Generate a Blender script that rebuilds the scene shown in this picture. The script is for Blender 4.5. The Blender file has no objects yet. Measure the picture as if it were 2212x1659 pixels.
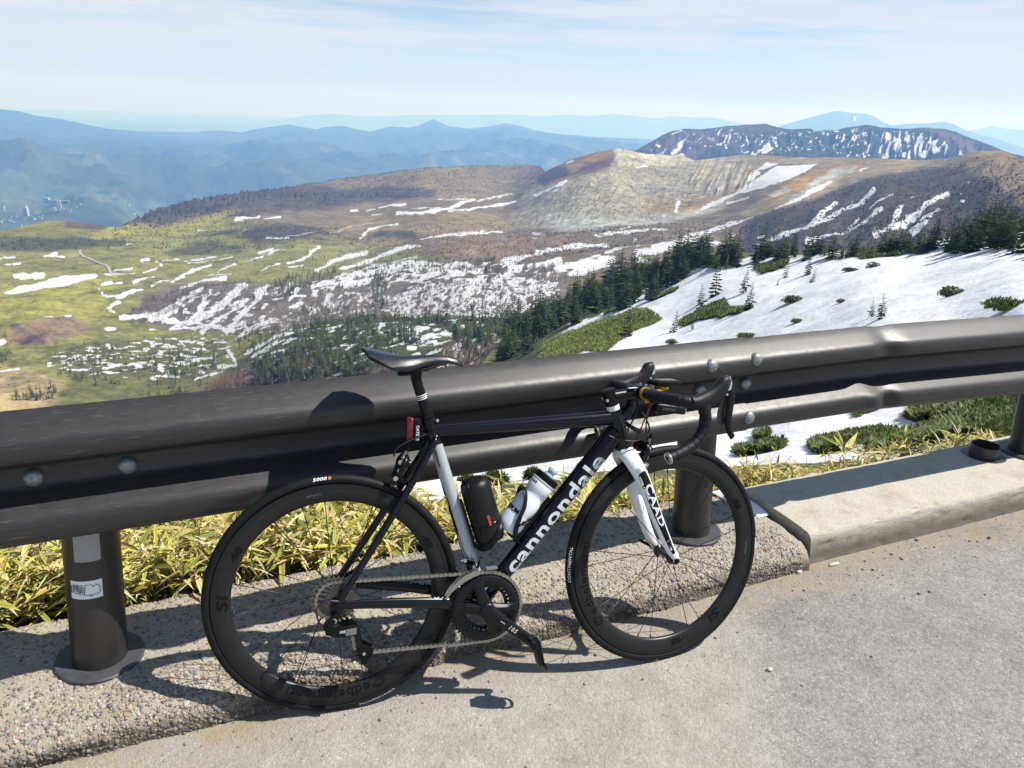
import bpy, bmesh, math, random
import numpy as np
from mathutils import Vector, Matrix

random.seed(7)
rng = np.random.default_rng(7)
S = bpy.context.scene
COL = S.collection

# ------------------------------------------------------------------ camera
CAM = np.array([0.0, 0.0, 1.57834])
RV = np.array([0.9155291, -0.4004732, 0.0377840])
UV_ = np.array([0.1030449, 0.3242914, 0.9403281])
FV = np.array([0.3888292, 0.8570043, -0.3381649])
cam_d = bpy.data.cameras.new('camera')
cam_o = bpy.data.objects.new('camera', cam_d); COL.objects.link(cam_o)
cam_d.sensor_width = 36.0
cam_d.lens = 36.0 * 1660.0 / 2212.0
cam_d.clip_start = 0.05
cam_d.clip_end = 400000.0
cam_o.matrix_world = Matrix((
    (RV[0], UV_[0], -FV[0], CAM[0]), (RV[1], UV_[1], -FV[1], CAM[1]),
    (RV[2], UV_[2], -FV[2], CAM[2]), (0, 0, 0, 1)))
S.camera = cam_o

# ------------------------------------------------------------------ light, sky, exposure
SUN = Vector((0.68, -0.27, 1.0)).normalized()
sun_el = math.asin(SUN.z)
sun_rot = math.atan2(SUN.x, SUN.y)
sd = bpy.data.lights.new('sun', 'SUN'); sd.energy = 5.0; sd.angle = math.radians(0.53)
sd.color = (1.0, 0.965, 0.92)
so = bpy.data.objects.new('sun', sd); COL.objects.link(so)
so.rotation_euler = SUN.to_track_quat('Z', 'Y').to_euler()
so.location = (4, -4, 8)

W = bpy.data.worlds.new('World'); S.world = W; W.use_nodes = True
nt = W.node_tree; nt.nodes.clear()
def wn(t, **k):
    n = nt.nodes.new(t)
    for a, v in k.items(): setattr(n, a, v)
    return n
wo = wn('ShaderNodeOutputWorld'); wb = wn('ShaderNodeBackground'); wb.inputs[1].default_value = 0.075
sky = wn('ShaderNodeTexSky', sky_type='NISHITA', sun_disc=False, sun_elevation=sun_el, sun_rotation=sun_rot,
         altitude=2100.0, air_density=1.0, dust_density=0.05, ozone_density=1.2)
tc = wn('ShaderNodeTexCoord'); sx = wn('ShaderNodeSeparateXYZ')
nt.links.new(tc.outputs['Generated'], sx.inputs[0])
zadd = wn('ShaderNodeMath', operation='ADD'); zadd.inputs[1].default_value = 0.10
zmx = wn('ShaderNodeMath', operation='MAXIMUM'); zmx.inputs[1].default_value = 0.0
nt.links.new(sx.outputs[2], zmx.inputs[0]); nt.links.new(zmx.outputs[0], zadd.inputs[0])
dvx = wn('ShaderNodeMath', operation='DIVIDE'); dvy = wn('ShaderNodeMath', operation='DIVIDE')
for d, i in ((dvx, 0), (dvy, 1)):
    nt.links.new(sx.outputs[i], d.inputs[0]); nt.links.new(zadd.outputs[0], d.inputs[1])
cb = wn('ShaderNodeCombineXYZ'); nt.links.new(dvx.outputs[0], cb.inputs[0]); nt.links.new(dvy.outputs[0], cb.inputs[1])
def cloud(scale, rot, sc, lo, hi, detail, dist, rough=0.6, seed=0.0):
    mp = wn('ShaderNodeMapping'); mp.inputs['Rotation'].default_value = (0, 0, math.radians(rot))
    mp.inputs['Scale'].default_value = sc; mp.inputs['Location'].default_value = (seed, seed * .7, 0)
    nt.links.new(cb.outputs[0], mp.inputs[0])
    no = wn('ShaderNodeTexNoise'); no.inputs['Scale'].default_value = scale; no.inputs['Detail'].default_value = detail
    no.inputs['Roughness'].default_value = rough; no.inputs['Distortion'].default_value = dist
    nt.links.new(mp.outputs[0], no.inputs['Vector'])
    mr = wn('ShaderNodeMapRange'); mr.inputs[1].default_value = lo; mr.inputs[2].default_value = hi
    mr.interpolation_type = 'SMOOTHSTEP'
    nt.links.new(no.outputs[0], mr.inputs[0]); return mr
def streaks(scale, zs, lo, hi, detail, dist, rough, loc):
    mp = wn('ShaderNodeMapping'); mp.inputs['Scale'].default_value = (1, 1, zs); mp.inputs['Location'].default_value = loc; mp.inputs['Rotation'].default_value = (0, math.radians(3.5), 0)
    nt.links.new(tc.outputs['Generated'], mp.inputs[0])
    no = wn('ShaderNodeTexNoise'); no.inputs['Scale'].default_value = scale; no.inputs['Detail'].default_value = detail
    no.inputs['Roughness'].default_value = rough; no.inputs['Distortion'].default_value = dist
    nt.links.new(mp.outputs[0], no.inputs['Vector'])
    mr = wn('ShaderNodeMapRange'); mr.inputs[1].default_value = lo; mr.inputs[2].default_value = hi; mr.interpolation_type = 'SMOOTHSTEP'
    nt.links.new(no.outputs[0], mr.inputs[0]); return mr
c1 = streaks(2.3, 11.0, 0.36, 0.60, 8, 0.35, 0.62, (1.3, .4, 2.2))
c2 = streaks(5.0, 15.0, 0.38, 0.64, 9, 0.6, 0.66, (4.1, 2.2, .6))
cmx = wn('ShaderNodeMath', operation='MULTIPLY_ADD'); cmx.inputs[1].default_value = 0.45
cm1 = wn('ShaderNodeMath', operation='MULTIPLY'); cm1.inputs[1].default_value = 0.62
nt.links.new(c1.outputs[0], cm1.inputs[0])
nt.links.new(c2.outputs[0], cmx.inputs[0]); nt.links.new(cm1.outputs[0], cmx.inputs[2])
cl = wn('ShaderNodeMath', operation='MINIMUM'); cl.inputs[1].default_value = 0.9
nt.links.new(cmx.outputs[0], cl.inputs[0])
mixc = wn('ShaderNodeMix', data_type='RGBA'); mixc.inputs[7].default_value = (6.4, 6.6, 6.9, 1)
# the veil thins overhead, where it is seen through its short way
thn = wn('ShaderNodeMath', operation='DIVIDE'); thn.inputs[0].default_value = 0.23; thn.use_clamp = True
za2 = wn('ShaderNodeMath', operation='ADD'); za2.inputs[1].default_value = 0.13
nt.links.new(zmx.outputs[0], za2.inputs[0]); nt.links.new(za2.outputs[0], thn.inputs[1])
cl2 = wn('ShaderNodeMath', operation='MULTIPLY'); nt.links.new(cl.outputs[0], cl2.inputs[0]); nt.links.new(thn.outputs[0], cl2.inputs[1])
hzn = wn('ShaderNodeMapRange'); hzn.inputs[1].default_value = 0.0; hzn.inputs[2].default_value = 0.06; hzn.inputs[3].default_value = 0.6; hzn.inputs[4].default_value = 0.0
nt.links.new(zmx.outputs[0], hzn.inputs[0])
mixh = wn('ShaderNodeMix', data_type='RGBA'); mixh.inputs[7].default_value = (2.5, 3.7, 5.3, 1)
nt.links.new(cl2.outputs[0], mixc.inputs[0]); nt.links.new(sky.outputs[0], mixc.inputs[6])
nt.links.new(mixc.outputs[2], mixh.inputs[6]); nt.links.new(hzn.outputs[0], mixh.inputs[0]); nt.links.new(mixh.outputs[2], wb.inputs[0]); nt.links.new(wb.outputs[0], wo.inputs[0])

S.view_settings.view_transform = 'Standard'; S.view_settings.look = 'None'
S.view_settings.exposure = 0.66; S.view_settings.gamma = 1.0
S.view_settings.use_curve_mapping = False
S.render.engine = 'CYCLES'
S.cycles.use_denoising = True
S.cycles.max_bounces = 6; S.cycles.diffuse_bounces = 3; S.cycles.glossy_bounces = 3
S.cycles.transmission_bounces = 5; S.cycles.transparent_max_bounces = 8
S.cycles.volume_bounces = 2
S.cycles.sample_clamp_indirect = 6.0

# ------------------------------------------------------------------ small helpers
def tag(o, label=None, cat=None, group=None, kind=None):
    if label: o['label'] = label
    if cat: o['category'] = cat
    if group: o['group'] = group
    if kind: o['kind'] = kind
    return o

def empty(name, loc=(0, 0, 0), mat=None):
    o = bpy.data.objects.new(name, None); COL.objects.link(o)
    o.empty_display_size = 0.1
    if mat is not None: o.matrix_world = mat
    else: o.location = loc
    return o

def link(name, me, parent=None, m=None):
    o = bpy.data.objects.new(name, me); COL.objects.link(o)
    if parent is not None: o.parent = parent
    if m is not None and len(me.materials) == 0: me.materials.append(m)
    return o

def fast_mesh(name, V, F, smooth=True):
    """V (n,3) array, F (m,k) int array with k = 3 or 4."""
    V = np.asarray(V, dtype=np.float32); F = np.asarray(F, dtype=np.int32)
    me = bpy.data.meshes.new(name)
    me.vertices.add(len(V)); me.vertices.foreach_set('co', V.ravel())
    k = F.shape[1]
    me.loops.add(F.size); me.loops.foreach_set('vertex_index', F.ravel())
    me.polygons.add(len(F)); me.polygons.foreach_set('loop_start', np.arange(0, F.size, k, dtype=np.int32))
    if smooth: me.polygons.foreach_set('use_smooth', np.ones(len(F), dtype=bool))
    me.update(calc_edges=True)
    return me

def set_attr(me, name, vals, typ='FLOAT', domain='POINT'):
    a = me.attributes.new(name, typ, domain)
    vals = np.asarray(vals, dtype=np.float32)
    if typ == 'FLOAT': a.data.foreach_set('value', vals.ravel())
    else: a.data.foreach_set('color', vals.ravel())

class MB:
    """collects shapes and links them as one mesh object"""
    def __init__(self): self.v = []; self.f = []
    def add(self, V, F):
        b = len(self.v); self.v.extend([tuple(p) for p in V]); self.f.extend([tuple(i + b for i in f) for f in F]); return self
    def tube(self, pts, rad, seg=12, caps=True, flat=1.0, up=None):
        """sweep an ellipse along pts; flat scales the second axis (across up)."""
        P = [Vector(p) for p in pts]; n = len(P)
        rad = [rad] * n if np.isscalar(rad) else rad
        flat = [flat] * n if np.isscalar(flat) else flat
        T = []
        for i in range(n):
            t = (P[min(i + 1, n - 1)] - P[max(i - 1, 0)]); T.append(t.normalized())
        u = Vector(up) if up is not None else (Vector((0, 0, 1)) if abs(T[0].z) < .9 else Vector((1, 0, 0)))
        V = []; F = []
        u = (u - T[0] * u.dot(T[0])).normalized()
        for i in range(n):
            u = (u - T[i] * u.dot(T[i]))
            u.normalize(); w = T[i].cross(u)
            for k in range(seg):
                a = 2 * math.pi * k / seg
                V.append(P[i] + u * (rad[i] * math.cos(a)) + w * (rad[i] * flat[i] * math.sin(a)))
        for i in range(n - 1):
            for k in range(seg):
                k2 = (k + 1) % seg
                F.append((i * seg + k, i * seg + k2, (i + 1) * seg + k2, (i + 1) * seg + k))
        if caps:
            F.append(tuple(range(seg))[::-1]); F.append(tuple((n - 1) * seg + k for k in range(seg)))
        return self.add(V, F)
    def lathe(self, prof, seg=48, M=None, closed=False):
        """prof: (radius, height) list turned about local z; M places it."""
        M = M or Matrix.Identity(4); V = []; F = []; n = len(prof)
        for r, h in prof:
            for k in range(seg):
                a = 2 * math.pi * k / seg
                V.append(M @ Vector((r * math.cos(a), r * math.sin(a), h)))
        rows = n if closed else n - 1
        for i in range(rows):
            j = (i + 1) % n
            for k in range(seg):
                k2 = (k + 1) % seg
                F.append((i * seg + k, i * seg + k2, j * seg + k2, j * seg + k))
        if not closed:
            if prof[0][0] > 1e-6: F.append(tuple(range(seg))[::-1])
            if prof[-1][0] > 1e-6: F.append(tuple((n - 1) * seg + k for k in range(seg)))
        return self.add(V, F)
    def box(self, c, s, M=None, bev=0.0):
        bm = bmesh.new(); bmesh.ops.create_cube(bm, size=1.0)
        bmesh.ops.scale(bm, vec=Vector(s), verts=bm.verts)
        if bev > 0: bmesh.ops.bevel(bm, geom=list(bm.edges), offset=bev, segments=2, affect='EDGES', profile=.5)
        bm.verts.index_update()
        M = M or Matrix.Identity(4)
        V = [M @ (v.co + Vector(c)) for v in bm.verts]; F = [[v.index for v in f.verts] for f in bm.faces]
        bm.free(); return self.add(V, F)
    def prism(self, poly, O, u, v, w, th):
        """extrude a 2-D outline (along u,v) from O to O + w*th"""
        O, u, v, w = Vector(O), Vector(u), Vector(v), Vector(w); n = len(poly)
        V = [O + u * a + v * b for a, b in poly] + [O + u * a + v * b + w * th for a, b in poly]
        F = [tuple(range(n))[::-1], tuple(range(n, 2 * n))] + [(i, (i + 1) % n, n + (i + 1) % n, n + i) for i in range(n)]
        return self.add(V, F)
    def loft(self, rings, caps=True):
        n = len(rings[0]); V = [p for r in rings for p in r]; F = []
        for i in range(len(rings) - 1):
            for k in range(n):
                k2 = (k + 1) % n; F.append((i * n + k, i * n + k2, (i + 1) * n + k2, (i + 1) * n + k))
        if caps: F.append(tuple(range(n))[::-1]); F.append(tuple((len(rings) - 1) * n + k for k in range(n)))
        return self.add(V, F)
    def mesh(self, name, m, angle=35, fixn=True):
        me = bpy.data.meshes.new(name); me.from_pydata([tuple(p) for p in self.v], [], self.f)
        if fixn:
            bm = bmesh.new(); bm.from_mesh(me); bmesh.ops.recalc_face_normals(bm, faces=bm.faces); bm.to_mesh(me); bm.free()
        me.polygons.foreach_set('use_smooth', [True] * len(me.polygons))
        if angle < 180: me.set_sharp_from_angle(angle=math.radians(angle))
        if m is not None: me.materials.append(m)
        me.update(); return me
    def build(self, name, m, parent=None, angle=35, fixn=True):
        return link(name, self.mesh(name, m, angle, fixn), parent)

def RotM(axis, ang, at=(0, 0, 0)):
    at = Vector(at); return Matrix.Translation(at) @ Matrix.Rotation(ang, 4, Vector(axis)) @ Matrix.Translation(-at)

def crspline(pts, n=6):
    P = [np.array(p, float) for p in pts]; out = []
    P = [2 * P[0] - P[1]] + P + [2 * P[-1] - P[-2]]
    for i in range(1, len(P) - 2):
        for k in range(n):
            t = k / n
            out.append(0.5 * ((2 * P[i]) + (-P[i - 1] + P[i + 1]) * t + (2 * P[i - 1] - 5 * P[i] + 4 * P[i + 1] - P[i + 2]) * t * t
                              + (-P[i - 1] + 3 * P[i] - 3 * P[i + 1] + P[i + 2]) * t ** 3))
    out.append(P[-2]); return out

# ------------------------------------------------------------------ materials
class NT:
    def __init__(self, m): self.m = m; self.t = m.node_tree; self.b = None
    def n(self, typ, ins=None, **k):
        nd = self.t.nodes.new(typ)
        for a, v in k.items(): setattr(nd, a, v)
        for i, v in (ins or {}).items():
            if hasattr(v, 'is_output') or isinstance(v, bpy.types.NodeSocket): self.t.links.new(v, nd.inputs[i])
            else: nd.inputs[i].default_value = v
        return nd
    def noise(self, vec, scale, detail=4, rough=0.55, dist=0.0):
        return self.n('ShaderNodeTexNoise', {'Vector': vec, 'Scale': scale, 'Detail': detail, 'Roughness': rough, 'Distortion': dist}).outputs[0]
    def ramp(self, fac, lo, hi, a=0.0, b=1.0):
        return self.n('ShaderNodeMapRange', {0: fac, 1: lo, 2: hi, 3: a, 4: b}).outputs[0]
    def mix(self, fac, a, b, mode='MIX'):
        nd = self.n('ShaderNodeMix', data_type='RGBA', blend_type=mode)
        for i, v in ((0, fac), (6, a), (7, b)):
            if isinstance(v, bpy.types.NodeSocket): self.t.links.new(v, nd.inputs[i])
            else: nd.inputs[i].default_value = (*v, 1) if (hasattr(v, '__len__') and len(v) == 3) else v
        return nd.outputs[2]
    def math(self, op, a, b=0.0):
        return self.n('ShaderNodeMath', {0: a, 1: b}, operation=op).outputs[0]
    def pos(self): return self.n('ShaderNodeNewGeometry').outputs['Position']
    def obj(self): return self.n('ShaderNodeTexCoord').outputs['Object']
    def bump(self, h, strength, dist, nrm=None):
        ins = {'Strength': strength, 'Distance': dist, 'Height': h}
        if nrm is not None: ins['Normal'] = nrm
        self.t.links.new(self.n('ShaderNodeBump', ins).outputs[0], self.b.inputs['Normal'])

def mat(name, col=(.5, .5, .5), rough=.5, metal=0.0, spec=.5, coat=0.0, nvar=0.0, nscale=40.0, bump=0.0, bscale=200.0, rvar=0.0):
    m = bpy.data.materials.new(name); m.use_nodes = True
    k = NT(m); k.b = m.node_tree.nodes['Principled BSDF']
    k.b.inputs['Base Color'].default_value = (*col, 1); k.b.inputs['Roughness'].default_value = rough
    k.b.inputs['Metallic'].default_value = metal; k.b.inputs['Specular IOR Level'].default_value = spec
    k.b.inputs['Coat Weight'].default_value = coat; k.b.inputs['Coat Roughness'].default_value = .08
    if nvar > 0 or rvar > 0:
        n = k.noise(k.obj(), nscale, 6, .6)
        if nvar > 0:
            c = k.mix(k.ramp(n, .3, .7), tuple(max(0, x * (1 - nvar)) for x in col), tuple(min(1, x * (1 + nvar)) for x in col))
            m.node_tree.links.new(c, k.b.inputs['Base Color'])
        if rvar > 0:
            m.node_tree.links.new(k.ramp(n, .3, .7, max(.02, rough - rvar), min(1, rough + rvar)), k.b.inputs['Roughness'])
    if bump > 0: k.bump(k.noise(k.obj(), bscale, 4, .6), bump, .001)
    return m

# ------------------------------------------------------------------ numpy noise and picking of places on the ground
PW, PH, PF = 2212.0, 1659.0, 1660.0
def ray(px, py):
    px = np.asarray(px, float); py = np.asarray(py, float)
    d = FV + ((px - PW / 2) / PF)[..., None] * RV - ((py - PH / 2) / PF)[..., None] * UV_
    return d / np.hypot(d[..., 0], d[..., 1])[..., None]          # unit horizontal length
def lattice(ix, iy, seed):
    h = (ix.astype(np.int64) * 374761393 + iy.astype(np.int64) * 668265263 + seed * 1274126177) & 0x7fffffff
    h = ((h ^ (h >> 13)) * 1103515245) & 0x7fffffff
    return ((h ^ (h >> 16)) & 0xffff) / 65535.0
def vnoise(x, y, seed=0):
    ix = np.floor(x); iy = np.floor(y); fx = x - ix; fy = y - iy
    fx = fx * fx * (3 - 2 * fx); fy = fy * fy * (3 - 2 * fy)
    a = lattice(ix, iy, seed); b = lattice(ix + 1, iy, seed); c = lattice(ix, iy + 1, seed); d = lattice(ix + 1, iy + 1, seed)
    return (a * (1 - fx) + b * fx) * (1 - fy) + (c * (1 - fx) + d * fx) * fy
def fbm(x, y, oct=4, seed=0, ridge=False):
    s = 0; a = .5; t = 0
    for o in range(oct):
        n = vnoise(x * 2 ** o + 17 * o, y * 2 ** o - 9 * o, seed + o)
        if ridge: n = 1 - np.abs(2 * n - 1)
        s = s + a * n; t += a; a *= .5
    return s / t
class TPS:
    def __init__(self, pts, vals, scale=400.0):
        self.s = scale; P = np.array(pts, float) / scale; self.P = P; n = len(P)
        K = self._k(P, P) + 1e-4 * np.eye(n); Q = np.hstack([np.ones((n, 1)), P])
        A = np.block([[K, Q], [Q.T, np.zeros((3, 3))]])
        self.w = np.linalg.solve(A, np.concatenate([np.array(vals, float), np.zeros(3)]))
    def _k(self, A, B):
        d2 = ((A[:, None, :] - B[None, :, :]) ** 2).sum(-1) + 1e-12
        return .5 * d2 * np.log(d2)
    def __call__(self, x, y):
        sh = np.shape(x); Q = np.stack([np.ravel(x), np.ravel(y)], 1) / self.s; out = np.empty(len(Q))
        for i in range(0, len(Q), 60000):
            q = Q[i:i + 60000]
            out[i:i + 60000] = self._k(q, self.P) @ self.w[:-3] + self.w[-3] + q @ self.w[-2:]
        return out.reshape(sh)
def inpoly(px, py, poly):
    inside = np.zeros(np.shape(px), bool); n = len(poly)
    for i in range(n):
        x1, y1 = poly[i]; x2, y2 = poly[(i + 1) % n]
        if y1 == y2: continue
        c = ((y1 > py) != (y2 > py)) & (px < (x2 - x1) * (py - y1) / (y2 - y1) + x1)
        inside ^= c
    return inside
def sdist(px, py, poly, closed=True):
    """signed distance to an outline, positive inside (or unsigned to an open line)"""
    best = np.full(np.shape(px), 1e9); n = len(poly)
    for i in range(n if closed else n - 1):
        x1, y1 = poly[i]; x2, y2 = poly[(i + 1) % n]
        dx, dy = x2 - x1, y2 - y1; L = dx * dx + dy * dy + 1e-9
        t = np.clip(((px - x1) * dx + (py - y1) * dy) / L, 0, 1)
        best = np.minimum(best, np.hypot(px - x1 - t * dx, py - y1 - t * dy))
    if not closed: return best
    return np.where(inpoly(px, py, poly), best, -best)
# ================================================================== THE LAND
C3 = lambda L: [(x * .5, 192 + y * .5) for x, y in L]
C4 = lambda L: [(1106 + x * .5, 192 + y * .5) for x, y in L]
D1 = lambda L: [(548.6 + x * .2976, 493.7 + y * .2976) for x, y in L]
D2 = lambda L: [(x * .2728, 493.7 + y * .2728) for x, y in L]
D3 = lambda L: [(1152 + x * .248, 301.7 + y * .248) for x, y in L]
D4 = lambda L: [(1645.8 + x * .2559, 329.2 + y * .2559) for x, y in L]
C7 = lambda L: [(1426.4 + x * .3552, 768 + y * .3552) for x, y in L]

def ground_material(name, snow_noise=.9, sn_scale=.12, mott=(.004, .03, .2), mamp=.55, rough=.95, snow_col=(.80, .82, .85), bump=(1.5, .12)):
    m = bpy.data.materials.new(name); m.use_nodes = True; k = NT(m); k.b = m.node_tree.nodes['Principled BSDF']
    P = k.pos()
    col = k.n('ShaderNodeAttribute', attribute_name='Col').outputs['Color']
    n1 = k.noise(P, mott[0], 5, .6); n2 = k.noise(P, mott[1], 5, .65); n3 = k.noise(P, mott[2], 4, .7)
    f = k.math('ADD', k.ramp(n1, .25, .75, -.35, .35), k.math('ADD', k.ramp(n2, .3, .7, -.6, .6), k.ramp(n3, .3, .7, -.55, .55)))
    f = k.math('ADD', k.math('MULTIPLY', f, mamp), 1.0)
    f = k.math('MAXIMUM', f, .25)
    dk = k.n('ShaderNodeVectorMath', {0: col, 3: f}, operation='SCALE').outputs[0]
    brown = k.mix(k.ramp(n2, .45, .62, 0, .45), dk, k.mix(1.0, dk, (1.0, .94, .84), 'MULTIPLY'))
    sn = k.n('ShaderNodeAttribute', attribute_name='snow').outputs['Fac']
    e = k.noise(P, sn_scale, 6, .72)
    e2 = k.noise(P, sn_scale * 6, 3, .7)
    v = k.math('ADD', sn, k.math('ADD', k.ramp(e, .3, .7, -snow_noise, snow_noise), k.ramp(e2, .3, .7, -.5, .5)))
    mask = k.ramp(v, -.28, .28)
    sc = k.mix(k.ramp(k.noise(P, sn_scale * 2.2, 5, .7), .42, .8, 0, .65), snow_col, tuple(x * .68 for x in (.56, .53, .49)))
    out = k.mix(mask, brown, sc)
    m.node_tree.links.new(out, k.b.inputs['Base Color'])
    k.b.inputs['Roughness'].default_value = rough; k.b.inputs['Specular IOR Level'].default_value = .15
    hb = k.math('ADD', n3, k.math('MULTIPLY', n2, .8))
    k.bump(hb, .8, bump[0])
    return m

class Sheet:
    """a piece of land: columns of sight lines, each with its own distances, plus a far side behind the crest"""
    def __init__(self, x0, x1, step, ybot, ytop, nr, dist, power=1.0, relief=None, back=((1.06, .04), (1.2, .12), (1.6, .3)), fix=None):
        self.xs = np.arange(x0, x1 + .1, step); self.ybot = ybot; self.ytop = ytop; self.nr = nr; self.pw = power
        t = (np.linspace(0, 1, nr)) ** power
        yb = ybot(self.xs); yt = ytop(self.xs)
        self.px = np.broadcast_to(self.xs, (nr, len(self.xs))).copy()
        self.py = yb[None, :] + (yt - yb)[None, :] * t[:, None]
        D = dist(self.px, self.py)
        d = ray(self.px, self.py)
        self.P = CAM + d * D[..., None]
        if relief is not None: self.P[..., 2] += relief(self.P, self.px, self.py, t)
        if fix is not None: self.P = fix(self.P)
        rows = [self.P]; c = self.P[-1]
        for f, dz in back:
            r = CAM + (c - CAM) * np.array([f, f, 1]); Lh = np.hypot(c[:, 0], c[:, 1])
            r[:, 2] = c[:, 2] - dz * Lh * (1 if True else 0); rows.append(r[None])
        self.nb = len(back)
        self.full = np.concatenate(rows, 0)
    def at(self, px, py):
        """point on the land seen along (px, py)"""
        px = np.asarray(px, float); py = np.asarray(py, float)
        i = np.clip((px - self.xs[0]) / (self.xs[1] - self.xs[0]), 0, len(self.xs) - 1.001)
        yb = self.ybot(px); yt = self.ytop(px)
        t = np.clip((py - yb) / (yt - yb), 0, .9999) ** (1 / self.pw) * (self.nr - 1)
        a = i.astype(int); b = np.minimum(t.astype(int), self.nr - 2); u = (i - a)[..., None]; w = (t - b)[..., None]
        Pn = self.P
        return (Pn[b, a] * (1 - u) + Pn[b, a + 1] * u) * (1 - w) + (Pn[b + 1, a] * (1 - u) + Pn[b + 1, a + 1] * u) * w
    def build(self, parts, m, attrs):
        """parts: list of (name, mask over faces or None); attrs: name -> (typ, values on the front rows)"""
        nr, nc = self.full.shape[:2]
        idx = np.arange(nr * nc).reshape(nr, nc)
        F = np.stack([idx[:-1, :-1], idx[:-1, 1:], idx[1:, 1:], idx[1:, :-1]], -1)
        fx = np.concatenate([self.px, np.repeat(self.px[-1:], self.nb, 0)], 0)[:-1, :-1]
        fy = np.concatenate([self.py, np.repeat(self.py[-1:], self.nb, 0)], 0)[:-1, :-1]
        V = self.full.reshape(-1, 3); left = np.ones(F.shape[:2], bool); objs = []
        for name, fn in parts:
            sel = left if fn is None else (left & fn(fx, fy)); left = left & ~sel
            f = F[sel]
            if len(f) == 0: continue
            u, inv = np.unique(f, return_inverse=True)
            me = fast_mesh(name, V[u], inv.reshape(f.shape))
            for an, (typ, val) in attrs.items():
                full = np.concatenate([val, np.repeat(val[-1:], self.nb, 0)], 0)
                set_attr(me, an, full.reshape(nr * nc, -1)[u], typ)
            me.materials.append(m)
            o = link(name, me); tag(o, kind='structure'); objs.append(o)
        return objs

def line(pts):
    xs = np.array([p[0] for p in pts], float); ys = np.array([p[1] for p in pts], float)
    return lambda x: np.interp(x, xs, ys)

def paint(px, py, base, regions, wob=5.0):
    wx = px + (fbm(px / 26, py / 9, 4, 31) - .5) * wob * 4; wy = py + (fbm(px / 30, py / 10, 4, 57) - .5) * wob * 1.6
    c = np.empty(px.shape + (4,), np.float32); c[...] = (*base, 1)
    for poly, col, soft in regions:
        xs = [p[0] for p in poly]; ys = [p[1] for p in poly]
        bb = (px > min(xs) - 40) & (px < max(xs) + 40) & (py > min(ys) - 30) & (py < max(ys) + 30)
        if not bb.any(): continue
        d = sdist(wx[bb], wy[bb], poly); a = np.clip(d / soft * .5 + .5, 0, 1); a = a * a * (3 - 2 * a)
        c[bb, :3] = c[bb, :3] * (1 - a[:, None]) + np.array(col) * a[:, None]
    return c

def snowfield(px, py, shapes, wob=1.3, unit=2.5):
    wx = px + (fbm(px / 9, py / 5, 4, 11) - .5) * wob * 5; wy = py + (fbm(px / 10, py / 5, 4, 23) - .5) * wob * 2.2
    f = np.full(px.shape, -1.6, np.float32)
    for sh in shapes:
        w = None
        if isinstance(sh, tuple): sh, w = sh
        xs = [p[0] for p in sh]; ys = [p[1] for p in sh]; mg = 20
        bb = (px > min(xs) - mg) & (px < max(xs) + mg) & (py > min(ys) - mg) & (py < max(ys) + mg)
        if not bb.any(): continue
        if w is None: d = sdist(wx[bb], wy[bb], sh)
        else: d = w * (.02 + .86 * fbm(px[bb] / 13, py[bb] / 7, 4, 19)) - sdist(wx[bb], wy[bb], sh, False)
        f[bb] = np.maximum(f[bb], np.clip(d / unit, -1.6, 1.6))
    return f

# ---------------------------------------------------------------- near hillside: bank, snow slope, its wooded crest
N_ctrl = [(-400, 1440, 2.6), (0, 1400, 2.28), (700, 1255, 2.26), (1330, 1115, 2.7), (1615, 1080, 2.95), (2100, 990, 4.0), (2700, 870, 6.5),
 (0, 1250, 2.95), (0, 1180, 3.6), (600, 1150, 3.0), (0, 1085, 8), (400, 1010, 12), (700, 945, 26), (900, 890, 60), (1010, 845, 100),
 (900, 1050, 8.5), (1000, 1030, 12), (1300, 1000, 10), (1600, 935, 24), (1850, 880, 26), (2212, 850, 22), (1700, 985, 9.5), (2000, 950, 10), (2212, 900, 13),
 (1180, 775, 150), (1400, 755, 118), (1700, 725, 82), (1900, 700, 62), (2212, 680, 40), (2600, 620, 34),
 (1700, 640, 126), (2000, 600, 100), (2212, 580, 78), (1276, 690, 215), (1450, 630, 205), (1170, 735, 225), (1600, 600, 175),
 (1106, 692, 340), (1321, 597, 310), (1556, 545, 235), (1700, 543, 205), (2000, 515, 172), (2212, 478, 150), (2700, 420, 120), (1080, 790, 220)]
N_top = line([(-500, 1150), (0, 1085), (400, 1010), (700, 940), (900, 880), (1000, 838), (1050, 775), (1106, 700), (1181, 660), (1246, 634), (1321, 600), (1386, 578), (1456, 564), (1556, 548),
              (1631, 543), (1706, 543), (1806, 540), (1906, 532), (2006, 522), (2106, 505), (2160, 486), (2212, 478), (2400, 455), (2700, 420)])
N_bot = line([(-500, 1530), (0, 1400), (700, 1252), (1330, 1115), (1615, 1078), (2100, 990), (2212, 968), (2700, 880)])
Ntps = TPS([(a, b) for a, b, c in N_ctrl], [math.log(c) for a, b, c in N_ctrl], 300)
def n_relief(P, px, py, t):
    r = np.hypot(P[..., 0], P[..., 1])
    a = np.clip((r - 6) / 60, 0, 1)
    return a * ((fbm(P[..., 0] / 22, P[..., 1] / 22, 4, 3) - .5) * 3.2 + (fbm(P[..., 0] / 5, P[..., 1] / 5, 3, 5) - .5) * .8) + \
        np.clip((r - 3) / 10, 0, 1) * (fbm(P[..., 0] / 1.6, P[..., 1] / 1.6, 3, 9) - .5) * .16
def n_fix(P):
    # keep the bank behind the kerbs and below their tops
    k = 2.32 / np.maximum(P[..., 1], .2); k = np.where((P[..., 1] < 2.32) & (P[..., 1] > .2), k, 1.0)
    P = CAM + (P - CAM) * np.stack([k, k, np.ones_like(k)], -1); P[..., 2] = np.where(P[..., 1] < 2.9, np.minimum(P[..., 2], .03), P[..., 2]); return P
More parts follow.
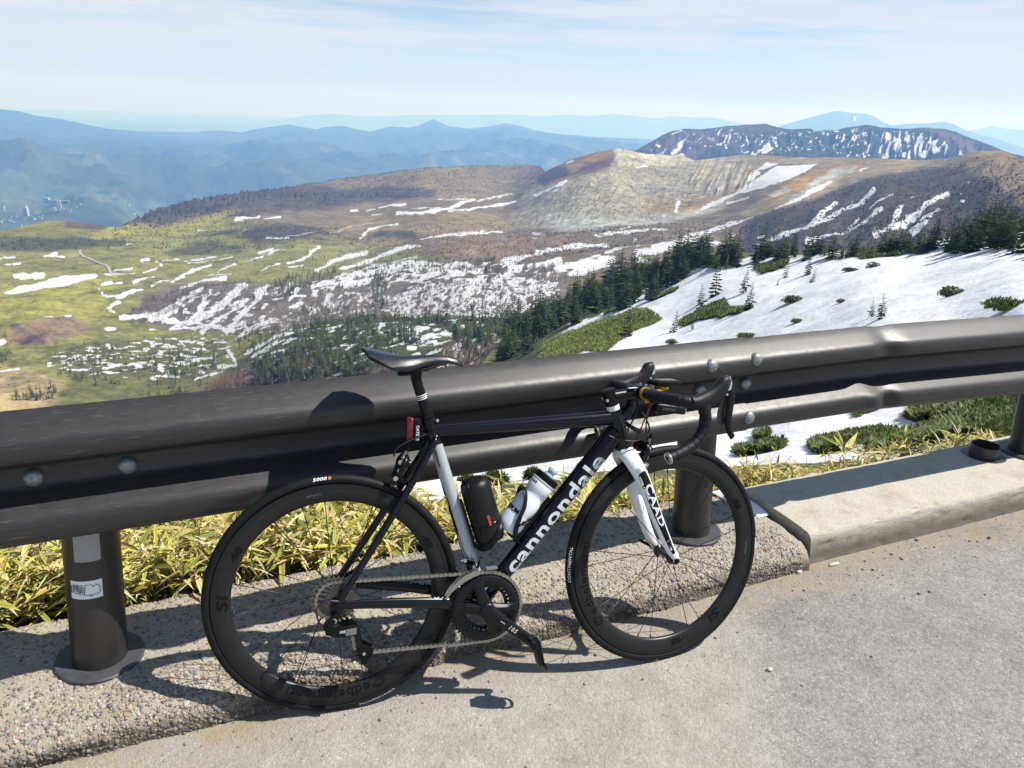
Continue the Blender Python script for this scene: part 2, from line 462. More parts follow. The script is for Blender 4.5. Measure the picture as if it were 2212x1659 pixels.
NS = Sheet(-500, 2700, 5.0, N_bot, N_top, 230, lambda x, y: np.exp(Ntps(x, y)), 1.0, n_relief, back=((1.05, .02), (1.25, .14), (1.6, .34)), fix=n_fix)
px, py = NS.px, NS.py
green_big = C4([(110, 1170), (140, 1100), (230, 1050), (330, 1010), (440, 985), (560, 962), (650, 975), (600, 1010), (520, 1045), (470, 1080), (400, 1130), (330, 1120), (240, 1150), (180, 1185)])
green_mid = C4([(720, 1000), (790, 950), (860, 915), (920, 900), (940, 930), (1040, 940), (990, 975), (930, 980), (880, 965), (800, 985), (740, 1010)])
near_pats = [C7([(1480, 400), (1550, 340), (1700, 300), (1900, 265), (2050, 235), (2300, 210), (2300, 330), (2050, 350), (1900, 390), (1740, 410), (1660, 395), (1560, 415)]),
 C7([(900, 545), (1100, 490), (1250, 465), (1450, 460), (1380, 480), (1200, 540), (1080, 590), (960, 600)]),
 C7([(1250, 570), (1450, 500), (1600, 460), (1800, 410), (2000, 380), (2300, 350), (2300, 450), (2000, 500), (1750, 520), (1560, 550), (1400, 600)]),
 C7([(1170, 340), (1310, 320), (1300, 355), (1180, 400)]), C7([(440, 585), (650, 560), (760, 550), (700, 580), (500, 605)]), C7([(570, 500), (660, 485), (640, 515), (590, 520)])]
crest_green = [C4([(1450, 700), (1530, 680), (1700, 670), (1820, 660), (1800, 690), (1650, 705), (1500, 715)]), C4([(2080, 610), (2212, 570), (2300, 560), (2300, 590), (2120, 625)]),
               C4([(1040, 770), (1120, 745), (1200, 735), (1180, 760), (1080, 790)]), C4([(610, 910), (680, 870), (720, 860), (700, 885), (640, 915)])]
forest_floor = [C4([(0, 1180), (-60, 1150), (0, 940), (250, 830), (450, 760), (700, 700), (1000, 690), (900, 725), (800, 775), (700, 830), (600, 890), (480, 940), (300, 1000), (140, 1080), (90, 1170)])]
n_shapes = [[(1050, 850), (1150, 800), (1240, 690), (1330, 660), (1420, 610), (1530, 580), (1620, 552), (1750, 548), (1850, 540), (2040, 512), (2212, 488), (2700, 430), (2700, 900), (2212, 955), (2000, 985), (1600, 1005), (1300, 1020), (1100, 1045), (950, 1075), (850, 1085), (840, 1030), (960, 930)]]
snowN = snowfield(px, py, n_shapes, 1.6)
for poly in [green_big, green_mid] + near_pats + crest_green:
    xs = [q[0] for q in poly]; ys = [q[1] for q in poly]
    bb = (px > min(xs) - 15) & (px < max(xs) + 15) & (py > min(ys) - 15) & (py < max(ys) + 15)
    w = (fbm(px[bb] / 14, py[bb] / 7, 3, 77) - .5) * 10
    snowN[bb] = np.minimum(snowN[bb], np.clip(-(sdist(px[bb], py[bb], poly) + w * .6) / 2.5, -1.6, 1.6))
ff = np.maximum.reduce([np.clip(sdist(px, py, p) / 14, -1, 1) for p in forest_floor])
snowN = np.where(ff > -.3, np.minimum(snowN, np.where(fbm(px / 22 + py / 11, py / 26, 3, 5) > .57, .8, -1.2) + np.clip(-ff, 0, 1) * 3), snowN)
colN = paint(px, py, (.10, .105, .04), [(green_big, (.15, .17, .045), 6), (green_mid, (.10, .12, .04), 5)] + [(p, (.06, .075, .03), 4) for p in forest_floor + near_pats])
r = np.hypot(NS.P[..., 0], NS.P[..., 1]); bankm = np.clip((5.5 - r) / 2.0, 0, 1)[..., None]
colN[..., :3] = colN[..., :3] * (1 - bankm) + np.array((.11, .09, .045)) * bankm
snowN = np.where(bankm[..., 0] > .3, -1.6, snowN)
g_near = ground_material('snow_slope_ground', .35, .5, (.03, .2, 1.5), .45, .8, (.60, .62, .65), (.16, .1))
NS.build([('snow_slope', None)], g_near, {'Col': ('FLOAT_COLOR', colN), 'snow': ('FLOAT', snowN)})

# ---------------------------------------------------------------- valley, meadow, brown ridge, volcanic hill, dark hillside
M_ctrl = [(-500, 980, 640), (0, 935, 590), (600, 885, 520), (1106, 820, 405), (0, 800, 760), (600, 780, 600), (1000, 760, 470), (0, 650, 1010), (-500, 700, 900), (300, 700, 900), (700, 690, 720), (1000, 690, 600),
 (0, 560, 1270), (600, 600, 1080), (1000, 600, 850), (500, 540, 1420), (900, 540, 1300), (1150, 580, 930), (1300, 560, 1060), (0, 500, 1580), (-500, 520, 1500), (200, 485, 1660), (300, 520, 1480),
 (400, 492, 1760), (283, 482, 1800), (480, 427, 2100), (900, 367, 2600), (1160, 360, 2800), (800, 470, 1950), (1100, 480, 1900), (1040, 430, 2250),
 (1330, 322, 2420), (1180, 392, 2280), (1500, 346, 2480), (1640, 338, 2380), (1400, 420, 2020), (1500, 455, 1760), (1600, 480, 1450), (1800, 346, 2150), (1800, 400, 1750), (2000, 346, 1950), (2130, 327, 1620), (2212, 346, 1480), (2700, 400, 1200),
 (1650, 527, 1000), (1900, 512, 860), (2212, 484, 720), (2700, 440, 640), (1900, 420, 1320), (2100, 400, 1190), (2212, 410, 1020), (1450, 525, 1150), (1750, 470, 1180)]
M_top = line([(-500, 520), (0, 500), (60, 486), (110, 476), (150, 479), (240, 490), (270, 488), (285, 480), (330, 456), (400, 437), (480, 424), (560, 415), (640, 402), (750, 385), (900, 365), (1000, 360), (1100, 356),
              (1165, 357), (1178, 372), (1196, 362), (1220, 350), (1270, 333), (1310, 323), (1330, 319), (1350, 324), (1400, 333), (1460, 336), (1475, 331), (1485, 342), (1500, 347), (1560, 340), (1620, 334), (1660, 336), (1740, 341),
              (1830, 339), (1920, 344), (2000, 346), (2050, 341), (2090, 331), (2130, 325), (2165, 327), (2212, 345), (2400, 375), (2700, 410)])
M_bot = line([(-500, 985), (0, 935), (1106, 820), (1180, 760), (1300, 665), (1450, 620), (1700, 585), (2000, 560), (2212, 530), (2700, 470)])
Mtps = TPS([(a, b) for a, b, c in M_ctrl], [math.log(c) for a, b, c in M_ctrl], 300)
cone = C4([(0, 560), (60, 450), (180, 335), (430, 240), (540, 255), (700, 260), (880, 270), (1000, 270), (1060, 345), (1040, 420), (900, 490), (780, 530), (640, 570), (300, 600), (0, 610)])
ridgep = C3([(520, 600), (560, 560), (680, 500), (960, 430), (1400, 360), (1800, 320), (2360, 310), (2360, 400), (2200, 440), (1900, 470), (1500, 500), (1200, 520), (900, 560), (700, 600)])
darkhill = C4([(960, 620), (1040, 560), (1200, 510), (1390, 440), (1500, 390), (1700, 350), (1850, 335), (2000, 300), (2212, 300), (2700, 300), (2700, 700), (960, 800)])
gullyz = C4([(800, 300), (1000, 285), (1060, 350), (1030, 430), (880, 470), (760, 430), (740, 340)])
craterz = C4([(420, 240), (560, 255), (760, 265), (800, 330), (600, 340), (450, 345)])
def m_relief(P, px, py, t):
    x, y = P[..., 0], P[..., 1]
    fade = np.clip((1 - t)[:, None] * 6, 0.12, 1)
    z = (fbm(x / 130, y / 130, 4, 3) - .5) * 16 * fade + (fbm(x / 28, y / 28, 3, 13) - .5) * 4.5
    g = np.clip(sdist(px, py, cone) / 15, 0, 1)
    z = z + g * fade * (fbm(px / 22 + py / 30, py / 40, 4, 41, True) - .5) * 7
    k = np.maximum(np.clip(sdist(px, py, gullyz) / 10, 0, 1), np.clip(sdist(px, py, craterz) / 6, 0, 1))
    z = z + k * np.maximum(fade, .35) * (fbm(px / 11 + py / 22, py / 60, 3, 43, True) - .5) * 15
    cl = np.clip(sdist(px, py, C3([(540, 580), (640, 530), (800, 480), (960, 450), (1240, 420), (1500, 440), (1880, 440), (1560, 480), (1330, 480), (1000, 510), (700, 580)])) / 6, 0, 1)
    z = z + cl * (fbm(px / 6, py / 7, 4, 45, True) - .5) * 14
    h = np.clip(sdist(px, py, darkhill) / 15, 0, 1)
    z = z + h * fade * (fbm(px / 40 + py / 40, py / 60, 3, 47) - .5) * 16
    return z
MS = Sheet(-500, 2700, 2.1, M_bot, M_top, 330, lambda x, y: np.exp(Mtps(x, y)), 1.0, m_relief, back=((1.03, .012), (1.12, .08), (1.3, .2)))
px, py = MS.px, MS.py
m_regions = [
 ([(560, 455), (700, 430), (900, 420), (1160, 365), (2760, 300), (2760, 760), (1080, 760), (1040, 600), (1000, 566), (880, 540), (700, 520), (520, 492)], (.165, .132, .085), 26),
 (C3([(1500, 560), (1750, 520), (2212, 560), (2212, 640), (1700, 690), (1500, 620)]), (.225, .175, .105), 14),
 (C3([(1750, 650), (2212, 620), (2500, 640), (2500, 750), (2212, 740), (1850, 730)]), (.20, .145, .10), 12),
 ([(262, 488), (330, 450), (480, 415), (900, 355), (1180, 348), (1190, 395), (1100, 425), (900, 442), (700, 456), (480, 475), (330, 492)], (.195, .155, .098), 6),
 (C3([(540, 585), (640, 530), (800, 480), (960, 450), (1100, 425), (1240, 420), (1400, 415), (1500, 440), (1640, 420), (1880, 440), (1890, 465), (1560, 490), (1440, 505), (1330, 490), (1200, 510), (1000, 520), (850, 550), (700, 585), (600, 590)]), (.078, .064, .062), 7),
 (C3([(960, 550), (1100, 520), (1290, 490), (1440, 490), (1480, 520), (1200, 530), (1000, 560)]), (.085, .07, .06), 6),
 (C3([(1040, 650), (1070, 600), (1200, 575), (1330, 580), (1400, 610), (1420, 640), (1250, 660), (1100, 665)]), (.085, .072, .055), 6),
 (C3([(860, 635), (960, 610), (1040, 610), (1020, 640)]), (.09, .075, .05), 5),
 (C3([(1590, 640), (1640, 615), (1790, 615), (1810, 645)]), (.08, .065, .06), 5),
 (C3([(0, 640), (120, 640), (300, 635), (540, 650), (540, 670), (350, 690), (180, 705), (-900, 715), (-900, 650)]), (.085, .085, .05), 6),
 (C3([(700, 700), (850, 665), (1010, 670), (1040, 690), (860, 710), (740, 725)]), (.10, .095, .05), 5),
 (C3([(-900, 900), (20, 890), (420, 815), (560, 850), (450, 880), (480, 970), (420, 1000), (0, 1025), (-900, 1040)]), (.295, .285, .075), 10),
 (C3([(480, 595), (760, 590), (1000, 520), (950, 600), (700, 640), (400, 640)]), (.29, .275, .075), 8),
 (C3([(0, 590), (150, 570), (300, 590), (480, 600), (300, 640), (-900, 640), (-900, 600)]), (.20, .19, .06), 6),
 (C3([(280, 565), (380, 570), (485, 590), (450, 612), (290, 600)]), (.12, .085, .06), 5),
 (C3([(20, 1070), (160, 1005), (300, 1000), (390, 1020), (380, 1050), (200, 1095), (50, 1100)]), (.23, .165, .115), 6),
 (C3([(60, 1085), (130, 1070), (200, 1080), (190, 1095), (90, 1098)]), (.11, .07, .085), 4), (C3([(50, 1035), (90, 1030), (95, 1048), (55, 1050)]), (.10, .07, .085), 4),
 (C3([(-900, 1170), (0, 1180), (120, 1190), (220, 1262), (400, 1300), (400, 1420), (-900, 1420)]), (.34, .265, .145), 12),
 (D2([(420, 1390), (760, 1290), (1080, 1300), (1160, 1340), (700, 1500), (300, 1500)]), (.36, .275, .17), 8),
 (C3([(520, 985), (700, 860), (900, 820), (1100, 840), (1330, 830), (1500, 800), (1600, 760), (1850, 740), (2460, 740), (2460, 950), (1900, 990), (1600, 990), (1450, 1000), (1300, 1060), (1160, 1070), (1000, 1030), (860, 1040), (640, 1000)]), (.15, .125, .112), 9),
 (C3([(860, 1300), (1050, 1150), (1300, 1040), (1500, 990), (1900, 985), (2300, 930), (2300, 1400), (860, 1400)]), (.075, .082, .034), 12),
 (C3([(300, 1262), (200, 1120), (500, 1080), (960, 1060), (1000, 1262), (700, 1400), (200, 1400)]), (.13, .13, .05), 12),
 (cone, (.30, .272, .21), 8),
 (C4([(540, 480), (800, 470), (1000, 420), (900, 520), (760, 545), (600, 560)]), (.25, .19, .115), 10),
 (C4([(120, 390), (180, 335), (280, 285), (420, 250), (440, 300), (430, 350), (330, 375), (240, 390), (140, 430)]), (.235, .155, .085), 6),
 (C4([(95, 415), (150, 345), (230, 335), (250, 360), (180, 400), (140, 420)]), (.072, .066, .068), 4),
 (D3([(350, 300), (440, 200), (560, 180), (690, 150), (680, 240), (560, 260), (450, 270)]), (.12, .075, .07), 4),
 (D3([(700, 70), (900, 110), (1280, 110), (1400, 190), (1150, 235), (950, 250), (760, 240), (700, 160)]), (.44, .40, .32), 3),
 (D3([(820, 150), (930, 160), (960, 200), (880, 205)]), (.24, .22, .19), 3),
 (D3([(1400, 215), (1620, 165), (1840, 210), (1900, 280), (1850, 400), (1650, 430), (1480, 360), (1380, 290)]), (.345, .305, .225), 6),
 (D3([(1870, 260), (1940, 280), (1890, 330), (1860, 320)]), (.32, .2, .09), 3),
 (D3([(1350, 560), (1450, 570), (1400, 610), (1250, 630)]), (.29, .19, .10), 4),
 (D3([(0, 700), (170, 650), (400, 670), (700, 690), (1000, 650), (1280, 640), (1600, 560), (1660, 575), (1300, 690), (950, 740), (600, 775), (200, 775)]), (.325, .33, .305), 7),
 (C4([(1000, 270), (1180, 275), (1400, 290), (1530, 300), (1800, 295), (2000, 265), (2150, 250), (2300, 280), (2300, 380), (2100, 330), (1900, 335), (1700, 350), (1500, 390), (1380, 445), (1250, 495), (1130, 535), (1040, 555), (980, 540), (1100, 460), (1250, 390), (1310, 335), (1150, 325), (1060, 350)]), (.27, .222, .145), 6),
 (C4([(1170, 420), (1300, 365), (1400, 330), (1540, 315), (1500, 345), (1330, 395), (1200, 450), (1100, 510), (1060, 520)]), (.31, .195, .085), 5),
 (C4([(1270, 430), (1330, 380), (1410, 345), (1500, 328), (1480, 362), (1390, 392)]), (.40, .395, .37), 4), (D4([(60, 340), (220, 290), (240, 310), (100, 380)]), (.40, .38, .34), 4), (D4([(230, 390), (400, 270), (420, 300), (270, 400)]), (.37, .36, .34), 4),
 (C4([(1000, 610), (1040, 565), (1200, 515), (1390, 445), (1500, 390), (1700, 352), (1850, 338), (1950, 345), (2080, 405), (2212, 485), (2700, 560), (2700, 760), (1000, 760)]), (.072, .056, .05), 8),
 (D4([(1700, 90), (1850, 120), (2100, 300), (2212, 420), (2500, 500), (2500, 40), (1950, 0)]), (.19, .145, .092), 14),
]
colM = paint(px, py, (.205, .20, .074), m_regions); colM[..., :3] *= np.array((.74, .76, .72)); colM[..., :3] *= (.74 + .52 * fbm(px / 34 + py / 30, py / 7, 5, 301))[..., None]
m_snow = [C3([(15, 885), (75, 850), (160, 842), (280, 812), (425, 808), (415, 818), (300, 845), (130, 868)])] + [(C3(a), w * .5) for a, w in [
 ([(65, 818), (190, 815)], 18), ([(30, 775), (90, 763)], 16), ([(-60, 745), (60, 728)], 8), ([(195, 724), (245, 712)], 16), ([(255, 722), (275, 722)], 8), ([(612, 740), (640, 738)], 14),
 ([(440, 836), (520, 830)], 15), ([(460, 895), (520, 900), (560, 885), (610, 870)], 20), ([(470, 940), (515, 920)], 14), ([(475, 958), (495, 965)], 14), ([(425, 862), (432, 868)], 8), ([(440, 880), (446, 890)], 8),
 ([(455, 802), (520, 800), (580, 790)], 10), ([(495, 782), (570, 768)], 9), ([(575, 835), (660, 812)], 9), ([(655, 850), (740, 825)], 8), ([(615, 788), (675, 775)], 7), ([(675, 752), (700, 765)], 8),
 ([(705, 750), (770, 732)], 7), ([(800, 740), (930, 715)], 8), ([(810, 755), (915, 740), (1000, 712)], 7), ([(740, 835), (800, 800), (910, 765)], 9), ([(905, 805), (960, 780), (1015, 755)], 7), ([(920, 810), (1000, 800)], 6),
 ([(1030, 748), (1135, 715)], 7), ([(1120, 697), (1180, 685)], 9), ([(1155, 703), (1205, 690)], 6), ([(1225, 692), (1230, 690)], 6), ([(1130, 792), (1210, 745)], 7), ([(1240, 745), (1300, 725), (1380, 685)], 10), ([(1250, 770), (1310, 752)], 9),
 ([(1365, 778), (1440, 735), (1500, 715), (1580, 705)], 14), ([(1470, 768), (1600, 735), (1720, 700), (1810, 690)], 15), ([(1580, 770), (1640, 755), (1800, 730)], 7), ([(1555, 645), (1590, 615), (1640, 595), (1715, 580)], 11),
 ([(1790, 652), (1900, 640), (2090, 622)], 13), ([(1960, 630), (2170, 620)], 5), ([(1015, 566), (1120, 550)], 12), ([(1145, 558), (1210, 545)], 10), ([(1515, 525), (1545, 520)], 8), ([(1585, 525), (1620, 518)], 7), ([(1640, 512), (1680, 505), (1750, 498)], 11),
 ([(1610, 545), (1650, 542)], 6), ([(1720, 540), (1850, 535), (1950, 515), (2050, 475)], 13), ([(1785, 520), (1900, 515)], 5), ([(1895, 480), (2020, 472)], 5), ([(2020, 530), (2100, 510), (2230, 484)], 13), ([(2065, 478), (2212, 455)], 7), ([(1940, 530), (2060, 520)], 7),
 ([(1150, 650), (1250, 645)], 5), ([(545, 664), (565, 660)], 6), ([(840, 610), (900, 606)], 4), ([(460, 1037), (495, 1035)], 14), ([(650, 1030), (680, 1029)], 7), ([(190, 1000), (300, 992)], 5), ([(285, 995), (305, 992)], 10), ([(0, 1090), (20, 1085)], 22),
 ([(0, 1205), (75, 1190)], 12), ([(520, 988), (640, 978), (730, 985), (860, 1000)], 20), ([(650, 985), (750, 930), (870, 870)], 20), ([(740, 1020), (850, 960), (910, 872)], 17), ([(820, 1000), (950, 930), (1055, 845)], 28), ([(870, 1040), (980, 960), (1070, 900)], 20),
 ([(980, 1040), (1060, 950), (1150, 855)], 22), ([(1030, 1060), (1100, 1020), (1170, 990)], 20), ([(700, 980), (760, 945)], 22), ([(730, 1025), (900, 1015), (1010, 1035)], 16), ([(990, 1130), (1020, 1190), (940, 1200)], 14), ([(1060, 1140), (1160, 1090), (1330, 1035)], 18), ([(1090, 1160), (1200, 1100)], 14),
 ([(780, 870), (870, 830), (980, 815)], 12), ([(620, 1180), (700, 1210), (770, 1240)], 16), ([(840, 1250), (960, 1215)], 8)]] + [(D1(a), w * .3) for a, w in [
 ([(880, 740), (950, 700)], 40), ([(1040, 790), (1160, 740), (1260, 725)], 30), ([(1210, 800), (1300, 770), (1390, 735)], 36), ([(1120, 880), (1170, 870)], 26), ([(1450, 990), (1480, 900), (1500, 850)], 70), ([(1350, 1020), (1440, 960)], 46), ([(440, 1050), (500, 1020)], 40), ([(760, 770), (800, 755)], 20),
 ([(1290, 350), (1340, 310), (1400, 270)], 60), ([(780, 290), (880, 255)], 26), ([(900, 330), (930, 295)], 24), ([(980, 300), (1030, 300), (1080, 260)], 44), ([(1130, 290), (1200, 250), (1280, 250)], 30), ([(1430, 290), (1500, 255), (1580, 265)], 30), ([(1470, 330), (1540, 300)], 26), ([(630, 370), (720, 340), (780, 320)], 22), ([(640, 390), (720, 360)], 18),
 ([(1000, 260), (1140, 245), (1340, 240)], 14), ([(1640, 330), (1720, 290)], 24), ([(20, 460), (90, 420)], 40), ([(230, 450), (270, 400)], 30)]] + [
 D1([(1780, 225), (1840, 200), (2000, 175), (2040, 180), (1960, 200), (1910, 230), (1900, 270), (1960, 260), (1930, 310), (1850, 300), (1830, 250)])] + [(D3(a), w * .248) for a, w in [
 ([(30, 975), (200, 945), (380, 915), (560, 912), (650, 915)], 36), ([(650, 1000), (740, 950), (830, 940), (920, 935)], 50), ([(900, 1010), (1000, 980), (1110, 945), (1230, 935)], 56), ([(210, 1110), (400, 1100), (560, 1080), (690, 1065)], 56), ([(30, 1085), (130, 1065), (230, 1050)], 40), ([(330, 1150), (500, 1120), (640, 1090)], 60), ([(860, 1090), (920, 1050), (1000, 1060)], 40),
 ([(440, 1080), (500, 1045), (580, 1030)], 18), ([(560, 850), (700, 830), (900, 810), (1160, 790)], 26), ([(540, 850), (570, 845)], 24), ([(760, 795), (835, 770)], 20), ([(0, 815), (100, 812)], 14), ([(0, 850), (45, 848)], 12), ([(1240, 620), (1250, 580), (1262, 540)], 30), ([(1600, 480), (1620, 425)], 16), ([(935, 555), (955, 548)], 8),
 ([(0, 498), (130, 440), (210, 405), (290, 362)], 18), ([(175, 455), (285, 405)], 10), ([(300, 200), (355, 185)], 12), ([(890, 235), (1000, 235)], 16), ([(1690, 545), (1870, 500)], 8), ([(870, 870), (900, 868)], 8), ([(1540, 900), (1720, 895)], 40), ([(1470, 900), (1530, 890)], 14), ([(1725, 830), (1755, 822)], 10)]] + [
 C4([(790, 525), (880, 480), (960, 450), (1030, 415), (1090, 370), (1150, 335), (1315, 330), (1290, 350), (1200, 395), (1100, 425), (980, 450), (900, 490)]), C4([(1060, 345), (1100, 318), (1148, 325), (1090, 350), (1065, 355)]), (C4([(1025, 400), (1060, 365)]), 9),
 C4([(1130, 525), (1180, 495), (1265, 455), (1290, 425), (1395, 397), (1360, 420), (1280, 460), (1190, 505)]), C4([(703, 655), (760, 635), (830, 615), (880, 590), (920, 575), (1045, 556), (960, 590), (880, 622), (780, 660), (720, 690)]), (C4([(1505, 352), (1540, 338)]), 4)] + [(D4(a), w * .2559) for a, w in [
 ([(-20, 735), (150, 685), (260, 640), (400, 605), (540, 575), (655, 510)], 34), ([(400, 600), (480, 545), (560, 480), (620, 430)], 34), ([(390, 720), (500, 690), (640, 660), (760, 620), (860, 590), (1000, 500)], 36), ([(740, 605), (820, 545)], 14), ([(690, 485), (760, 455), (840, 410), (900, 350), (945, 300)], 44), ([(750, 430), (770, 400)], 10), ([(915, 475), (1010, 415), (1105, 345)], 18),
 ([(950, 690), (1060, 630), (1180, 570), (1330, 490), (1400, 435), (1500, 380), (1560, 345)], 46), ([(1110, 590), (1150, 510), (1170, 480)], 50), ([(1280, 640), (1380, 570), (1490, 480)], 56), ([(1680, 412), (1710, 410)], 12), ([(1665, 370), (1678, 370)], 9), ([(1260, 400), (1280, 388)], 9), ([(1750, 228), (1762, 228)], 8), ([(-30, 700), (20, 690)], 20)]]
snowM = snowfield(px, py, m_snow, 1.25)
X, Y = MS.P[..., 0], MS.P[..., 1]
# thawing woods: broken snow between the trunks, and the patchy flat by the brook
birch = C3([(620, 1000), (760, 900), (1100, 850), (1330, 840), (1500, 805), (1600, 765), (1850, 745), (2420, 745), (2420, 945), (1900, 985), (1600, 990), (1450, 1000), (1300, 1055), (1160, 1065), (1000, 1030), (860, 1040)])
whitew = C3([(1640, 970), (1700, 900), (1820, 850), (2000, 810), (2420, 800), (2420, 940), (2060, 985), (1900, 985), (1700, 985)])
grayw = C3([(1200, 1000), (1300, 920), (1500, 870), (1700, 850), (1700, 960), (1500, 990), (1320, 1040), (1200, 1060)])
flat = C3([(220, 1130), (420, 1100), (700, 1060), (960, 1040), (1010, 1080), (990, 1170), (900, 1240), (500, 1262), (300, 1230), (180, 1180)])
dense = C3([(1000, 1240), (1150, 1110), (1330, 1035), (1500, 1000), (1900, 990), (2150, 960), (2212, 1200), (1600, 1300), (1000, 1300)])
up = C3([(1560, 760), (1860, 735), (2212, 740), (2212, 820), (1800, 850), (1500, 860), (1320, 850)])
E1 = lambda L: [(475 + x * .2929, 540 + y * .2929) for x, y in L]
nf = fbm(px / 4.2 + py / 9, py / 3.4, 4, 91); nm_ = fbm(px / 11 + py / 14, py / 6.5, 4, 95); nfl = fbm(px / 15, py / 3.4, 4, 93); nd = fbm(px / 13 + py / 7, py / 6, 4, 97)
for poly, thr, arr, soft, gain in [(birch, .60, nm_, 8, 9), (whitew, .475, .62 * nf + .38 * nm_, 8, 8), (grayw, .535, .55 * nf + .45 * nm_, 8, 9), (flat, .59, nfl, 10, 12), (dense, .585, nd, 8, 11), (up, .53, nd, 6, 11)]:
    inside = np.clip(sdist(px, py, poly) / soft + .2, 0, 1)
    snowM = np.maximum(snowM, np.where(inside > 0, np.clip((arr - thr) * gain, -1.6, 1.3) - (1 - inside) * 2, -1.6))
g_val = ground_material('valley_ground_cover', .75, .07, (.006, .035, .16), .68, .95, (.50, .515, .54), (2.2, .1))
vol_mask = lambda x, y: sdist(x, y, cone) > 0
rid_mask = lambda x, y: inpoly(x, y, ridgep)
drk_mask = lambda x, y: inpoly(x, y, darkhill)
MS.build([('volcanic_hill', vol_mask), ('brown_ridge', rid_mask), ('dark_hillside', drk_mask), ('valley_meadow', None)], g_val, {'Col': ('FLOAT_COLOR', colM), 'snow': ('FLOAT', snowM)})

# ---------------------------------------------------------------- wooded mountain with snow gullies
K_top = line([(1150, 400), (1371, 326), (1395, 314), (1420, 300), (1446, 286), (1480, 278), (1516, 279), (1560, 275), (1606, 270), (1656, 267), (1681, 275), (1706, 279), (1751, 277), (1761, 283), (1806, 280), (1831, 275), (1871, 268), (1906, 276), (1956, 280), (1996, 277), (2041, 280), (2066, 287), (2096, 300), (2131, 312), (2171, 328), (2212, 338), (2400, 370), (2700, 400)])
K_bot = line([(1150, 420), (1360, 372), (2000, 372), (2212, 380), (2700, 420)])
Ktps = TPS([(1150, 400), (1371, 326), (1446, 286), (1656, 267), (1871, 268), (2041, 280), (2212, 338), (2700, 400), (1360, 372), (1700, 365), (2000, 372), (2212, 380), (2700, 420)],
           [math.log(v) for v in (4300, 4400, 4700, 4900, 4850, 4700, 4300, 3800, 3900, 3900, 3850, 3700, 3400)], 300)
def k_relief(P, px, py, t):
    f = np.clip((1 - t)[:, None] * 4, .15, 1)
    return f * ((fbm(P[..., 0] / 330, P[..., 1] / 330, 4, 71) - .5) * 130 + (fbm(px / 16, py / 30, 4, 73, True) - .5) * 34)
KS = Sheet(1150, 2700, 2.5, K_bot, K_top, 60, lambda x, y: np.exp(Ktps(x, y)), 1.0, k_relief, back=((1.05, .03), (1.2, .1), (1.5, .25)))
px, py = KS.px, KS.py
colK = paint(px, py, (.030, .038, .032), [(C4([(530, 270), (680, 190), (800, 175), (900, 230), (800, 290), (560, 300)]), (.068, .060, .055), 8), (C4([(850, 165), (1100, 150), (1180, 200), (1000, 260), (900, 250)]), (.050, .050, .046), 8), (C4([(1780, 175), (1880, 175), (1990, 240), (2050, 280), (1950, 270), (1860, 210)]), (.10, .074, .06), 8)])
k_sh = [(C4(a), w * .5) for a, w in [([(690, 278), (745, 230)], 12), ([(690, 205), (735, 180)], 6), ([(600, 280), (640, 262)], 5), ([(640, 280), (665, 268)], 4), ([(1035, 285), (1080, 255), (1110, 240)], 16), ([(1090, 275), (1120, 250)], 10), ([(1930, 292), (1955, 288)], 6)]]
snowK = snowfield(px, py, k_sh, 1.0)
gl = C4([(1560, 200), (1650, 190), (1800, 205), (1880, 250), (1900, 300), (1560, 300), (1590, 240)])
sp = C4([(900, 200), (1500, 160), (1560, 200), (1550, 300), (1100, 300), (1000, 270)])
s1 = fbm(px / 3.6 + py / 16, py / 13, 4, 81); s2 = fbm(px / 4 + py / 9, py / 4, 4, 83)
for poly, arr, thr, gn in ((gl, s1, .535, 8), (sp, s2, .655, 9), (C4([(1020, 290), (1060, 250), (1120, 235), (1110, 290)]), s2, .50, 10), (C4([(700, 170), (1000, 160), (1000, 250), (760, 270)]), s2, .70, 8)):
    ins = np.clip(sdist(px, py, poly) / 6 + .2, 0, 1)
    snowK = np.maximum(snowK, np.where(ins > 0, np.clip((arr - thr) * gn, -1.6, 1.2) - (1 - ins) * 2, -1.6))
g_k = ground_material('far_wood', .35, .012, (.002, .012, .05), .5, .95, (.50, .53, .58), (8, .1))
KS.build([('snowy_mountain', None)], g_k, {'Col': ('FLOAT_COLOR', colK), 'snow': ('FLOAT', snowK)})

# ---------------------------------------------------------------- far valley and blue ranges
L_top = line([(-600, 232), (-200, 225), (0, 236), (40, 240), (75, 250), (130, 257), (180, 268), (230, 278), (300, 284), (420, 286), (470, 281), (520, 286), (550, 279), (585, 274), (625, 269), (660, 276), (685, 280), (700, 275), (740, 272), (770, 280), (800, 284), (845, 273), (880, 276), (905, 271), (935, 257), (970, 273), (1010, 278), (1050, 274), (1090, 266), (1120, 271), (1150, 281), (1210, 290), (1300, 297), (1420, 301), (1600, 312), (1900, 330), (2300, 360), (2800, 420)])
L_bot = line([(-600, 545), (0, 520), (330, 510), (600, 440), (1000, 390), (1300, 370), (1700, 375), (2800, 460)])
Ltps = TPS([(-600, 545), (0, 520), (330, 510), (600, 440), (1000, 390), (1300, 370), (1700, 375), (50, 470), (300, 440), (0, 400), (-500, 420), (0, 330), (0, 238), (-500, 232), (420, 286), (600, 400), (600, 335), (625, 270), (935, 258), (935, 330), (1090, 268), (1100, 330), (1380, 303), (1300, 335), (1700, 330), (2300, 365), (2300, 400)],
           [math.log(v) for v in (4700, 4700, 5200, 8000, 10500, 11500, 11000, 6000, 7000, 7900, 7400, 10600, 16500, 16000, 18500, 9200, 12800, 18500, 20500, 13500, 20500, 14000, 22000, 15000, 15500, 14000, 12000)], 300)
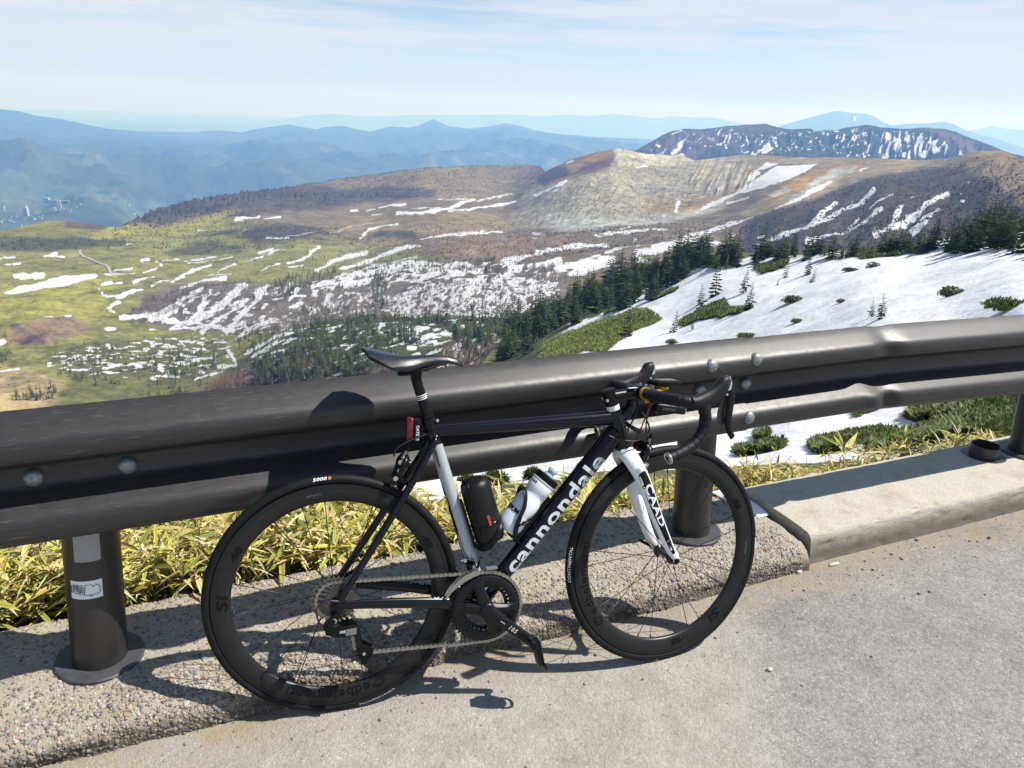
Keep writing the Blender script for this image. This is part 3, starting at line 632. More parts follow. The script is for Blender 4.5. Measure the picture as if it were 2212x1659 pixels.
def l_relief(P, px, py, t):
    f = np.clip((1 - t)[:, None] * 2.6, .012, 1) * np.clip(t[:, None] * 6 - .6, .05, 1)
    x, y = P[..., 0], P[..., 1]
    return f * ((fbm(x / 1700, y / 1700, 5, 101, True) - .55) * 720 + (fbm(x / 450, y / 450, 4, 103, True) - .5) * 190)
LS = Sheet(-600, 2800, 4.0, L_bot, L_top, 200, lambda x, y: np.exp(Ltps(x, y)), 1.0, l_relief, back=((1.05, .012), (1.15, .03), (1.3, .05)))
px, py = LS.px, LS.py
X, Y = LS.P[..., 0], LS.P[..., 1]
colL = paint(px, py, (.030, .046, .032), [(C3([(0, 460), (200, 400), (420, 430), (500, 470), (300, 500), (0, 510)]), (.042, .062, .04), 10), (C3([(0, 500), (300, 490), (700, 470), (800, 480), (500, 580), (0, 610)]), (.055, .075, .045), 8)])
fld = np.clip((fbm(X / 420, Y / 420, 4, 107) - .60) * 9, 0, 1) * np.clip((py - 300) / 60, 0, 1)
colL[..., :3] = colL[..., :3] * (1 - fld[..., None] * .5) + np.array((.11, .12, .075)) * fld[..., None] * .5
colL[..., :3] *= (.45 + 1.1 * fbm(X / 520, Y / 520, 5, 131))[..., None]
snowL = np.full(px.shape, -3.0)
g_l = ground_material('far_hills', .1, .01, (.0004, .002, .01), .55, .95, (.7, .7, .7), (25, .1))
LS.build([('far_valley', None)], g_l, {'Col': ('FLOAT_COLOR', colL), 'snow': ('FLOAT', snowL)})

def far_range(name, top, dist, snow=None, depth=.82, seed=1, col=(.05, .065, .05), amp=90):
    tl = line(top); x0, x1 = top[0][0], top[-1][0]
    bot = lambda x: tl(x) * 0 + 345 + np.clip(x - 1000, 0, 2000) * .03
    lo, hi = math.log(dist * depth), math.log(dist)
    def dd(x, y):
        t = np.clip((bot(x) - y) / (bot(x) - tl(x) + 1e-6), 0, 1); return np.exp(lo + (hi - lo) * t)
    rel = lambda P, px, py, t: np.clip((1 - t)[:, None] * 4, .05, 1) * np.clip(t[:, None] * 3, 0, 1) * (fbm(P[..., 0] / 2600, P[..., 1] / 2600, 4, seed, True) - .5) * amp * 4
    sh = Sheet(x0, x1, 5.0, bot, tl, 26, dd, 1.0, rel, back=((1.04, .012), (1.12, .03)))
    c = np.empty(sh.px.shape + (4,)); c[...] = (*col, 1)
    sn = snowfield(sh.px, sh.py, snow, .5) if snow else np.full(sh.px.shape, -3.0)
    sh.build([(name, None)], g_l, {'Col': ('FLOAT_COLOR', c), 'snow': ('FLOAT', sn)}); return sh
far_range('volcano_range', [(1560, 335), (1640, 290), (1690, 271), (1721, 262), (1756, 252), (1796, 242), (1811, 240), (1831, 243), (1871, 246), (1886, 250), (1906, 264), (1926, 271), (1966, 267), (2006, 267), (2041, 263), (2061, 269), (2086, 282), (2126, 293), (2166, 304), (2212, 320), (2300, 336), (2500, 350)], 27000,
          snow=[(C4([(1482, 122), (1476, 140), (1480, 158)]), 5), (C4([(2180, 226), (2212, 214)]), 3)], seed=111)
far_range('pale_mountains', [(-700, 262), (-200, 268), (250, 275), (420, 272), (560, 270), (620, 258), (660, 250), (720, 246), (780, 252), (850, 250), (900, 248), (1000, 249), (1106, 247), (1161, 251), (1231, 248), (1271, 251), (1331, 246), (1386, 253), (1426, 256), (1451, 251), (1486, 254), (1541, 254), (1576, 262), (1611, 268), (1646, 274), (1700, 276), (1900, 280), (2060, 283), (2101, 282), (2146, 272), (2176, 279), (2212, 281), (2500, 300), (2900, 330)], 44000, seed=121)

# ground under everything, out to the horizon
lv = np.array([(-60000, -60000, -1260), (60000, -60000, -1260), (60000, 62000, -1260), (-60000, 62000, -1260)], float)
lm = fast_mesh('lowland', lv, np.array([[0, 1, 2, 3]]), False); lo_ = link('lowland', lm, None, mat('lowland_cover', (.06, .075, .045), .95, spec=.1)); tag(lo_, kind='structure')
# air
hz = MB().box((0, 1000, -300.0), (121000, 123500, 1924)).build('haze', None); tag(hz, kind='stuff', label='pale blue haze lying over the valley and the far ranges', cat='haze')
hm = bpy.data.materials.new('haze'); hm.use_nodes = True; ht = hm.node_tree; ht.nodes.clear()
ho = ht.nodes.new('ShaderNodeOutputMaterial'); hv = ht.nodes.new('ShaderNodeVolumePrincipled')
hv.inputs['Color'].default_value = (.21, .46, 1.0, 1); hv.inputs['Density'].default_value = 1.08e-4; hv.inputs['Absorption Color'].default_value = (1, 1, 1, 1); hv.inputs['Anisotropy'].default_value = 0.12
ht.links.new(hv.outputs[0], ho.inputs['Volume']); hz.data.materials.append(hm)
# ================================================================== ROAD, KERBS, RAIL
def road_material():
    m = bpy.data.materials.new('asphalt'); m.use_nodes = True; k = NT(m); k.b = m.node_tree.nodes['Principled BSDF']
    P = k.pos()
    vo = k.n('ShaderNodeTexVoronoi', {'Vector': P, 'Scale': 260.0, 'Randomness': 1.0}, feature='F1')
    vo2 = k.n('ShaderNodeTexVoronoi', {'Vector': P, 'Scale': 95.0, 'Randomness': 1.0}, feature='F1')
    sc = k.n('ShaderNodeSeparateColor', {0: vo.outputs['Color']}).outputs[0]
    sc2 = k.n('ShaderNodeSeparateColor', {0: vo2.outputs['Color']}).outputs[1]
    n1 = k.noise(P, 1.3, 5, .6, .4); n2 = k.noise(P, 9, 6, .7); n3 = k.noise(P, 60, 5, .75)
    sp = k.n('ShaderNodeSeparateXYZ', {0: P})
    # coarse, older surface away from the kerb; smoother dusty strip along it
    edge = k.math('ADD', k.math('MULTIPLY', sp.outputs[0], .62), k.math('MULTIPLY', sp.outputs[1], -.35))
    zone = k.ramp(k.math('ADD', edge, k.ramp(n1, .2, .8, -.16, .16)), .40, .52)
    base = k.mix(k.ramp(n2, .3, .7), (.245, .233, .210), (.330, .316, .288))
    coarse = k.mix(k.ramp(n2, .3, .7), (.185, .181, .174), (.262, .256, .243))
    c = k.mix(zone, base, coarse)
    grain = k.math('ADD', k.ramp(sc, 0, 1, .80, 1.16), k.ramp(n3, .3, .7, -.16, .16))
    grain2 = k.ramp(sc2, .05, .95, .90, 1.08)
    g = k.math('MULTIPLY', grain, grain2)
    gz = k.math('ADD', k.math('MULTIPLY', k.math('SUBTRACT', g, 1.0), k.ramp(zone, 0, 1, .55, 1.05)), 1.0)
    c = k.n('ShaderNodeVectorMath', {0: c, 3: gz}, operation='SCALE').outputs[0]
    # pale chips and dark specks
    c = k.mix(k.math('MULTIPLY', k.math('GREATER_THAN', sc, .972), .3), c, (.55, .53, .48))
    c = k.mix(k.math('MULTIPLY', k.math('LESS_THAN', sc2, .05), .16), c, (.09, .085, .08))
    # silt washed up against the kerb
    silt = k.math('MULTIPLY', k.ramp(k.math('ADD', sp.outputs[1], k.ramp(n2, .2, .8, -.09, .09)), 1.60, 1.78), k.ramp(k.noise(P, 4.5, 5, .7), .36, .6))
    c = k.mix(silt, c, k.mix(n3, (.21, .17, .115), (.30, .25, .175)))
    # stains
    st = k.ramp(k.noise(P, 1.6, 6, .65, .8), .50, .72, 0, .55)
    c = k.mix(st, c, k.mix(1.0, c, (.70, .69, .68), 'MULTIPLY'))
    m.node_tree.links.new(c, k.b.inputs['Base Color']); k.b.inputs['Roughness'].default_value = .82; k.b.inputs['Specular IOR Level'].default_value = .3
    cr_ = k.n('ShaderNodeTexVoronoi', {'Vector': k.n('ShaderNodeVectorMath', {0: P, 1: k.n('ShaderNodeTexNoise', {'Vector': P, 'Scale': 2.4, 'Detail': 5.0}).outputs[1]}, operation='ADD').outputs[0], 'Scale': .62}, feature='DISTANCE_TO_EDGE').outputs['Distance']
    ck_ = k.math('MULTIPLY', k.ramp(cr_, .0015, .006, 1, 0), k.ramp(k.noise(P, 1.1, 3, .6), .48, .58))
    c = k.mix(k.math('MULTIPLY', ck_, .22), c, (.07, .066, .06)); m.node_tree.links.new(c, k.b.inputs['Base Color'])
    h = k.math('ADD', k.ramp(vo.outputs['Distance'], 0, .6, 1, 0), k.math('ADD', k.math('MULTIPLY', n3, 1.2), k.ramp(vo2.outputs['Distance'], 0, .6, .8, 0)))
    k.bump(h, .55, .0032); return m
gx = np.concatenate([np.linspace(-60, -4, 12), np.linspace(-3, 6, 60), np.linspace(8, 60, 12)]); gy = np.concatenate([np.linspace(-30, -1, 10), np.linspace(-.5, 2.0, 26)])
GX, GY = np.meshgrid(gx, gy); GZ = np.where(GY > 1.99, -.02, (fbm(GX * 1.3, GY * 1.3, 3, 5) - .5) * .006 * np.clip(1.75 - GY, 0, 1))
ii = np.arange(GX.size).reshape(GX.shape)
me = fast_mesh('road', np.stack([GX, GY, GZ], -1).reshape(-1, 3), np.stack([ii[:-1, :-1], ii[:-1, 1:], ii[1:, 1:], ii[1:, :-1]], -1).reshape(-1, 4))
tag(link('road', me, None, road_material()), kind='structure')

def kerb_mesh(name, prof, x0, x1, nx, relief, m, ends=True):
    """a cast kerb: cross-section (y, z) swept along x with worn relief"""
    pr = np.array(crspline(prof, 5)); n = len(pr); xs = np.linspace(x0, x1, nx)
    V = np.empty((nx, n, 3)); V[..., 0] = xs[:, None]; V[..., 1] = pr[None, :, 0]; V[..., 2] = pr[None, :, 1]
    X, Y, Z = V[..., 0], V[..., 1], V[..., 2]
    s = np.arange(n)[None, :] * .02
    dn = relief(X, s, Z, Y)
    tg = np.gradient(pr, axis=0); nn = np.stack([-tg[:, 1], tg[:, 0]], 1); nn /= np.linalg.norm(nn, axis=1)[:, None]
    V[..., 1] += dn * nn[None, :, 0]; V[..., 2] += dn * nn[None, :, 1]
    idx = np.arange(nx * n).reshape(nx, n)
    F = np.stack([idx[:-1, :-1], idx[1:, :-1], idx[1:, 1:], idx[:-1, 1:]], -1).reshape(-1, 4)
    vs = V.reshape(-1, 3).tolist(); fs = F.tolist()
    if ends:
        fs.append(list(idx[0])); fs.append(list(idx[-1][::-1]))
    mb = MB(); mb.add(vs, fs)
    return mb.build(name, m, None, 50), V

def aggregate_material(name, lo, hi, stain, bands):
    m = bpy.data.materials.new(name); m.use_nodes = True; k = NT(m); k.b = m.node_tree.nodes['Principled BSDF']
    P = k.pos(); n1 = k.noise(P, 7, 6, .7); n2 = k.noise(P, 130, 5, .7); n3 = k.noise(P, 420, 3, .7)
    sp = k.n('ShaderNodeSeparateXYZ', {0: P})
    c = k.mix(k.ramp(n2, .3, .7), lo, hi)
    c = k.n('ShaderNodeVectorMath', {0: c, 3: k.ramp(n3, .25, .75, .72, 1.25)}, operation='SCALE').outputs[0]
    c = k.mix(k.ramp(n1, .5, .75, 0, .55), c, stain)
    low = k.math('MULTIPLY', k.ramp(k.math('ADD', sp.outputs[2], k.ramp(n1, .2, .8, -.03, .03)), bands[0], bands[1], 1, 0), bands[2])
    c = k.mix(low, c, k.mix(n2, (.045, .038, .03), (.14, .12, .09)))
    moss = k.math('MULTIPLY', k.ramp(k.noise(P, 16, 5, .7), .58, .7), .35)
    c = k.mix(moss, c, (.16, .15, .06))
    m.node_tree.links.new(c, k.b.inputs['Base Color']); k.b.inputs['Roughness'].default_value = .9; k.b.inputs['Specular IOR Level'].default_value = .25
    k.bump(k.math('ADD', n2, k.math('MULTIPLY', n3, .7)), .8, .004); return m

old_prof = [(1.775, -.03), (1.780, .0), (1.790, .036), (1.812, .064), (1.852, .080), (1.90, .086), (1.98, .089), (2.12, .092), (2.25, .090), (2.295, .075), (2.325, .02), (2.35, -.12)]
rel_old = lambda X, s, Z, Y: (fbm(X * 5, s * 9, 4, 3) - .5) * .028 + (fbm(X * 26, s * 30, 3, 8) - .5) * .010 - np.clip((fbm(X * 2.1, s * 0 + 3, 3, 15) - .62) * 4, 0, 1) * .02 * (Y < 1.9)
m_old = aggregate_material('weathered_concrete', (.24, .215, .17), (.42, .385, .31), (.17, .145, .10), (.022, .062, .92))
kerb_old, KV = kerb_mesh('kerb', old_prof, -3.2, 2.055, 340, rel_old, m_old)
tag(kerb_old, 'weathered pebbly kerb under the bicycle with its aggregate showing through', 'kerb')
new_prof = [(1.812, -.03), (1.815, .0), (1.819, .06), (1.826, .098), (1.842, .116), (1.88, .124), (2.05, .127), (2.20, .124), (2.222, .112), (2.235, .02), (2.24, -.12)]
rel_new = lambda X, s, Z, Y: (fbm(X * 9, s * 12, 4, 23) - .5) * .006 + (fbm(X * 40, s * 40, 3, 28) - .5) * .003 - np.clip((fbm(X * 22, s * 22, 3, 35) - .6) * 5, 0, 1) * .007 * (Y < 1.86)
m_new = aggregate_material('pale_concrete', (.36, .335, .28), (.50, .475, .405), (.25, .215, .155), (.035, .115, .72))
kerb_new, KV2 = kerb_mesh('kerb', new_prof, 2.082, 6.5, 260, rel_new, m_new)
tag(kerb_new, 'pale smooth concrete kerb block to the right of the joint with square upright end', 'kerb')

ICO = None
def ico(sub=1):
    bm = bmesh.new(); bmesh.ops.create_icosphere(bm, subdivisions=sub, radius=1.0); bm.verts.index_update()
    V = np.array([v.co[:] for v in bm.verts]); F = np.array([[v.index for v in f.verts] for f in bm.faces]); bm.free(); return V, F
def pebbles(name, C, Nn, size, cols, m, parent, sub=1, seed=3, sink=.35):
    """loose or half-sunk stones as one mesh: centres C, surface normals Nn, radii size, colours cols"""
    r = np.random.default_rng(seed); V0, F0 = ico(sub); n = len(C)
    sc = size[:, None] * r.uniform(.65, 1.25, (n, 3)); sc[:, 2] *= .68
    jit = 1 + r.uniform(-.22, .22, (n, len(V0)))
    L = V0[None] * jit[..., None] * sc[:, None, :]
    a = r.uniform(0, 2 * np.pi, n); ca, sa = np.cos(a), np.sin(a)
    x = L[..., 0] * ca[:, None] - L[..., 1] * sa[:, None]; y = L[..., 0] * sa[:, None] + L[..., 1] * ca[:, None]
    Nn = Nn / np.linalg.norm(Nn, axis=1)[:, None]; U = np.cross(np.array([1., 0, 0])[None], Nn); U /= np.linalg.norm(U, axis=1)[:, None] + 1e-9; Wv = np.cross(Nn, U)
    V = (C + Nn * (sc[:, 2:3] * (1 - 2 * sink)))[:, None, :] + x[..., None] * Wv[:, None, :] * -1 + y[..., None] * U[:, None, :] + L[..., 2:3] * Nn[:, None, :]
    F = (F0[None] + (np.arange(n) * len(V0))[:, None, None]).reshape(-1, 3)
    me = fast_mesh(name, V.reshape(-1, 3), F); c = np.ones((n, len(V0), 4)); c[..., :3] = cols[:, None, :]
    set_attr(me, 'Col', c.reshape(-1, 4), 'FLOAT_COLOR'); me.materials.append(m)
    return tag(link(name, me, parent), kind='stuff')
m_peb = bpy.data.materials.new('pebble'); m_peb.use_nodes = True; k = NT(m_peb); k.b = m_peb.node_tree.nodes['Principled BSDF']
pc = k.n('ShaderNodeAttribute', attribute_name='Col').outputs['Color']; pn = k.noise(k.pos(), 260, 4, .7)
m_peb.node_tree.links.new(k.n('ShaderNodeVectorMath', {0: pc, 3: k.ramp(pn, .3, .7, .65, 1.3)}, operation='SCALE').outputs[0], k.b.inputs['Base Color']); k.b.inputs['Roughness'].default_value = .8
k.bump(pn, .5, .0015)
pal = np.array([(.15, .135, .115), (.20, .175, .14), (.27, .24, .195), (.11, .105, .10), (.34, .31, .26), (.22, .165, .115), (.17, .17, .175), (.30, .235, .155), (.13, .11, .085), (.24, .23, .215)])
nP = 34000
u = rng.uniform(-2.3, 2.03, nP); ri = np.clip(((u + 3.2) / 5.255 * 339), 0, 338.9); a0 = ri.astype(int)
vv = rng.uniform(2, KV.shape[1] - 9, nP); b0 = vv.astype(int); fu = (ri - a0)[:, None]; fv = (vv - b0)[:, None]
C = (KV[a0, b0] * (1 - fu) + KV[a0 + 1, b0] * fu) * (1 - fv) + (KV[a0, b0 + 1] * (1 - fu) + KV[a0 + 1, b0 + 1] * fu) * fv
Nn = np.cross(KV[a0 + 1, b0] - KV[a0, b0], KV[a0, b0 + 1] - KV[a0, b0])
cols = pal[rng.integers(0, len(pal), nP)] * rng.uniform(.8, 1.35, (nP, 1)) * 1.1
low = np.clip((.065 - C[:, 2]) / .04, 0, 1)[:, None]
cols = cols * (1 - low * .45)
size = rng.gamma(3.2, .00072, nP) + .0017
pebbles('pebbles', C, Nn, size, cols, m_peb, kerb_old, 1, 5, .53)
# grit and loose stones on the road
nG = 1100
gxp = rng.uniform(-.8, 5.0, nG); gyp = 1.80 - np.abs(rng.normal(0, .13, nG)); far = rng.random(nG) < .22; gyp = np.where(far, rng.uniform(.3, 1.75, nG), gyp)
pebbles('grit', np.stack([gxp, gyp, np.zeros(nG)], 1), np.tile([0, 0, 1.], (nG, 1)), rng.gamma(2.0, .0009, nG) + .0008, pal[rng.integers(0, len(pal), nG)] * rng.uniform(.8, 1.35, (nG, 1)), m_peb, None, 1, 8, .2)
tag(bpy.data.objects['grit'], 'loose grit and little stones lying on the road by the kerb', 'grit')
# single stones and scraps that stand out
m_stone = mat('pale_stone', (.46, .43, .38), .85, nvar=.25, nscale=60, bump=.6, bscale=150)
def stone(x, y, z, r, label, m=None, sx=1.0, sy=.75, sz=.6):
    V, F = ico(2); j = np.random.default_rng(int(x * 1000) % 9999).uniform(.82, 1.15, len(V))[:, None]
    mb = MB(); mb.add(V * j * np.array([sx, sy, sz]) * r, F.tolist()); o = mb.build('stone', m or m_stone, None, 60); o.location = (x, y, z + r * sz * .7); return tag(o, label, 'stone')
def onplane(px, py, z=0.0):
    d = ray(px, py); return CAM + d * ((z - CAM[2]) / d[..., 2])
for (qx, qy, r, lab, kw) in [(1325, 1389, .011, 'tan pebble on the silt inside the front wheel near its bottom', {}), (1726, 1238, .012, 'round whitish stone on the road just left of the kerb joint', {}), (1802, 1220, .017, 'flat white chip on the road at the foot of the pale kerb', dict(sx=1.5, sy=.5, sz=.35)),
                            (1662, 1448, .010, 'white speck of stone on the open asphalt right of the front tyre', {}), (2136, 1163, .008, 'small black stone on the asphalt below the pale kerb', dict(m=mat('black_stone', (.02, .02, .02), .7)))]:
    P_ = onplane(qx, qy); stone(P_[0], P_[1], 0, r, lab, **kw)
# rust-coloured earth in the joint, leftover snow on the kerb corner
m_earth = mat('earth', (.16, .10, .045), .95, nvar=.5, nscale=90, bump=.9, bscale=120)
mb = MB(); n = 24
top = [(2.048 + (i / n) * .0 + .001, 1.83 + i / n * .40, .058 + .012 * math.sin(i * 1.9)) for i in range(n + 1)]
mb.add([(x, y, z) for x, y, z in top] + [(x + .036, y, z - .006) for x, y, z in top] + [(x, y, -.05) for x, y, z in top] + [(x + .036, y, -.05) for x, y, z in top],
       [(i, n + 1 + i, n + 2 + i, i + 1) for i in range(n)] + [(0, 2 * n + 2, 3 * n + 3, n + 1)])
tag(mb.build('joint_fill', m_earth, None), kind='structure')
m_snowbit = mat('old_snow', (.80, .82, .85), .75, nvar=.06, nscale=120, bump=.6, bscale=200)
sn_poly = [onplane(*q, .095) for q in [(1537, 1062), (1560, 1057), (1590, 1066), (1640, 1094), (1662, 1112), (1640, 1118), (1600, 1097), (1568, 1082)]]
c0 = np.mean(sn_poly, 0); mb = MB()
ring0 = [tuple(p) for p in sn_poly]; ring1 = [tuple(c0 + (p - c0) * .8 + np.array([0, 0, .012])) for p in sn_poly]; ring2 = [tuple(c0 + (p - c0) * .35 + np.array([0, 0, .016])) for p in sn_poly]
mb.loft([ring0, ring1, ring2]); tag(mb.build('snow_patch', m_snowbit, None, 80), 'small wedge of old snow left on the kerb beside the joint', 'snow patch')

# ------------------------------------------------------------------ guard rail
def paint_mat(name, col, rough, scr=.5):
    m = bpy.data.materials.new(name); m.use_nodes = True; k = NT(m); k.b = m.node_tree.nodes['Principled BSDF']
    P = k.pos(); st = k.n('ShaderNodeMapping', {0: P, 3: (1.2, 9, 9)}).outputs[0]
    n1 = k.noise(st, 3, 6, .65); n2 = k.noise(P, 30, 5, .7); n3 = k.noise(k.n('ShaderNodeMapping', {0: P, 3: (3, 90, 90)}).outputs[0], 6, 3, .6)
    c = k.mix(k.ramp(n1, .3, .7), tuple(x * .90 for x in col), tuple(x * 1.1 for x in col))
    c = k.mix(k.ramp(n2, .62, .85, 0, .22), c, (.085, .08, .072))
    c = k.mix(k.ramp(n3, .63, .70, 0, scr * .6), c, (.26, .24, .21))
    m.node_tree.links.new(c, k.b.inputs['Base Color'])
    m.node_tree.links.new(k.ramp(n2, .3, .7, rough - .04, rough + .07), k.b.inputs['Roughness']); k.b.inputs['Specular IOR Level'].default_value = .55
    k.bump(k.math('ADD', n2, n1), .05, .002); return m
m_rail = paint_mat('dark_brown_rail_paint', (.0205, .020, .020), .44)
m_post = paint_mat('dark_post_paint', (.019, .018, .0175), .40, .3)
m_galv = mat('galvanised_steel', (.25, .27, .275), .5, .65, nvar=.35, nscale=140, bump=.4, bscale=160)
prof = [(-.004, -.004), (.000, .000), (.004, -.001), (.034, -.018), (.064, -.037), (.073, -.043), (.080, -.050), (.0845, -.059), (.085, -.068), (.085, -.086), (.0825, -.094), (.074, -.103), (.048, -.113), (.016, -.126), (.004, -.134), (.0, -.145), (.0, -.165), (.0, -.185), (.004, -.195), (.016, -.202),
        (.064, -.231), (.073, -.237), (.080, -.244), (.0845, -.252), (.085, -.261), (.085, -.284), (.0825, -.296), (.072, -.307), (.014, -.336), (.004, -.340), (-.004, -.338)]
RT, RY = .858, 2.010
guard = empty('guard_rail', (1.7, 2.05, 0)); tag(guard, 'dark brown two-ridged steel guard rail that the bicycle leans against', 'guard rail')
def beam(x0, x1, proud, n):
    xs = np.linspace(x0, x1, n); pr = np.array(prof); V = []; np_ = len(pr); th = .0035
    def sec(off):
        tg = np.gradient(pr, axis=0); nn = np.stack([-tg[:, 1], tg[:, 0]], 1); nn /= np.linalg.norm(nn, axis=1)[:, None] + 1e-9
        return pr + nn * off
    outer, inner = sec(proud), sec(proud - th)
    if outer[6, 0] < pr[6, 0] - 1e-6 or proud == 0: pass
    rows = []
    for x in xs:
        a = max(0, (x - 2.40)); dz = -.020 * a; tw = -.022 * a
        den = math.exp(-((x - 2.42) / .05) ** 2); den2 = math.exp(-((x - 2.47) / .028) ** 2)
        row = []
        for k_, (d, z) in enumerate(np.concatenate([outer, inner[::-1]], 0)):
            f = (-z) / .34
            dd = d - den * .026 * math.exp(-((f - .22) / .12) ** 2) - den2 * .032 * math.exp(-((f - .80) / .10) ** 2) + math.exp(-((x - 2.38) / .03) ** 2) * .010 * math.exp(-((f - .76) / .1) ** 2)
            wob = (fbm(np.array([x * 1.6 + 3]), np.array([f * 3.0]), 3, 66)[0] - .5) * .006
            row.append((x - 1.7, RY - 2.05 - (dd + wob), RT + z * 1.028 + dz + tw * f - den * .006))
        rows.append(row)
    m2 = 2 * np_; V = [p for r in rows for p in r]; F = []
    for i in range(n - 1):
        for k_ in range(m2):
            k2 = (k_ + 1) % m2; F.append((i * m2 + k_, i * m2 + k2, (i + 1) * m2 + k2, (i + 1) * m2 + k_))
    F.append(tuple(range(m2))[::-1]); F.append(tuple((n - 1) * m2 + k_ for k_ in range(m2)))
    mb = MB(); mb.add(V, F); return mb.build('rail_beam', m_rail, guard, 40)
beam(-5.2, 1.79, .003, 90); beam(1.50, 6.4, -.0008, 190)
def bolt(x, z, d):
    M = Matrix.Translation((x - 1.7, RY - 2.05 - d, z)) @ Matrix.Rotation(math.radians(90 + random.uniform(-6, 6)), 4, 'X') @ Matrix.Rotation(random.random(), 4, 'Z')
    mb = MB(); mb.lathe([(.0225, -.012), (.0225, .001), (.0205, .006), (.015, .0105), (.008, .0128), (0.0, .0135)], 18, M); return mb.build('bolt_head', m_galv, guard, 60)
for x, z, d in [(-.364, .683, .008), (-.157, .683, .008), (1.62, .687, .008), (1.817, .689, .008), (1.597, .800, .080), (1.783, .805, .080), (1.594, .604, .085), (1.784, .594, .085), (3.48, .66, .008), (3.68, .66, .008)]: bolt(x, z, d)
m_refl = mat('grey_reflective_sheet', (.30, .305, .30), .55, nvar=.18, nscale=300, bump=.3, bscale=400)
m_white = mat('white_sticker', (.78, .79, .80), .5); m_ink = mat('black_ink', (.012, .012, .013), .5)
def post(x, lean, z0, label=None):
    ax = lambda z: Vector((x + lean * (z - .08) - 1.7, .004 + .062 * max(0, z - .08), z))
    mb = MB(); mb.tube([ax(z0), ax(.30), ax(.55), ax(.80)], .0699, 40)
    p = mb.build('post', m_post, guard, 50)
    if label: p['label'] = label
    M = Matrix.Translation(ax(z0)) @ Matrix.Rotation(lean * .8, 4, 'Y')
    MB().lathe([(.070, .012), (.110, .012), (.113, .009), (.113, -.002), (.105, -.010), (.07, -.012)], 40, M, True).build('base_flange', mat('flange_paint', (.045, .047, .052), .5, nvar=.3, nscale=30), p, 40)
    return p, ax
def wrap(ax, pts, r):                    # (angle, z) -> point on the post
    return [ax(z) + Vector((math.sin(a) * r, -math.cos(a) * r, 0)) for a, z in pts]
def patch(ax, a0, a1, z0, z1, r, name, m, parent, n=10):
    mb = MB(); A = [a0 + (a1 - a0) * i / n for i in range(n + 1)]
    mb.add(wrap(ax, [(a, z0) for a in A], r) + wrap(ax, [(a, z1) for a in A], r) + wrap(ax, [(a, z0) for a in A], r - .003) + wrap(ax, [(a, z1) for a in A], r - .003),
           [(i, i + 1, n + 2 + i, n + 1 + i) for i in range(n)] + [(0, 2 * n + 2, 2 * n + 3, 1)])
    return mb.build(name, m, parent, 60)
p1, ax1 = post(-.297, .063, .087, 'left post with the grey reflector and the white sticker')
patch(ax1, -.54, .36, .425, .515, .0708, 'reflector_tape', m_refl, p1)
stk = patch(ax1, -.80, .34, .318, .370, .0708, 'sticker', m_white, p1)
# the black outline drawing on the sticker, as it looks: three upright blocks and an open polygon
def sline(pts, w, closed=False):
    q = pts + ([pts[0]] if closed else [])
    W3 = [ax1(.318 + b * .052) + Vector((math.sin(-.80 + a * 1.14) * .0714, -math.cos(-.80 + a * 1.14) * .0714, 0)) for a, b in q]
    return W3
mb = MB()
for pts, cl in [([(.03, .35), (.03, .75), (.09, .77), (.10, .37)], 1), ([(.15, .34), (.14, .80), (.17, .80), (.22, .42), (.23, .80), (.26, .80), (.26, .32), (.22, .30)], 1), ([(.31, .26), (.30, .78), (.40, .80), (.44, .60), (.41, .28)], 1), ([(.345, .36), (.345, .70), (.375, .71), (.39, .40)], 1),
                ([(.46, .24), (.50, .80), (.70, .78), (.73, .66), (.78, .70), (.80, .80), (.92, .62), (.93, .30), (.86, .26), (.66, .20), (.60, .28), (.70, .16), (.46, .24)], 0)]:
    mb.tube(sline(pts, 0, cl), .00085, 5)
ink = mb.build('ink_drawing', m_ink, guard)           # third level is not allowed below the sticker
ink['label'] = 'black outline drawing printed on the white sticker'
p2, ax2 = post(1.703, -.02, .087); p3, ax3 = post(3.63, .0, .127)
# empty post socket on the pale kerb
sk = empty('post_socket', (3.40, 2.10, .127)); tag(sk, 'short open ring of black steel bolted to the pale kerb left of the last post', 'post socket')
m_blk = mat('black_steel', (.028, .030, .034), .45, nvar=.3, nscale=40)
MB().lathe([(.064, .0), (.064, .052), (.060, .054), (.057, .052), (.057, .004), (.02, .003)], 40).build('ring', m_blk, sk, 40)
MB().lathe([(.0, .0015), (.093, .0015), (.095, -.003), (.095, -.010), (0, -.010)], 40, None).build('base_plate', m_blk, sk, 40)
# ================================================================== THE BICYCLE
BF = Vector((0.98969682, -0.14315991, -0.00233380)).normalized(); BU = Vector((0.02759060, 0.17469500, 0.98423596)); BU = (BU - BF * BU.dot(BF)).normalized(); BL = BU.cross(BF)   # forward, up, left
BO = Vector((0.29827, 1.71614, 0.0))
BM = Matrix(((BF.x, BL.x, BU.x, BO.x), (BF.y, BL.y, BU.y, BO.y), (BF.z, BL.z, BU.z, BO.z), (0, 0, 0, 1)))
bike = empty('bicycle', mat=BM); tag(bike, 'black road bicycle with white fork and deep carbon wheels leaning on the rail', 'bicycle')

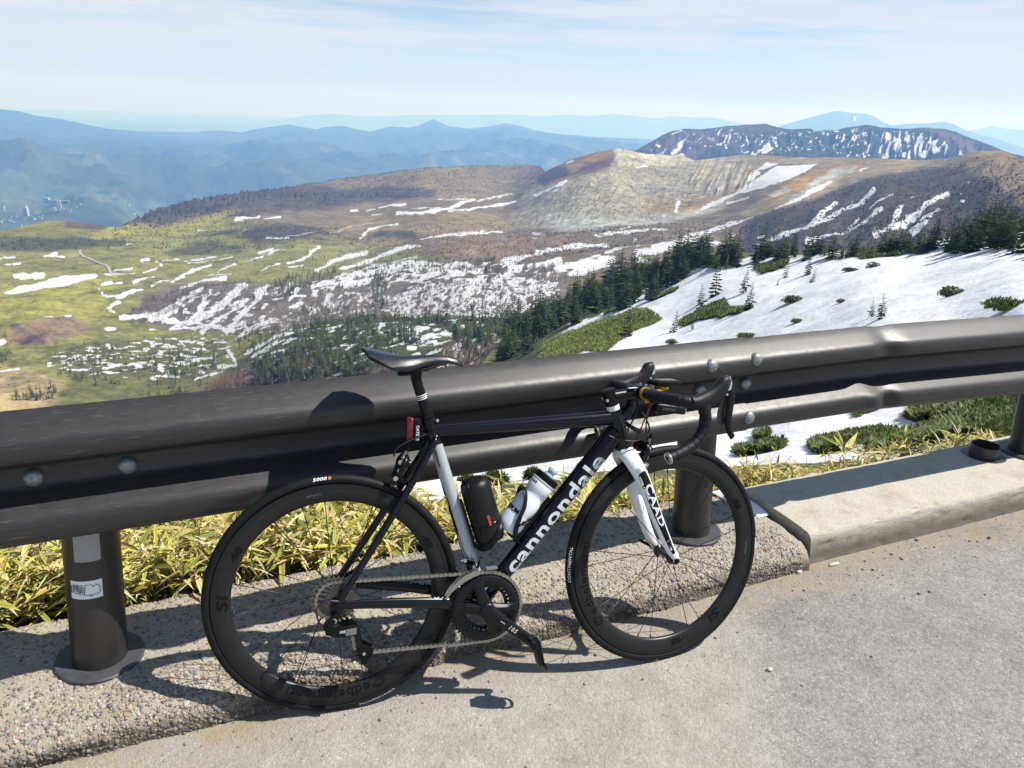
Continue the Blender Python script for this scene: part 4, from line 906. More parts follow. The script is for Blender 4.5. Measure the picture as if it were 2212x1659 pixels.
m_blackp = mat('black_frame_paint', (.0025, .003, .006), .24, spec=.25, coat=.22)
m_silver = mat('silver_lettering', (.60, .64, .67), .4, .0)
m_whitep = mat('white_frame_paint', (.72, .74, .75), .28, coat=.5)
m_greyp = mat('silver_grey_paint', (.36, .40, .42), .32, .15, coat=.4)
m_carbon = bpy.data.materials.new('carbon_weave'); m_carbon.use_nodes = True; k = NT(m_carbon); k.b = m_carbon.node_tree.nodes['Principled BSDF']
ck = k.n('ShaderNodeTexChecker', {0: k.obj(), 3: 520.0}).outputs[1]; cn = k.noise(k.obj(), 30, 4, .6)
m_carbon.node_tree.links.new(k.mix(k.math('ADD', k.math('MULTIPLY', ck, .5), k.ramp(cn, .3, .7, 0, .5)), (.008, .009, .009), (.017, .0185, .018)), k.b.inputs['Base Color'])
k.b.inputs['Roughness'].default_value = .33; k.b.inputs['Specular IOR Level'].default_value = .28
m_track = mat('brake_track', (.011, .012, .012), .5, spec=.2, bump=.4, bscale=900)
m_tyre = mat('tyre_rubber', (.0075, .008, .009), .6, spec=.18, nvar=.35, nscale=60, bump=.25, bscale=500)
m_gloss = mat('gloss_black_print', (.002, .002, .002), .22, spec=.25)
m_black = mat('black_plastic', (.004, .0043, .005), .42, spec=.2, nvar=.2, nscale=60)
m_tape = mat('bar_tape', (.005, .006, .0085), .5, spec=.25, nvar=.3, nscale=160, bump=.5, bscale=700)
m_rubber = mat('hood_rubber', (.0065, .0075, .009), .5, spec=.3, nvar=.2, nscale=120, bump=.3, bscale=900)
m_anod = mat('black_anodised', (.004, .0045, .0055), .30, .1, spec=.3)
m_crank = mat('crank_black', (.004, .005, .007), .34, .1, spec=.32, rvar=.06)
m_alu = mat('bare_aluminium', (.55, .55, .54), .32, .9)
m_steel = mat('steel_chain', (.34, .325, .29), .38, .9, nvar=.3, nscale=200)
m_cass = mat('cassette_steel', (.17, .165, .15), .42, .8, nvar=.3, nscale=120)
m_spoke = mat('spoke_black', (.008, .008, .009), .35, .4)
m_gold = mat('gold_anodised', (.62, .36, .035), .35, .6)
m_cable = mat('cable_housing', (.008, .008, .009), .4)
m_red = mat('red_cable', (.16, .006, .008), .4)
m_saddle = mat('saddle_cover', (.006, .0078, .0125), .36, spec=.45, nvar=.2, nscale=90, bump=.2, bscale=900, rvar=.06)
m_hubs = mat('hub_black', (.007, .007, .008), .22)
m_wprint = mat('white_print', (.70, .71, .72), .5)
m_gprint = mat('grey_print', (.085, .09, .09), .4)

# ---------------------------------------------------------------- lettering
def text2d(body, size=1.0, bold=0.0, shear=0.0, space=1.0, spacing=.03, align='CENTER'):
    cu = bpy.data.curves.new('lettering', 'FONT'); cu.body = body; cu.size = size; cu.offset = bold; cu.shear = shear; cu.space_character = space
    cu.align_x = align; cu.align_y = 'CENTER'; cu.resolution_u = 4; cu.fill_mode = 'FRONT'
    o = bpy.data.objects.new('lettering_tmp', cu); COL.objects.link(o)
    bpy.context.view_layer.update()
    dg = bpy.context.evaluated_depsgraph_get(); me = bpy.data.meshes.new_from_object(o.evaluated_get(dg))
    bm = bmesh.new(); bm.from_mesh(me)
    bpy.data.objects.remove(o); bpy.data.curves.remove(cu); bpy.data.meshes.remove(me)
    return cut2d(bm, spacing)
def fitted(vf, w, h=None):
    V, F = vf; x0 = min(p[0] for p in V); x1 = max(p[0] for p in V); y0 = min(p[1] for p in V); y1 = max(p[1] for p in V)
    kx = w / (x1 - x0); ky = h / (y1 - y0) if h else 1.0
    return [((x - (x0 + x1) / 2) * kx, (y - (y0 + y1) / 2) * ky if h else y) for x, y in V], F
def cut2d(bm, spacing):
    bmesh.ops.remove_doubles(bm, verts=bm.verts, dist=1e-6)
    xs = [v.co.x for v in bm.verts]; ys = [v.co.y for v in bm.verts]
    for axis, lo, hi in ((0, min(xs), max(xs)), (1, min(ys), max(ys))):
        n = max(1, int((hi - lo) / spacing))
        for i in range(1, n):
            c = [0, 0, 0]; c[axis] = lo + (hi - lo) * i / n; nn = [0, 0, 0]; nn[axis] = 1
            bmesh.ops.bisect_plane(bm, geom=list(bm.verts) + list(bm.edges) + list(bm.faces), plane_co=c, plane_no=nn)
    bm.verts.index_update()
    V = [(v.co.x, v.co.y) for v in bm.verts]; F = [[v.index for v in f.verts] for f in bm.faces]; bm.free(); return V, F
def poly2d(pts, spacing=.02):
    bm = bmesh.new(); f = bm.faces.new([bm.verts.new((x, y, 0)) for x, y in pts]); bmesh.ops.triangulate(bm, faces=[f]); return cut2d(bm, spacing)
def print_on(name, vf, fn, m, parent, label=None):
    V, F = vf; mb = MB(); mb.add([fn(x, y) for x, y in V], F)
    me = mb.mesh(name, m, 180, False); o = link(name, me, parent)
    if label: o['label'] = label
    return o

# ---------------------------------------------------------------- wheels
R_T, R_IN = .335, .2625
def wheel_profile_side(r):               # half width of the rim side at radius r
    return float(np.interp(r, [.2625, .268, .278, .292, .302, .312], [.0035, .0085, .0122, .0134, .0122, .0116]))
def make_wheel(name, WM, n_spokes, rear):
    """WM: wheel frame (local x forward, y up, z to the right-hand side of the bicycle)"""
    mb = MB()
    prof = [(r, -wheel_profile_side(r)) for r in (.312, .302, .296, .289, .281, .273, .267, .2642)] + [(.2622, 0)] + [(r, wheel_profile_side(r)) for r in (.2642, .267, .273, .281, .289, .296, .302, .312)] + [(.309, 0)]
    mb.lathe([(r, h) for r, h in prof], 120, WM, True)
    w = mb.build('rim', m_carbon, None, 40); w.parent = bike; w.name = name
    # brake track ring and fine ribs
    mb = MB()
    for sgn in (-1, 1):
        for r0, r1 in ((.2995, .3110),):
            mb.lathe([(r0, sgn * (wheel_profile_side(r0) + .0003)), (r1, sgn * (wheel_profile_side(r1) + .0003)), (r1, sgn * .010), (r0, sgn * .010)], 120, WM, True)
    mb.build('brake_track', m_track, w)
    prof = []
    for i in range(25):
        a = math.radians(-126 + 252 * i / 24); prof.append((.3225 + .0125 * math.cos(a), .0127 * math.sin(a)))
    mb = MB(); mb.lathe(prof + [(.311, .006), (.311, -.006)], 128, WM, True); mb.build('tyre', m_tyre, w, 60)
    # hub
    mb = MB()
    if rear: mb.lathe([(.0, .066), (.006, .066), (.008, .060), (.016, .058), (.016, .018), (.022, .016), (.024, .013), (.017, .010), (.0125, .0), (.0125, -.022), (.018, -.030), (.020, -.033), (.016, -.036), (.010, -.045), (.006, -.066), (0, -.066)], 32, WM)
    else: mb.lathe([(.0, -.052), (.0055, -.052), (.0075, -.046), (.012, -.045), (.0155, -.040), (.0185, -.036), (.0185, -.033), (.0125, -.028), (.0105, -.010), (.0105, .010), (.0125, .028), (.0185, .033), (.0185, .036), (.0155, .040), (.012, .045), (.0075, .046), (.0055, .052), (0, .052)], 32, WM)
    mb.build('hub', m_hubs, w, 40)
    fl = [(.014, .024), (-.033, .019)] if rear else [(-.0345, .018), (.0345, .018)]
    for i in range(n_spokes):
        side = i % 2; z, fr = fl[side]; a = 2 * math.pi * (i + .5 * side) / n_spokes + (.18 if rear else .33)
        cross = 0
        if rear: cross = (.9 if (i // 2) % 2 else -.9) if side == 0 else 0
        if not rear: cross = 0
        A = WM @ Vector((fr * math.cos(a + cross), fr * math.sin(a + cross), z)); a2 = a + cross * .10
        B = WM @ Vector((.2635 * math.cos(a2), .2635 * math.sin(a2), 0))
        mb = MB(); mb.tube([A, A.lerp(B, .5), A.lerp(B, .955), A.lerp(B, .957), B], [.00115, .00115, .00115, .0019, .0019], 6); mb.build('spoke', m_spoke, w, 60)
    return w

def annulus(WM, a0, rc, flip=1, lift=.0007):
    """print on the right face of a rim: x along the circumference, y along the radius; flip=1 puts the tops outwards"""
    def fn(x, y):
        r = rc + y * flip; a = a0 - x * flip / rc
        return WM @ Vector((r * math.cos(a), r * math.sin(a), wheel_profile_side(r) + lift))
    return fn
def tyreprint(WM, a0, beta, lift=.0004):
    def fn(x, y):
        b = beta - y / .0127; a = a0 - x / .33
        return WM @ Vector(((.3225 + (.0125 + lift) * math.cos(b)) * math.cos(a), (.3225 + (.0125 + lift) * math.cos(b)) * math.sin(a), (.0127 + lift) * math.sin(b)))
    return fn
def rim_print(w, WM, a_word, a_48, a_sl, a_cer, a_tyre, a_5000):
    rd = math.radians
    print_on('rim_lettering', fitted(text2d('edbelementi', .036, .0006, 0, 1.10, .006), .228, .027), annulus(WM, rd(a_word), .2835), m_gloss, w)
    sw = [(.013 * math.cos(t) * (1 + .10 * math.cos(2 * t)), .0125 * math.sin(t)) for t in [i * .262 for i in range(24)]]
    ring = MB()
    for q, (ro, ri_) in enumerate(((.0150, .0118), (.0085, .0062))):
        fn = annulus(WM, rd(a_word + 28), .2835); n = 28
        base = [fn(ro * 1.25 * math.cos(i * .2244), ro * .95 * math.sin(i * .2244)) for i in range(n - 5 * (1 - q))]; inn = [fn(ri_ * 1.25 * math.cos(i * .2244), ri_ * .9 * math.sin(i * .2244)) for i in range(n - 5 * (1 - q))]
        ring.add(base + inn, [(i, i + 1, len(base) + i + 1, len(base) + i) for i in range(len(base) - 1)])
    link('rim_swirl', ring.mesh('rim_swirl', m_gloss, 180, False), w)
    for a in a_48: print_on('rim_number', fitted(text2d('48', .036, .0010, .18, 1.0, .006), .044, .021), annulus(WM, rd(a), .2825), m_gloss, w)
    for a in a_sl: print_on('rim_lettering', fitted(text2d('Sl', .046, .0016, .12, 1.1, .006), .046, .028), annulus(WM, rd(a), .2825), m_gloss, w)
    print_on('rim_lettering', text2d('ceramic', .012, .0002, 0, 1.1, .006), annulus(WM, rd(a_cer), .2900), m_gprint, w)
    print_on('tyre_lettering', fitted(text2d('CONTINENTAL', .0125, .00025, .15, 1.15, .004), .105, .0085), tyreprint(WM, rd(a_tyre), rd(62)), m_wprint, w)
    print_on('tyre_lettering', fitted(text2d('5000', .0125, .0003, .2, 1.1, .004), .036, .0085), tyreprint(WM, rd(a_5000), rd(58)), m_wprint, w)
    print_on('tyre_mark', poly2d([(-.003, -.004), (.004, -.004), (.005, .004), (-.002, .004)], .004), tyreprint(WM, rd(a_5000 - 4.2), rd(58)), mat('orange_print', (.45, .13, .03), .5), w)
WR = Matrix(((1, 0, 0, 0), (0, 0, -1, 0), (0, 1, 0, .335), (0, 0, 0, 1)))
rear = make_wheel('rear_wheel', WR, 24, True)
rim_print(rear, WR, -96, (148, 27), (176,), 98, -72, 94)
HUBF = Vector((.9767, 0, .335)); AX0 = Vector((.9354, 0, .323)); AXD = Vector((-.2790, 0, .9603)); STEER = math.radians(6.8)
SM = Matrix.Translation(AX0) @ Matrix.Rotation(STEER, 4, AXD) @ Matrix.Translation(-AX0)          # everything that turns with the fork
WF = SM @ Matrix(((1, 0, 0, .9767), (0, 0, -1, 0), (0, 1, 0, .335), (0, 0, 0, 1)))
front = make_wheel('front_wheel', WF, 18, False)
rim_print(front, WF, 186, (27, -82), (-52,), -4, 176, -2)

# ---------------------------------------------------------------- frame
V3 = Vector
BB = V3((.404, 0, .268)); ST_T = V3((.2655, 0, .803)); HT_B = V3((.8308, 0, .683)); HT_T = V3((.7996, 0, .790))
frame_mb = MB()
frame_mb.tube([BB + V3((0, -.036, 0)), BB + V3((0, .036, 0))], .0225, 28)
drop_mbs = []
for s in (-1, 1):                                                  # dropouts
    q_ = MB(); drop_mbs.append(q_)
    q_.prism([(-.016, -.014), (.0, -.020), (.020, -.012), (.030, .004), (.022, .022), (.004, .030), (-.010, .022)], (0, s * .066, .335), (1, 0, 0), (0, 0, 1), (0, s, 0), .005)
hg_mb = MB(); hg_mb.prism([(-.012, .004), (.006, .006), (.016, -.012), (.010, -.034), (-.002, -.036), (-.010, -.020)], (0, -.0675, .335), (1, 0, 0), (0, 0, 1), (0, -1, 0), .004)
frame = frame_mb.build('frame', m_blackp, bike, 40)
for q_ in drop_mbs: q_.build('dropout', m_blackp, frame, 40)
hg_mb.build('derailleur_hanger', m_blackp, frame, 40)
def ftube(name, A, B, ra, rb, fa, fb, m, parent=frame, mid=None, seg=28, up=None):
    """frame tube; r = half height, f = width / height"""
    mb = MB(); n = 9
    P = [A.lerp(B, i / (n - 1)) for i in range(n)]
    if mid is not None: P = [p + mid * (4 * (i / (n - 1)) * (1 - i / (n - 1))) for i, p in enumerate(P)]
    mb.tube(P, [ra + (rb - ra) * i / (n - 1) for i in range(n)], seg, True, [fa + (fb - fa) * i / (n - 1) for i in range(n)], up or (0, 0, 1))
    return mb.build(name, m, parent, 50)
DT_A, DT_B = V3((.413, 0, .281)), V3((.808, 0, .727))
DT_RA, DT_RB, DT_F = .0255, .0285, .92
ftube('down_tube', DT_A, DT_B, DT_RA, DT_RB, DT_F, DT_F, m_blackp)
TT_A, TT_B = V3((.272, 0, .768)), V3((.806, 0, .770))
ftube('top_tube', TT_A, TT_B, .0145, .0215, 1.15, .95, m_blackp)
ST_A = V3((.407, 0, .272))
ftube('seat_tube', ST_A, ST_T, .0185, .0172, 1.0, 1.0, m_blackp, up=(1, 0, 0))
mb = MB(); mb.tube([HT_B + AXD * -.004, HT_B, HT_B.lerp(HT_T, .12), HT_B.lerp(HT_T, .5), HT_B.lerp(HT_T, .88), HT_T, HT_T + AXD * .003], [.0245, .0262, .0245, .0225, .0205, .0212, .0195], 30); mb.build('head_tube', m_blackp, frame, 50)
for s in (-1, 1):
    mb = MB(); P = crspline([(.283, s * .010, .752), (.270, s * .024, .730), (.20, s * .040, .622), (.10, s * .054, .476), (.018, s * .064, .358), (.006, s * .066, .342)], 5)
    mb.tube(P, [.0085 + .0015 * math.sin(i / (len(P) - 1) * 3.14) for i in range(len(P))], 14, True, 1.0); ss = mb.build('seat_stay', m_blackp, frame, 50)
    mb = MB(); P = crspline([(.395, s * .030, .272), (.350, s * .034, .279), (.28, s * .042, .294), (.20, s * .052, .310), (.10, s * .062, .326), (.03, s * .067, .334), (.004, s * .068, .336)], 5)
    n = len(P); mb.tube(P, [float(np.interp(i / (n - 1), [0, .3, .6, .85, 1], [.017, .0165, .0145, .011, .009])) for i in range(n)], 16, True, .62, (0, 0, 1)); cs = mb.build('chain_stay', m_blackp, frame, 50)
# printing on the frame
def on_tube(A, B, r, f, t0, up_angle=0.0, lift=.0006, side=-1):
    """x runs along A->B from t0 (metres from A), y across the right-hand face"""
    ax = (B - A).normalized(); rt = V3((0, side, 0)); nn = rt.cross(ax) if side > 0 else ax.cross(rt) * -1
    nn = ax.cross(rt); nn = -nn if nn.z < 0 else nn
    L = (B - A).length
    def fn(x, y):
        s = t0 + x; rr = (r[0] + (r[1] - r[0]) * s / L); b = rr * f
        ang = y / rr + up_angle
        return A + ax * s + nn * ((rr + lift) * math.sin(ang)) + rt * ((b + lift) * math.cos(ang))
    return fn
DL = (DT_B - DT_A).length
print_on('frame_lettering', fitted(text2d('cannondale', .060, .0014, .0, 1.06, .007), .412, .046), on_tube(DT_A, DT_B, (DT_RA, DT_RB), DT_F, DL * .515, -.02), m_silver, frame)
print_on('frame_sticker', poly2d([(-.014, -.010), (.014, -.010), (.014, .010), (-.014, .010)], .005), on_tube(DT_A, DT_B, (DT_RA, DT_RB), DT_F, .045, .95), m_silver, frame)
print_on('frame_sticker', poly2d([(-.016, -.008), (.016, -.008), (.016, .008), (-.016, .008)], .005), on_tube(DT_A, DT_B, (DT_RA, DT_RB), DT_F, .010, .95), mat('pale_blue_sticker', (.30, .36, .42), .4), frame)
print_on('frame_sticker', poly2d([(-.004, -.008), (.004, -.008), (.004, .008), (-.004, .008)], .005), on_tube(DT_A, DT_B, (DT_RA, DT_RB), DT_F, .024, .95), mat('orange_sticker', (.35, .12, .03), .4), frame)
print_on('frame_lettering', text2d('HANDMADE WITH LOVE', .006, 0, .2, 1.1, .01), on_tube(DT_A, DT_B, (DT_RA, DT_RB), DT_F, DL * .985, .15), m_wprint, frame) if False else None
# seat tube: long silver-grey panel with a black flash
stv = ST_T - ST_A; STL = stv.length
print_on('seat_tube_panel', poly2d([(STL * .13, -.013), (STL * .15, .022), (STL * .86, .026), (STL * .875, -.022), (STL * .60, -.024), (STL * .18, -.020)], .008), on_tube(ST_A, ST_T, (.0185, .0172), 1.0, 0, .0, .0005), m_greyp, frame)
print_on('seat_tube_flash', poly2d([(STL * .12, -.021), (STL * .13, -.0125), (STL * .60, -.0140), (STL * .66, -.021), (STL * .64, -.0255), (STL * .3, -.0265)], .008), on_tube(ST_A, ST_T, (.0185, .0172), 1.0, 0, .0, .0009), m_gloss, frame)
print_on('frame_lettering', text2d('cannondale', .010, .0003, 0, 1.1, .006), on_tube(ST_A, ST_T, (.0185, .0172), 1.0, STL * .80, -.5, .0010), m_gloss, frame)
for s, nm in ((-1, 'right'), (1, 'left')):
    def cst(x, y, s=s):
        t = x; yy = float(np.interp(t, [.03, .10, .20, .28, .35], [.067, .062, .052, .042, .034])); zz = float(np.interp(t, [.03, .10, .20, .28, .35], [.334, .326, .310, .294, .279])); h = float(np.interp(t, [.03, .10, .2, .28, .35], [.010, .0115, .0145, .0162, .0168]))
        a = math.pi / 2 - y / h
        return V3((t, s * yy - (.62 * h + .0006) * math.cos(a), zz + (h + .0006) * math.sin(a)))
    V_, F_ = text2d('CAAD12', .022, .0002, .1, 1.3, .005)
    print_on('stay_lettering', ([(.255 - x if s > 0 else .255 + x, (y if s > 0 else -y) * (1 if s < 0 else -1) - .004 * 0) for x, y in V_], F_), cst, m_silver, frame)
    if s > 0:
        V_, F_ = text2d('SAVE', .020, .0004, 0, 1.1, .005)
        print_on('stay_lettering', ([(.135 + x, y - .010 * 0 - .006) for x, y in V_], F_), lambda x, y: cst(x, -y + .004), m_wprint, frame)
# ---------------------------------------------------------------- fork
fk = MB(); CR = AX0 + AXD * ((.675 - .323) / AXD.z); nrm = V3((.9603, 0, .2790))
fk.tube([CR + AXD * .010, CR + AXD * .004, CR - AXD * .008], [.0235, .0245, .024], 28)
fork = fk.build('fork', m_whitep, bike, 50)
fork.data.transform(SM)
blades = {}
def blade_path(s): return crspline([tuple(CR + V3((0, s * .010, -.004))), tuple(CR + V3((.006, s * .029, -.022))), tuple(CR.lerp(HUBF, .25) + V3((.004, s * .0385, 0))), tuple(CR.lerp(HUBF, .55) + V3((-.002, s * .046, 0))), tuple(CR.lerp(HUBF, .85) + V3((-.003, s * .052, 0))), tuple(HUBF + V3((-.001, s * .0545, .010))), tuple(HUBF + V3((0, s * .0550, -.006)))], 6)
BR = lambda u: float(np.interp(u, [0, .12, .3, .6, .88, .97, 1], [.026, .0265, .0235, .0172, .0115, .0120, .0085]))
for s in (-1, 1):
    P = blade_path(s); n = len(P); mb = MB()
    mb.tube(P, [BR(i / (n - 1)) for i in range(n)], 24, True, [float(np.interp(i / (n - 1), [0, .1, .3, 1], [.8, .62, .62, .72])) for i in range(n)], tuple(nrm))
    b = mb.build('fork_blade', m_whitep, fork, 60); b.data.transform(SM)
def on_blade(lift):
    P = [V3(p) for p in blade_path(-1)]; n = len(P); cum = [0]
    for i in range(1, n): cum.append(cum[-1] + (P[i] - P[i - 1]).length)
    L = cum[-1]
    def fn(x, y):                                                   # x metres down the blade, y towards the front
        u = min(max(x / L, 0), 1); s = u * L; i = max(j for j in range(n - 1) if cum[j] <= s + 1e-9); f = (s - cum[i]) / (cum[i + 1] - cum[i] + 1e-9)
        p = P[i].lerp(P[i + 1], f); t = (P[i + 1] - P[i]).normalized(); fu = (i + f) / (n - 1); r = BR(fu); fl = float(np.interp(fu, [0, .1, .3, 1], [.8, .62, .62, .72]))
        nn = (nrm - t * nrm.dot(t)).normalized(); w = t.cross(nn)
        if w.y > 0: w = -w
        a = y / r
        return SM @ (p + nn * ((r + lift) * math.sin(a)) + w * ((r * fl + lift) * math.cos(a)))
    return fn, L
fnb, BLn = on_blade(.0006); fnb2, _ = on_blade(.0011)
strip = [(.085, -.016), (.076, -.010), (.074, .006), (.080, .014), (.14, .0155), (.20, .0140), (.27, .0110), (.33, .0085), (.352, .0040), (.350, -.0050), (.32, -.0065), (.25, -.0092), (.17, -.0140), (.12, -.0165)]
print_on('fork_panel', poly2d(strip, .008), fnb, m_gloss, fork)
V_, F_ = text2d('CAAD', .034, .0006, 0, 1.06, .006)
print_on('fork_lettering', ([(.185 + x * 1.42, (y * float(np.interp(.185 + x * 1.42, [.1, .27], [1.0, .66])) + .001) * 1) for x, y in V_], F_), fnb2, m_wprint, fork)
V_, F_ = text2d('12', .020, .0006, 0, 1.1, .006)
print_on('fork_lettering', ([(.314 + x * 1.7, y * 1.0) for x, y in V_], F_), fnb2, m_gprint, fork)
mb = MB(); H_ = HUBF
mb.tube([H_ + V3((0, -.0545, 0)), H_ + V3((0, -.0585, 0))], .0125, 18); mb.tube([H_ + V3((0, -.0585, 0)), H_ + V3((0, -.0655, 0)), H_ + V3((0, -.067, 0))], [.0085, .0080, .006], 14)
q = mb.build('axle_nut', m_black, front, 50); q.data.transform(SM); mb = MB()
mb.tube([H_ + V3((0, .0545, 0)), H_ + V3((0, .066, 0))], .009, 14); mb.tube(crspline([tuple(H_ + V3((0, .066, 0))), tuple(H_ + V3((-.020, .070, .012))), tuple(H_ + V3((-.050, .066, .030)))], 4), [.006, .0055, .0055, .005, .005, .005, .005, .005, .004][:9], 10, True, .5)
q = mb.build('quick_release', m_black, front, 50); q.data.transform(SM)
mb = MB(); mb.tube([V3((0, -.073, .335)), V3((0, -.077, .335))], .009, 16); mb.build('axle_nut', m_black, rear, 50); mb = MB(); mb.tube([V3((0, .068, .335)), V3((0, .080, .335))], .010, 14)
mb.tube(crspline([(0, .076, .335), (.03, .082, .350), (.075, .078, .372)], 4), [.006] * 9, 10, True, .5); mb.build('quick_release', m_black, rear, 50)
# ---------------------------------------------------------------- seat post, saddle
SD = (ST_T - ST_A).normalized(); PT = ST_T + SD * .122
mb = MB(); mb.tube([ST_T - SD * .03, ST_T, PT - SD * .02, PT], [.0138, .0138, .0138, .0130], 24)
sp_ = mb.build('seat_post', m_black, bike, 50)
mb = MB()
for i in range(3):
    c = ST_T + SD * (.056 + .0052 * i); mb.tube([c, c + SD * .0024], .0142, 24)
mb.build('seat_post_stripes', m_wprint, sp_)
mb = MB(); mb.tube([ST_T - SD * .014, ST_T + SD * .002], .0192, 26); mb.tube([ST_T + V3((.014, -.014, -.006)), ST_T + V3((.018, .014, -.006))], .0045, 10)
mb.tube([ST_T + SD * .004, ST_T + SD * .012], .0168, 24); mb.tube([ST_T - SD * .020, ST_T - SD * .015], .0200, 24)
mb.build('seat_clamp', m_anod, sp_, 40)
MB().tube([ST_T + V3((.0225, -.0135, -.004)), ST_T + V3((.0228, -.0162, -.004))], .0042, 12).build('bolt', m_alu, sp_)
SZ = .965
mb = MB(); mb.tube([PT - SD * .012, PT + V3((.004, 0, .016)), PT + V3((.008, 0, .026))], [.0135, .016, .012], 20, True, [1, 1.2, 1.5]); mb.box((PT.x + .004, 0, PT.z + .018), (.062, .046, .010), None, .004); mb.box((PT.x - .022, 0, PT.z + .008), (.05, .030, .012), None, .004)
mb.tube([PT + V3((.03, -.024, .02)), PT + V3((.03, .024, .02))], .0045, 10)
mb.build('saddle_clamp', m_black, sp_, 40)
# saddle: cross-sections from tail to nose (s, half width, top height, droop of the edge)
mb = MB(); rings = []
SS = [(.092, .012, 1.003, .004), (.097, .048, 1.004, .010), (.108, .064, 1.002, .014), (.130, .0715, .997, .020), (.155, .0705, .990, .028), (.180, .0620, .984, .034), (.205, .0480, .980, .034), (.230, .0345, .978, .029), (.255, .0265, .9775, .022), (.285, .0215, .977, .017), (.315, .0195, .974, .015), (.340, .0175, .966, .013), (.355, .0125, .957, .010), (.361, .004, .951, .005)]
for s, w, z, dr in [(a_ + .0025, b_, c_ - .002, d_) for a_, b_, c_, d_ in SS]:
    ring = []
    for i in range(17):
        a = -1 + 2 * i / 16; y = w * a; prf = 1 - abs(a) ** 2.6
        gr = .0045 * math.exp(-(a / .28) ** 2) * (1 if .12 < s < .33 else .3)
        ring.append((s + (abs(a) ** 2) * (.010 if s < .11 else 0), y, z - dr * (1 - prf) - gr))
    for i in range(16, -1, -1):
        a = -1 + 2 * i / 16; y = w * a * .94; prf = 1 - abs(a) ** 2.6
        ring.append((s + (abs(a) ** 2) * (.010 if s < .11 else 0), y, z - dr * (1 - prf) - .0055 - .005 * prf))
    rings.append(ring)
mb.loft(rings); sad = mb.build('saddle', m_saddle, bike, 60)
mb = MB()
for s in (-1, 1):
    mb.tube(crspline([(.120, s * .030, .974), (.150, s * .028, .957), (.185, s * .022, .9420), (.255, s * .0215, .9390), (.300, s * .017, .949), (.338, s * .008, .957)], 6), .0036, 10)
mb.build('saddle_rail', mat('dark_red_rail', (.014, .006, .006), .4, .3), sad, 60)
mb = MB(); mb.loft([[(x, y, z) for x, y, z in r] for r in [[(.105 + dx, w * a, zz) for a in (-1, -.5, 0, .5, 1)] + [(.115 + dx, w * a, zz - .014) for a in (1, .5, 0, -.5, -1)] for dx, w, zz in ((0, .045, .988), (.03, .055, .978), (.055, .045, .968))]]); mb.build('saddle_base', m_black, sad, 50)

# ---------------------------------------------------------------- stem, bar, levers (all turned with the fork)
def FB(mb, name, m, parent, ang=50):
    o = mb.build(name, m, parent, ang); o.data.transform(SM); return o
ax_at = lambda t: AX0 + AXD * ((t - .323) / AXD.z)
mb = MB(); a, b = ax_at(.847), ax_at(.811); BC = V3((.884, 0, .838))
mb.tube([b, a], .0185, 24)
mb.tube([ax_at(.831), ax_at(.831).lerp(BC, .5), BC - V3((.008, 0, 0))], [.0165, .0155, .0165], 22, True, .95, (0, 0, 1))
mb.tube([BC + V3((0, -.022, 0)), BC + V3((0, .022, 0))], .0215, 24)
stem = FB(mb, 'stem', m_anod, bike)
mb = MB(); t = ax_at(.847); mb.tube([t, t + AXD * .004, t + AXD * .006], [.0195, .0200, .0165], 28); FB(mb, 'stem_cap', m_black, stem)
mb = MB(); mb.tube([ax_at(.7935), ax_at(.808)], .0190, 26); FB(mb, 'spacer', m_whitep, stem)
mb = MB(); mb.tube([ax_at(.808), ax_at(.813)], .0195, 26); FB(mb, 'spacer', m_black, stem)
for s in (-1, 1):
    mb = MB(); mb.tube([ax_at(.823) + V3((-.019, s * .010, 0)), ax_at(.823) + V3((-.019, s * .016, 0))], .004, 10); FB(mb, 'stem_bolt', m_alu, stem)
    mb = MB(); mb.tube([BC + V3((.012, s * .014, .018)), BC + V3((.014, s * .014, .0235))], .004, 10); FB(mb, 'stem_bolt', m_alu, stem)
mb = MB(); mb.box((BC.x - .030, -.012, BC.z + .0155), (.026, .014, .001)); FB(mb, 'stem_sticker', m_silver, stem)
def barpath(s):
    rel = [(0, .020, 0), (0, .055, 0), (.001, .110, .0), (.006, .148, -.001), (.022, .177, -.003), (.048, .188, -.006), (.074, .191, -.014), (.088, .191, -.034), (.0905, .192, -.060), (.082, .193, -.088), (.062, .195, -.112), (.032, .197, -.130), (-.002, .199, -.142), (-.032, .200, -.150)]
    return [BC + V3((x, s * y, z)) for x, y, z in rel]
mb = MB(); mb.tube([BC + V3((0, -.06, 0)), BC + V3((0, .06, 0))], .0158, 20); bar = FB(mb, 'handlebar', m_anod, bike)
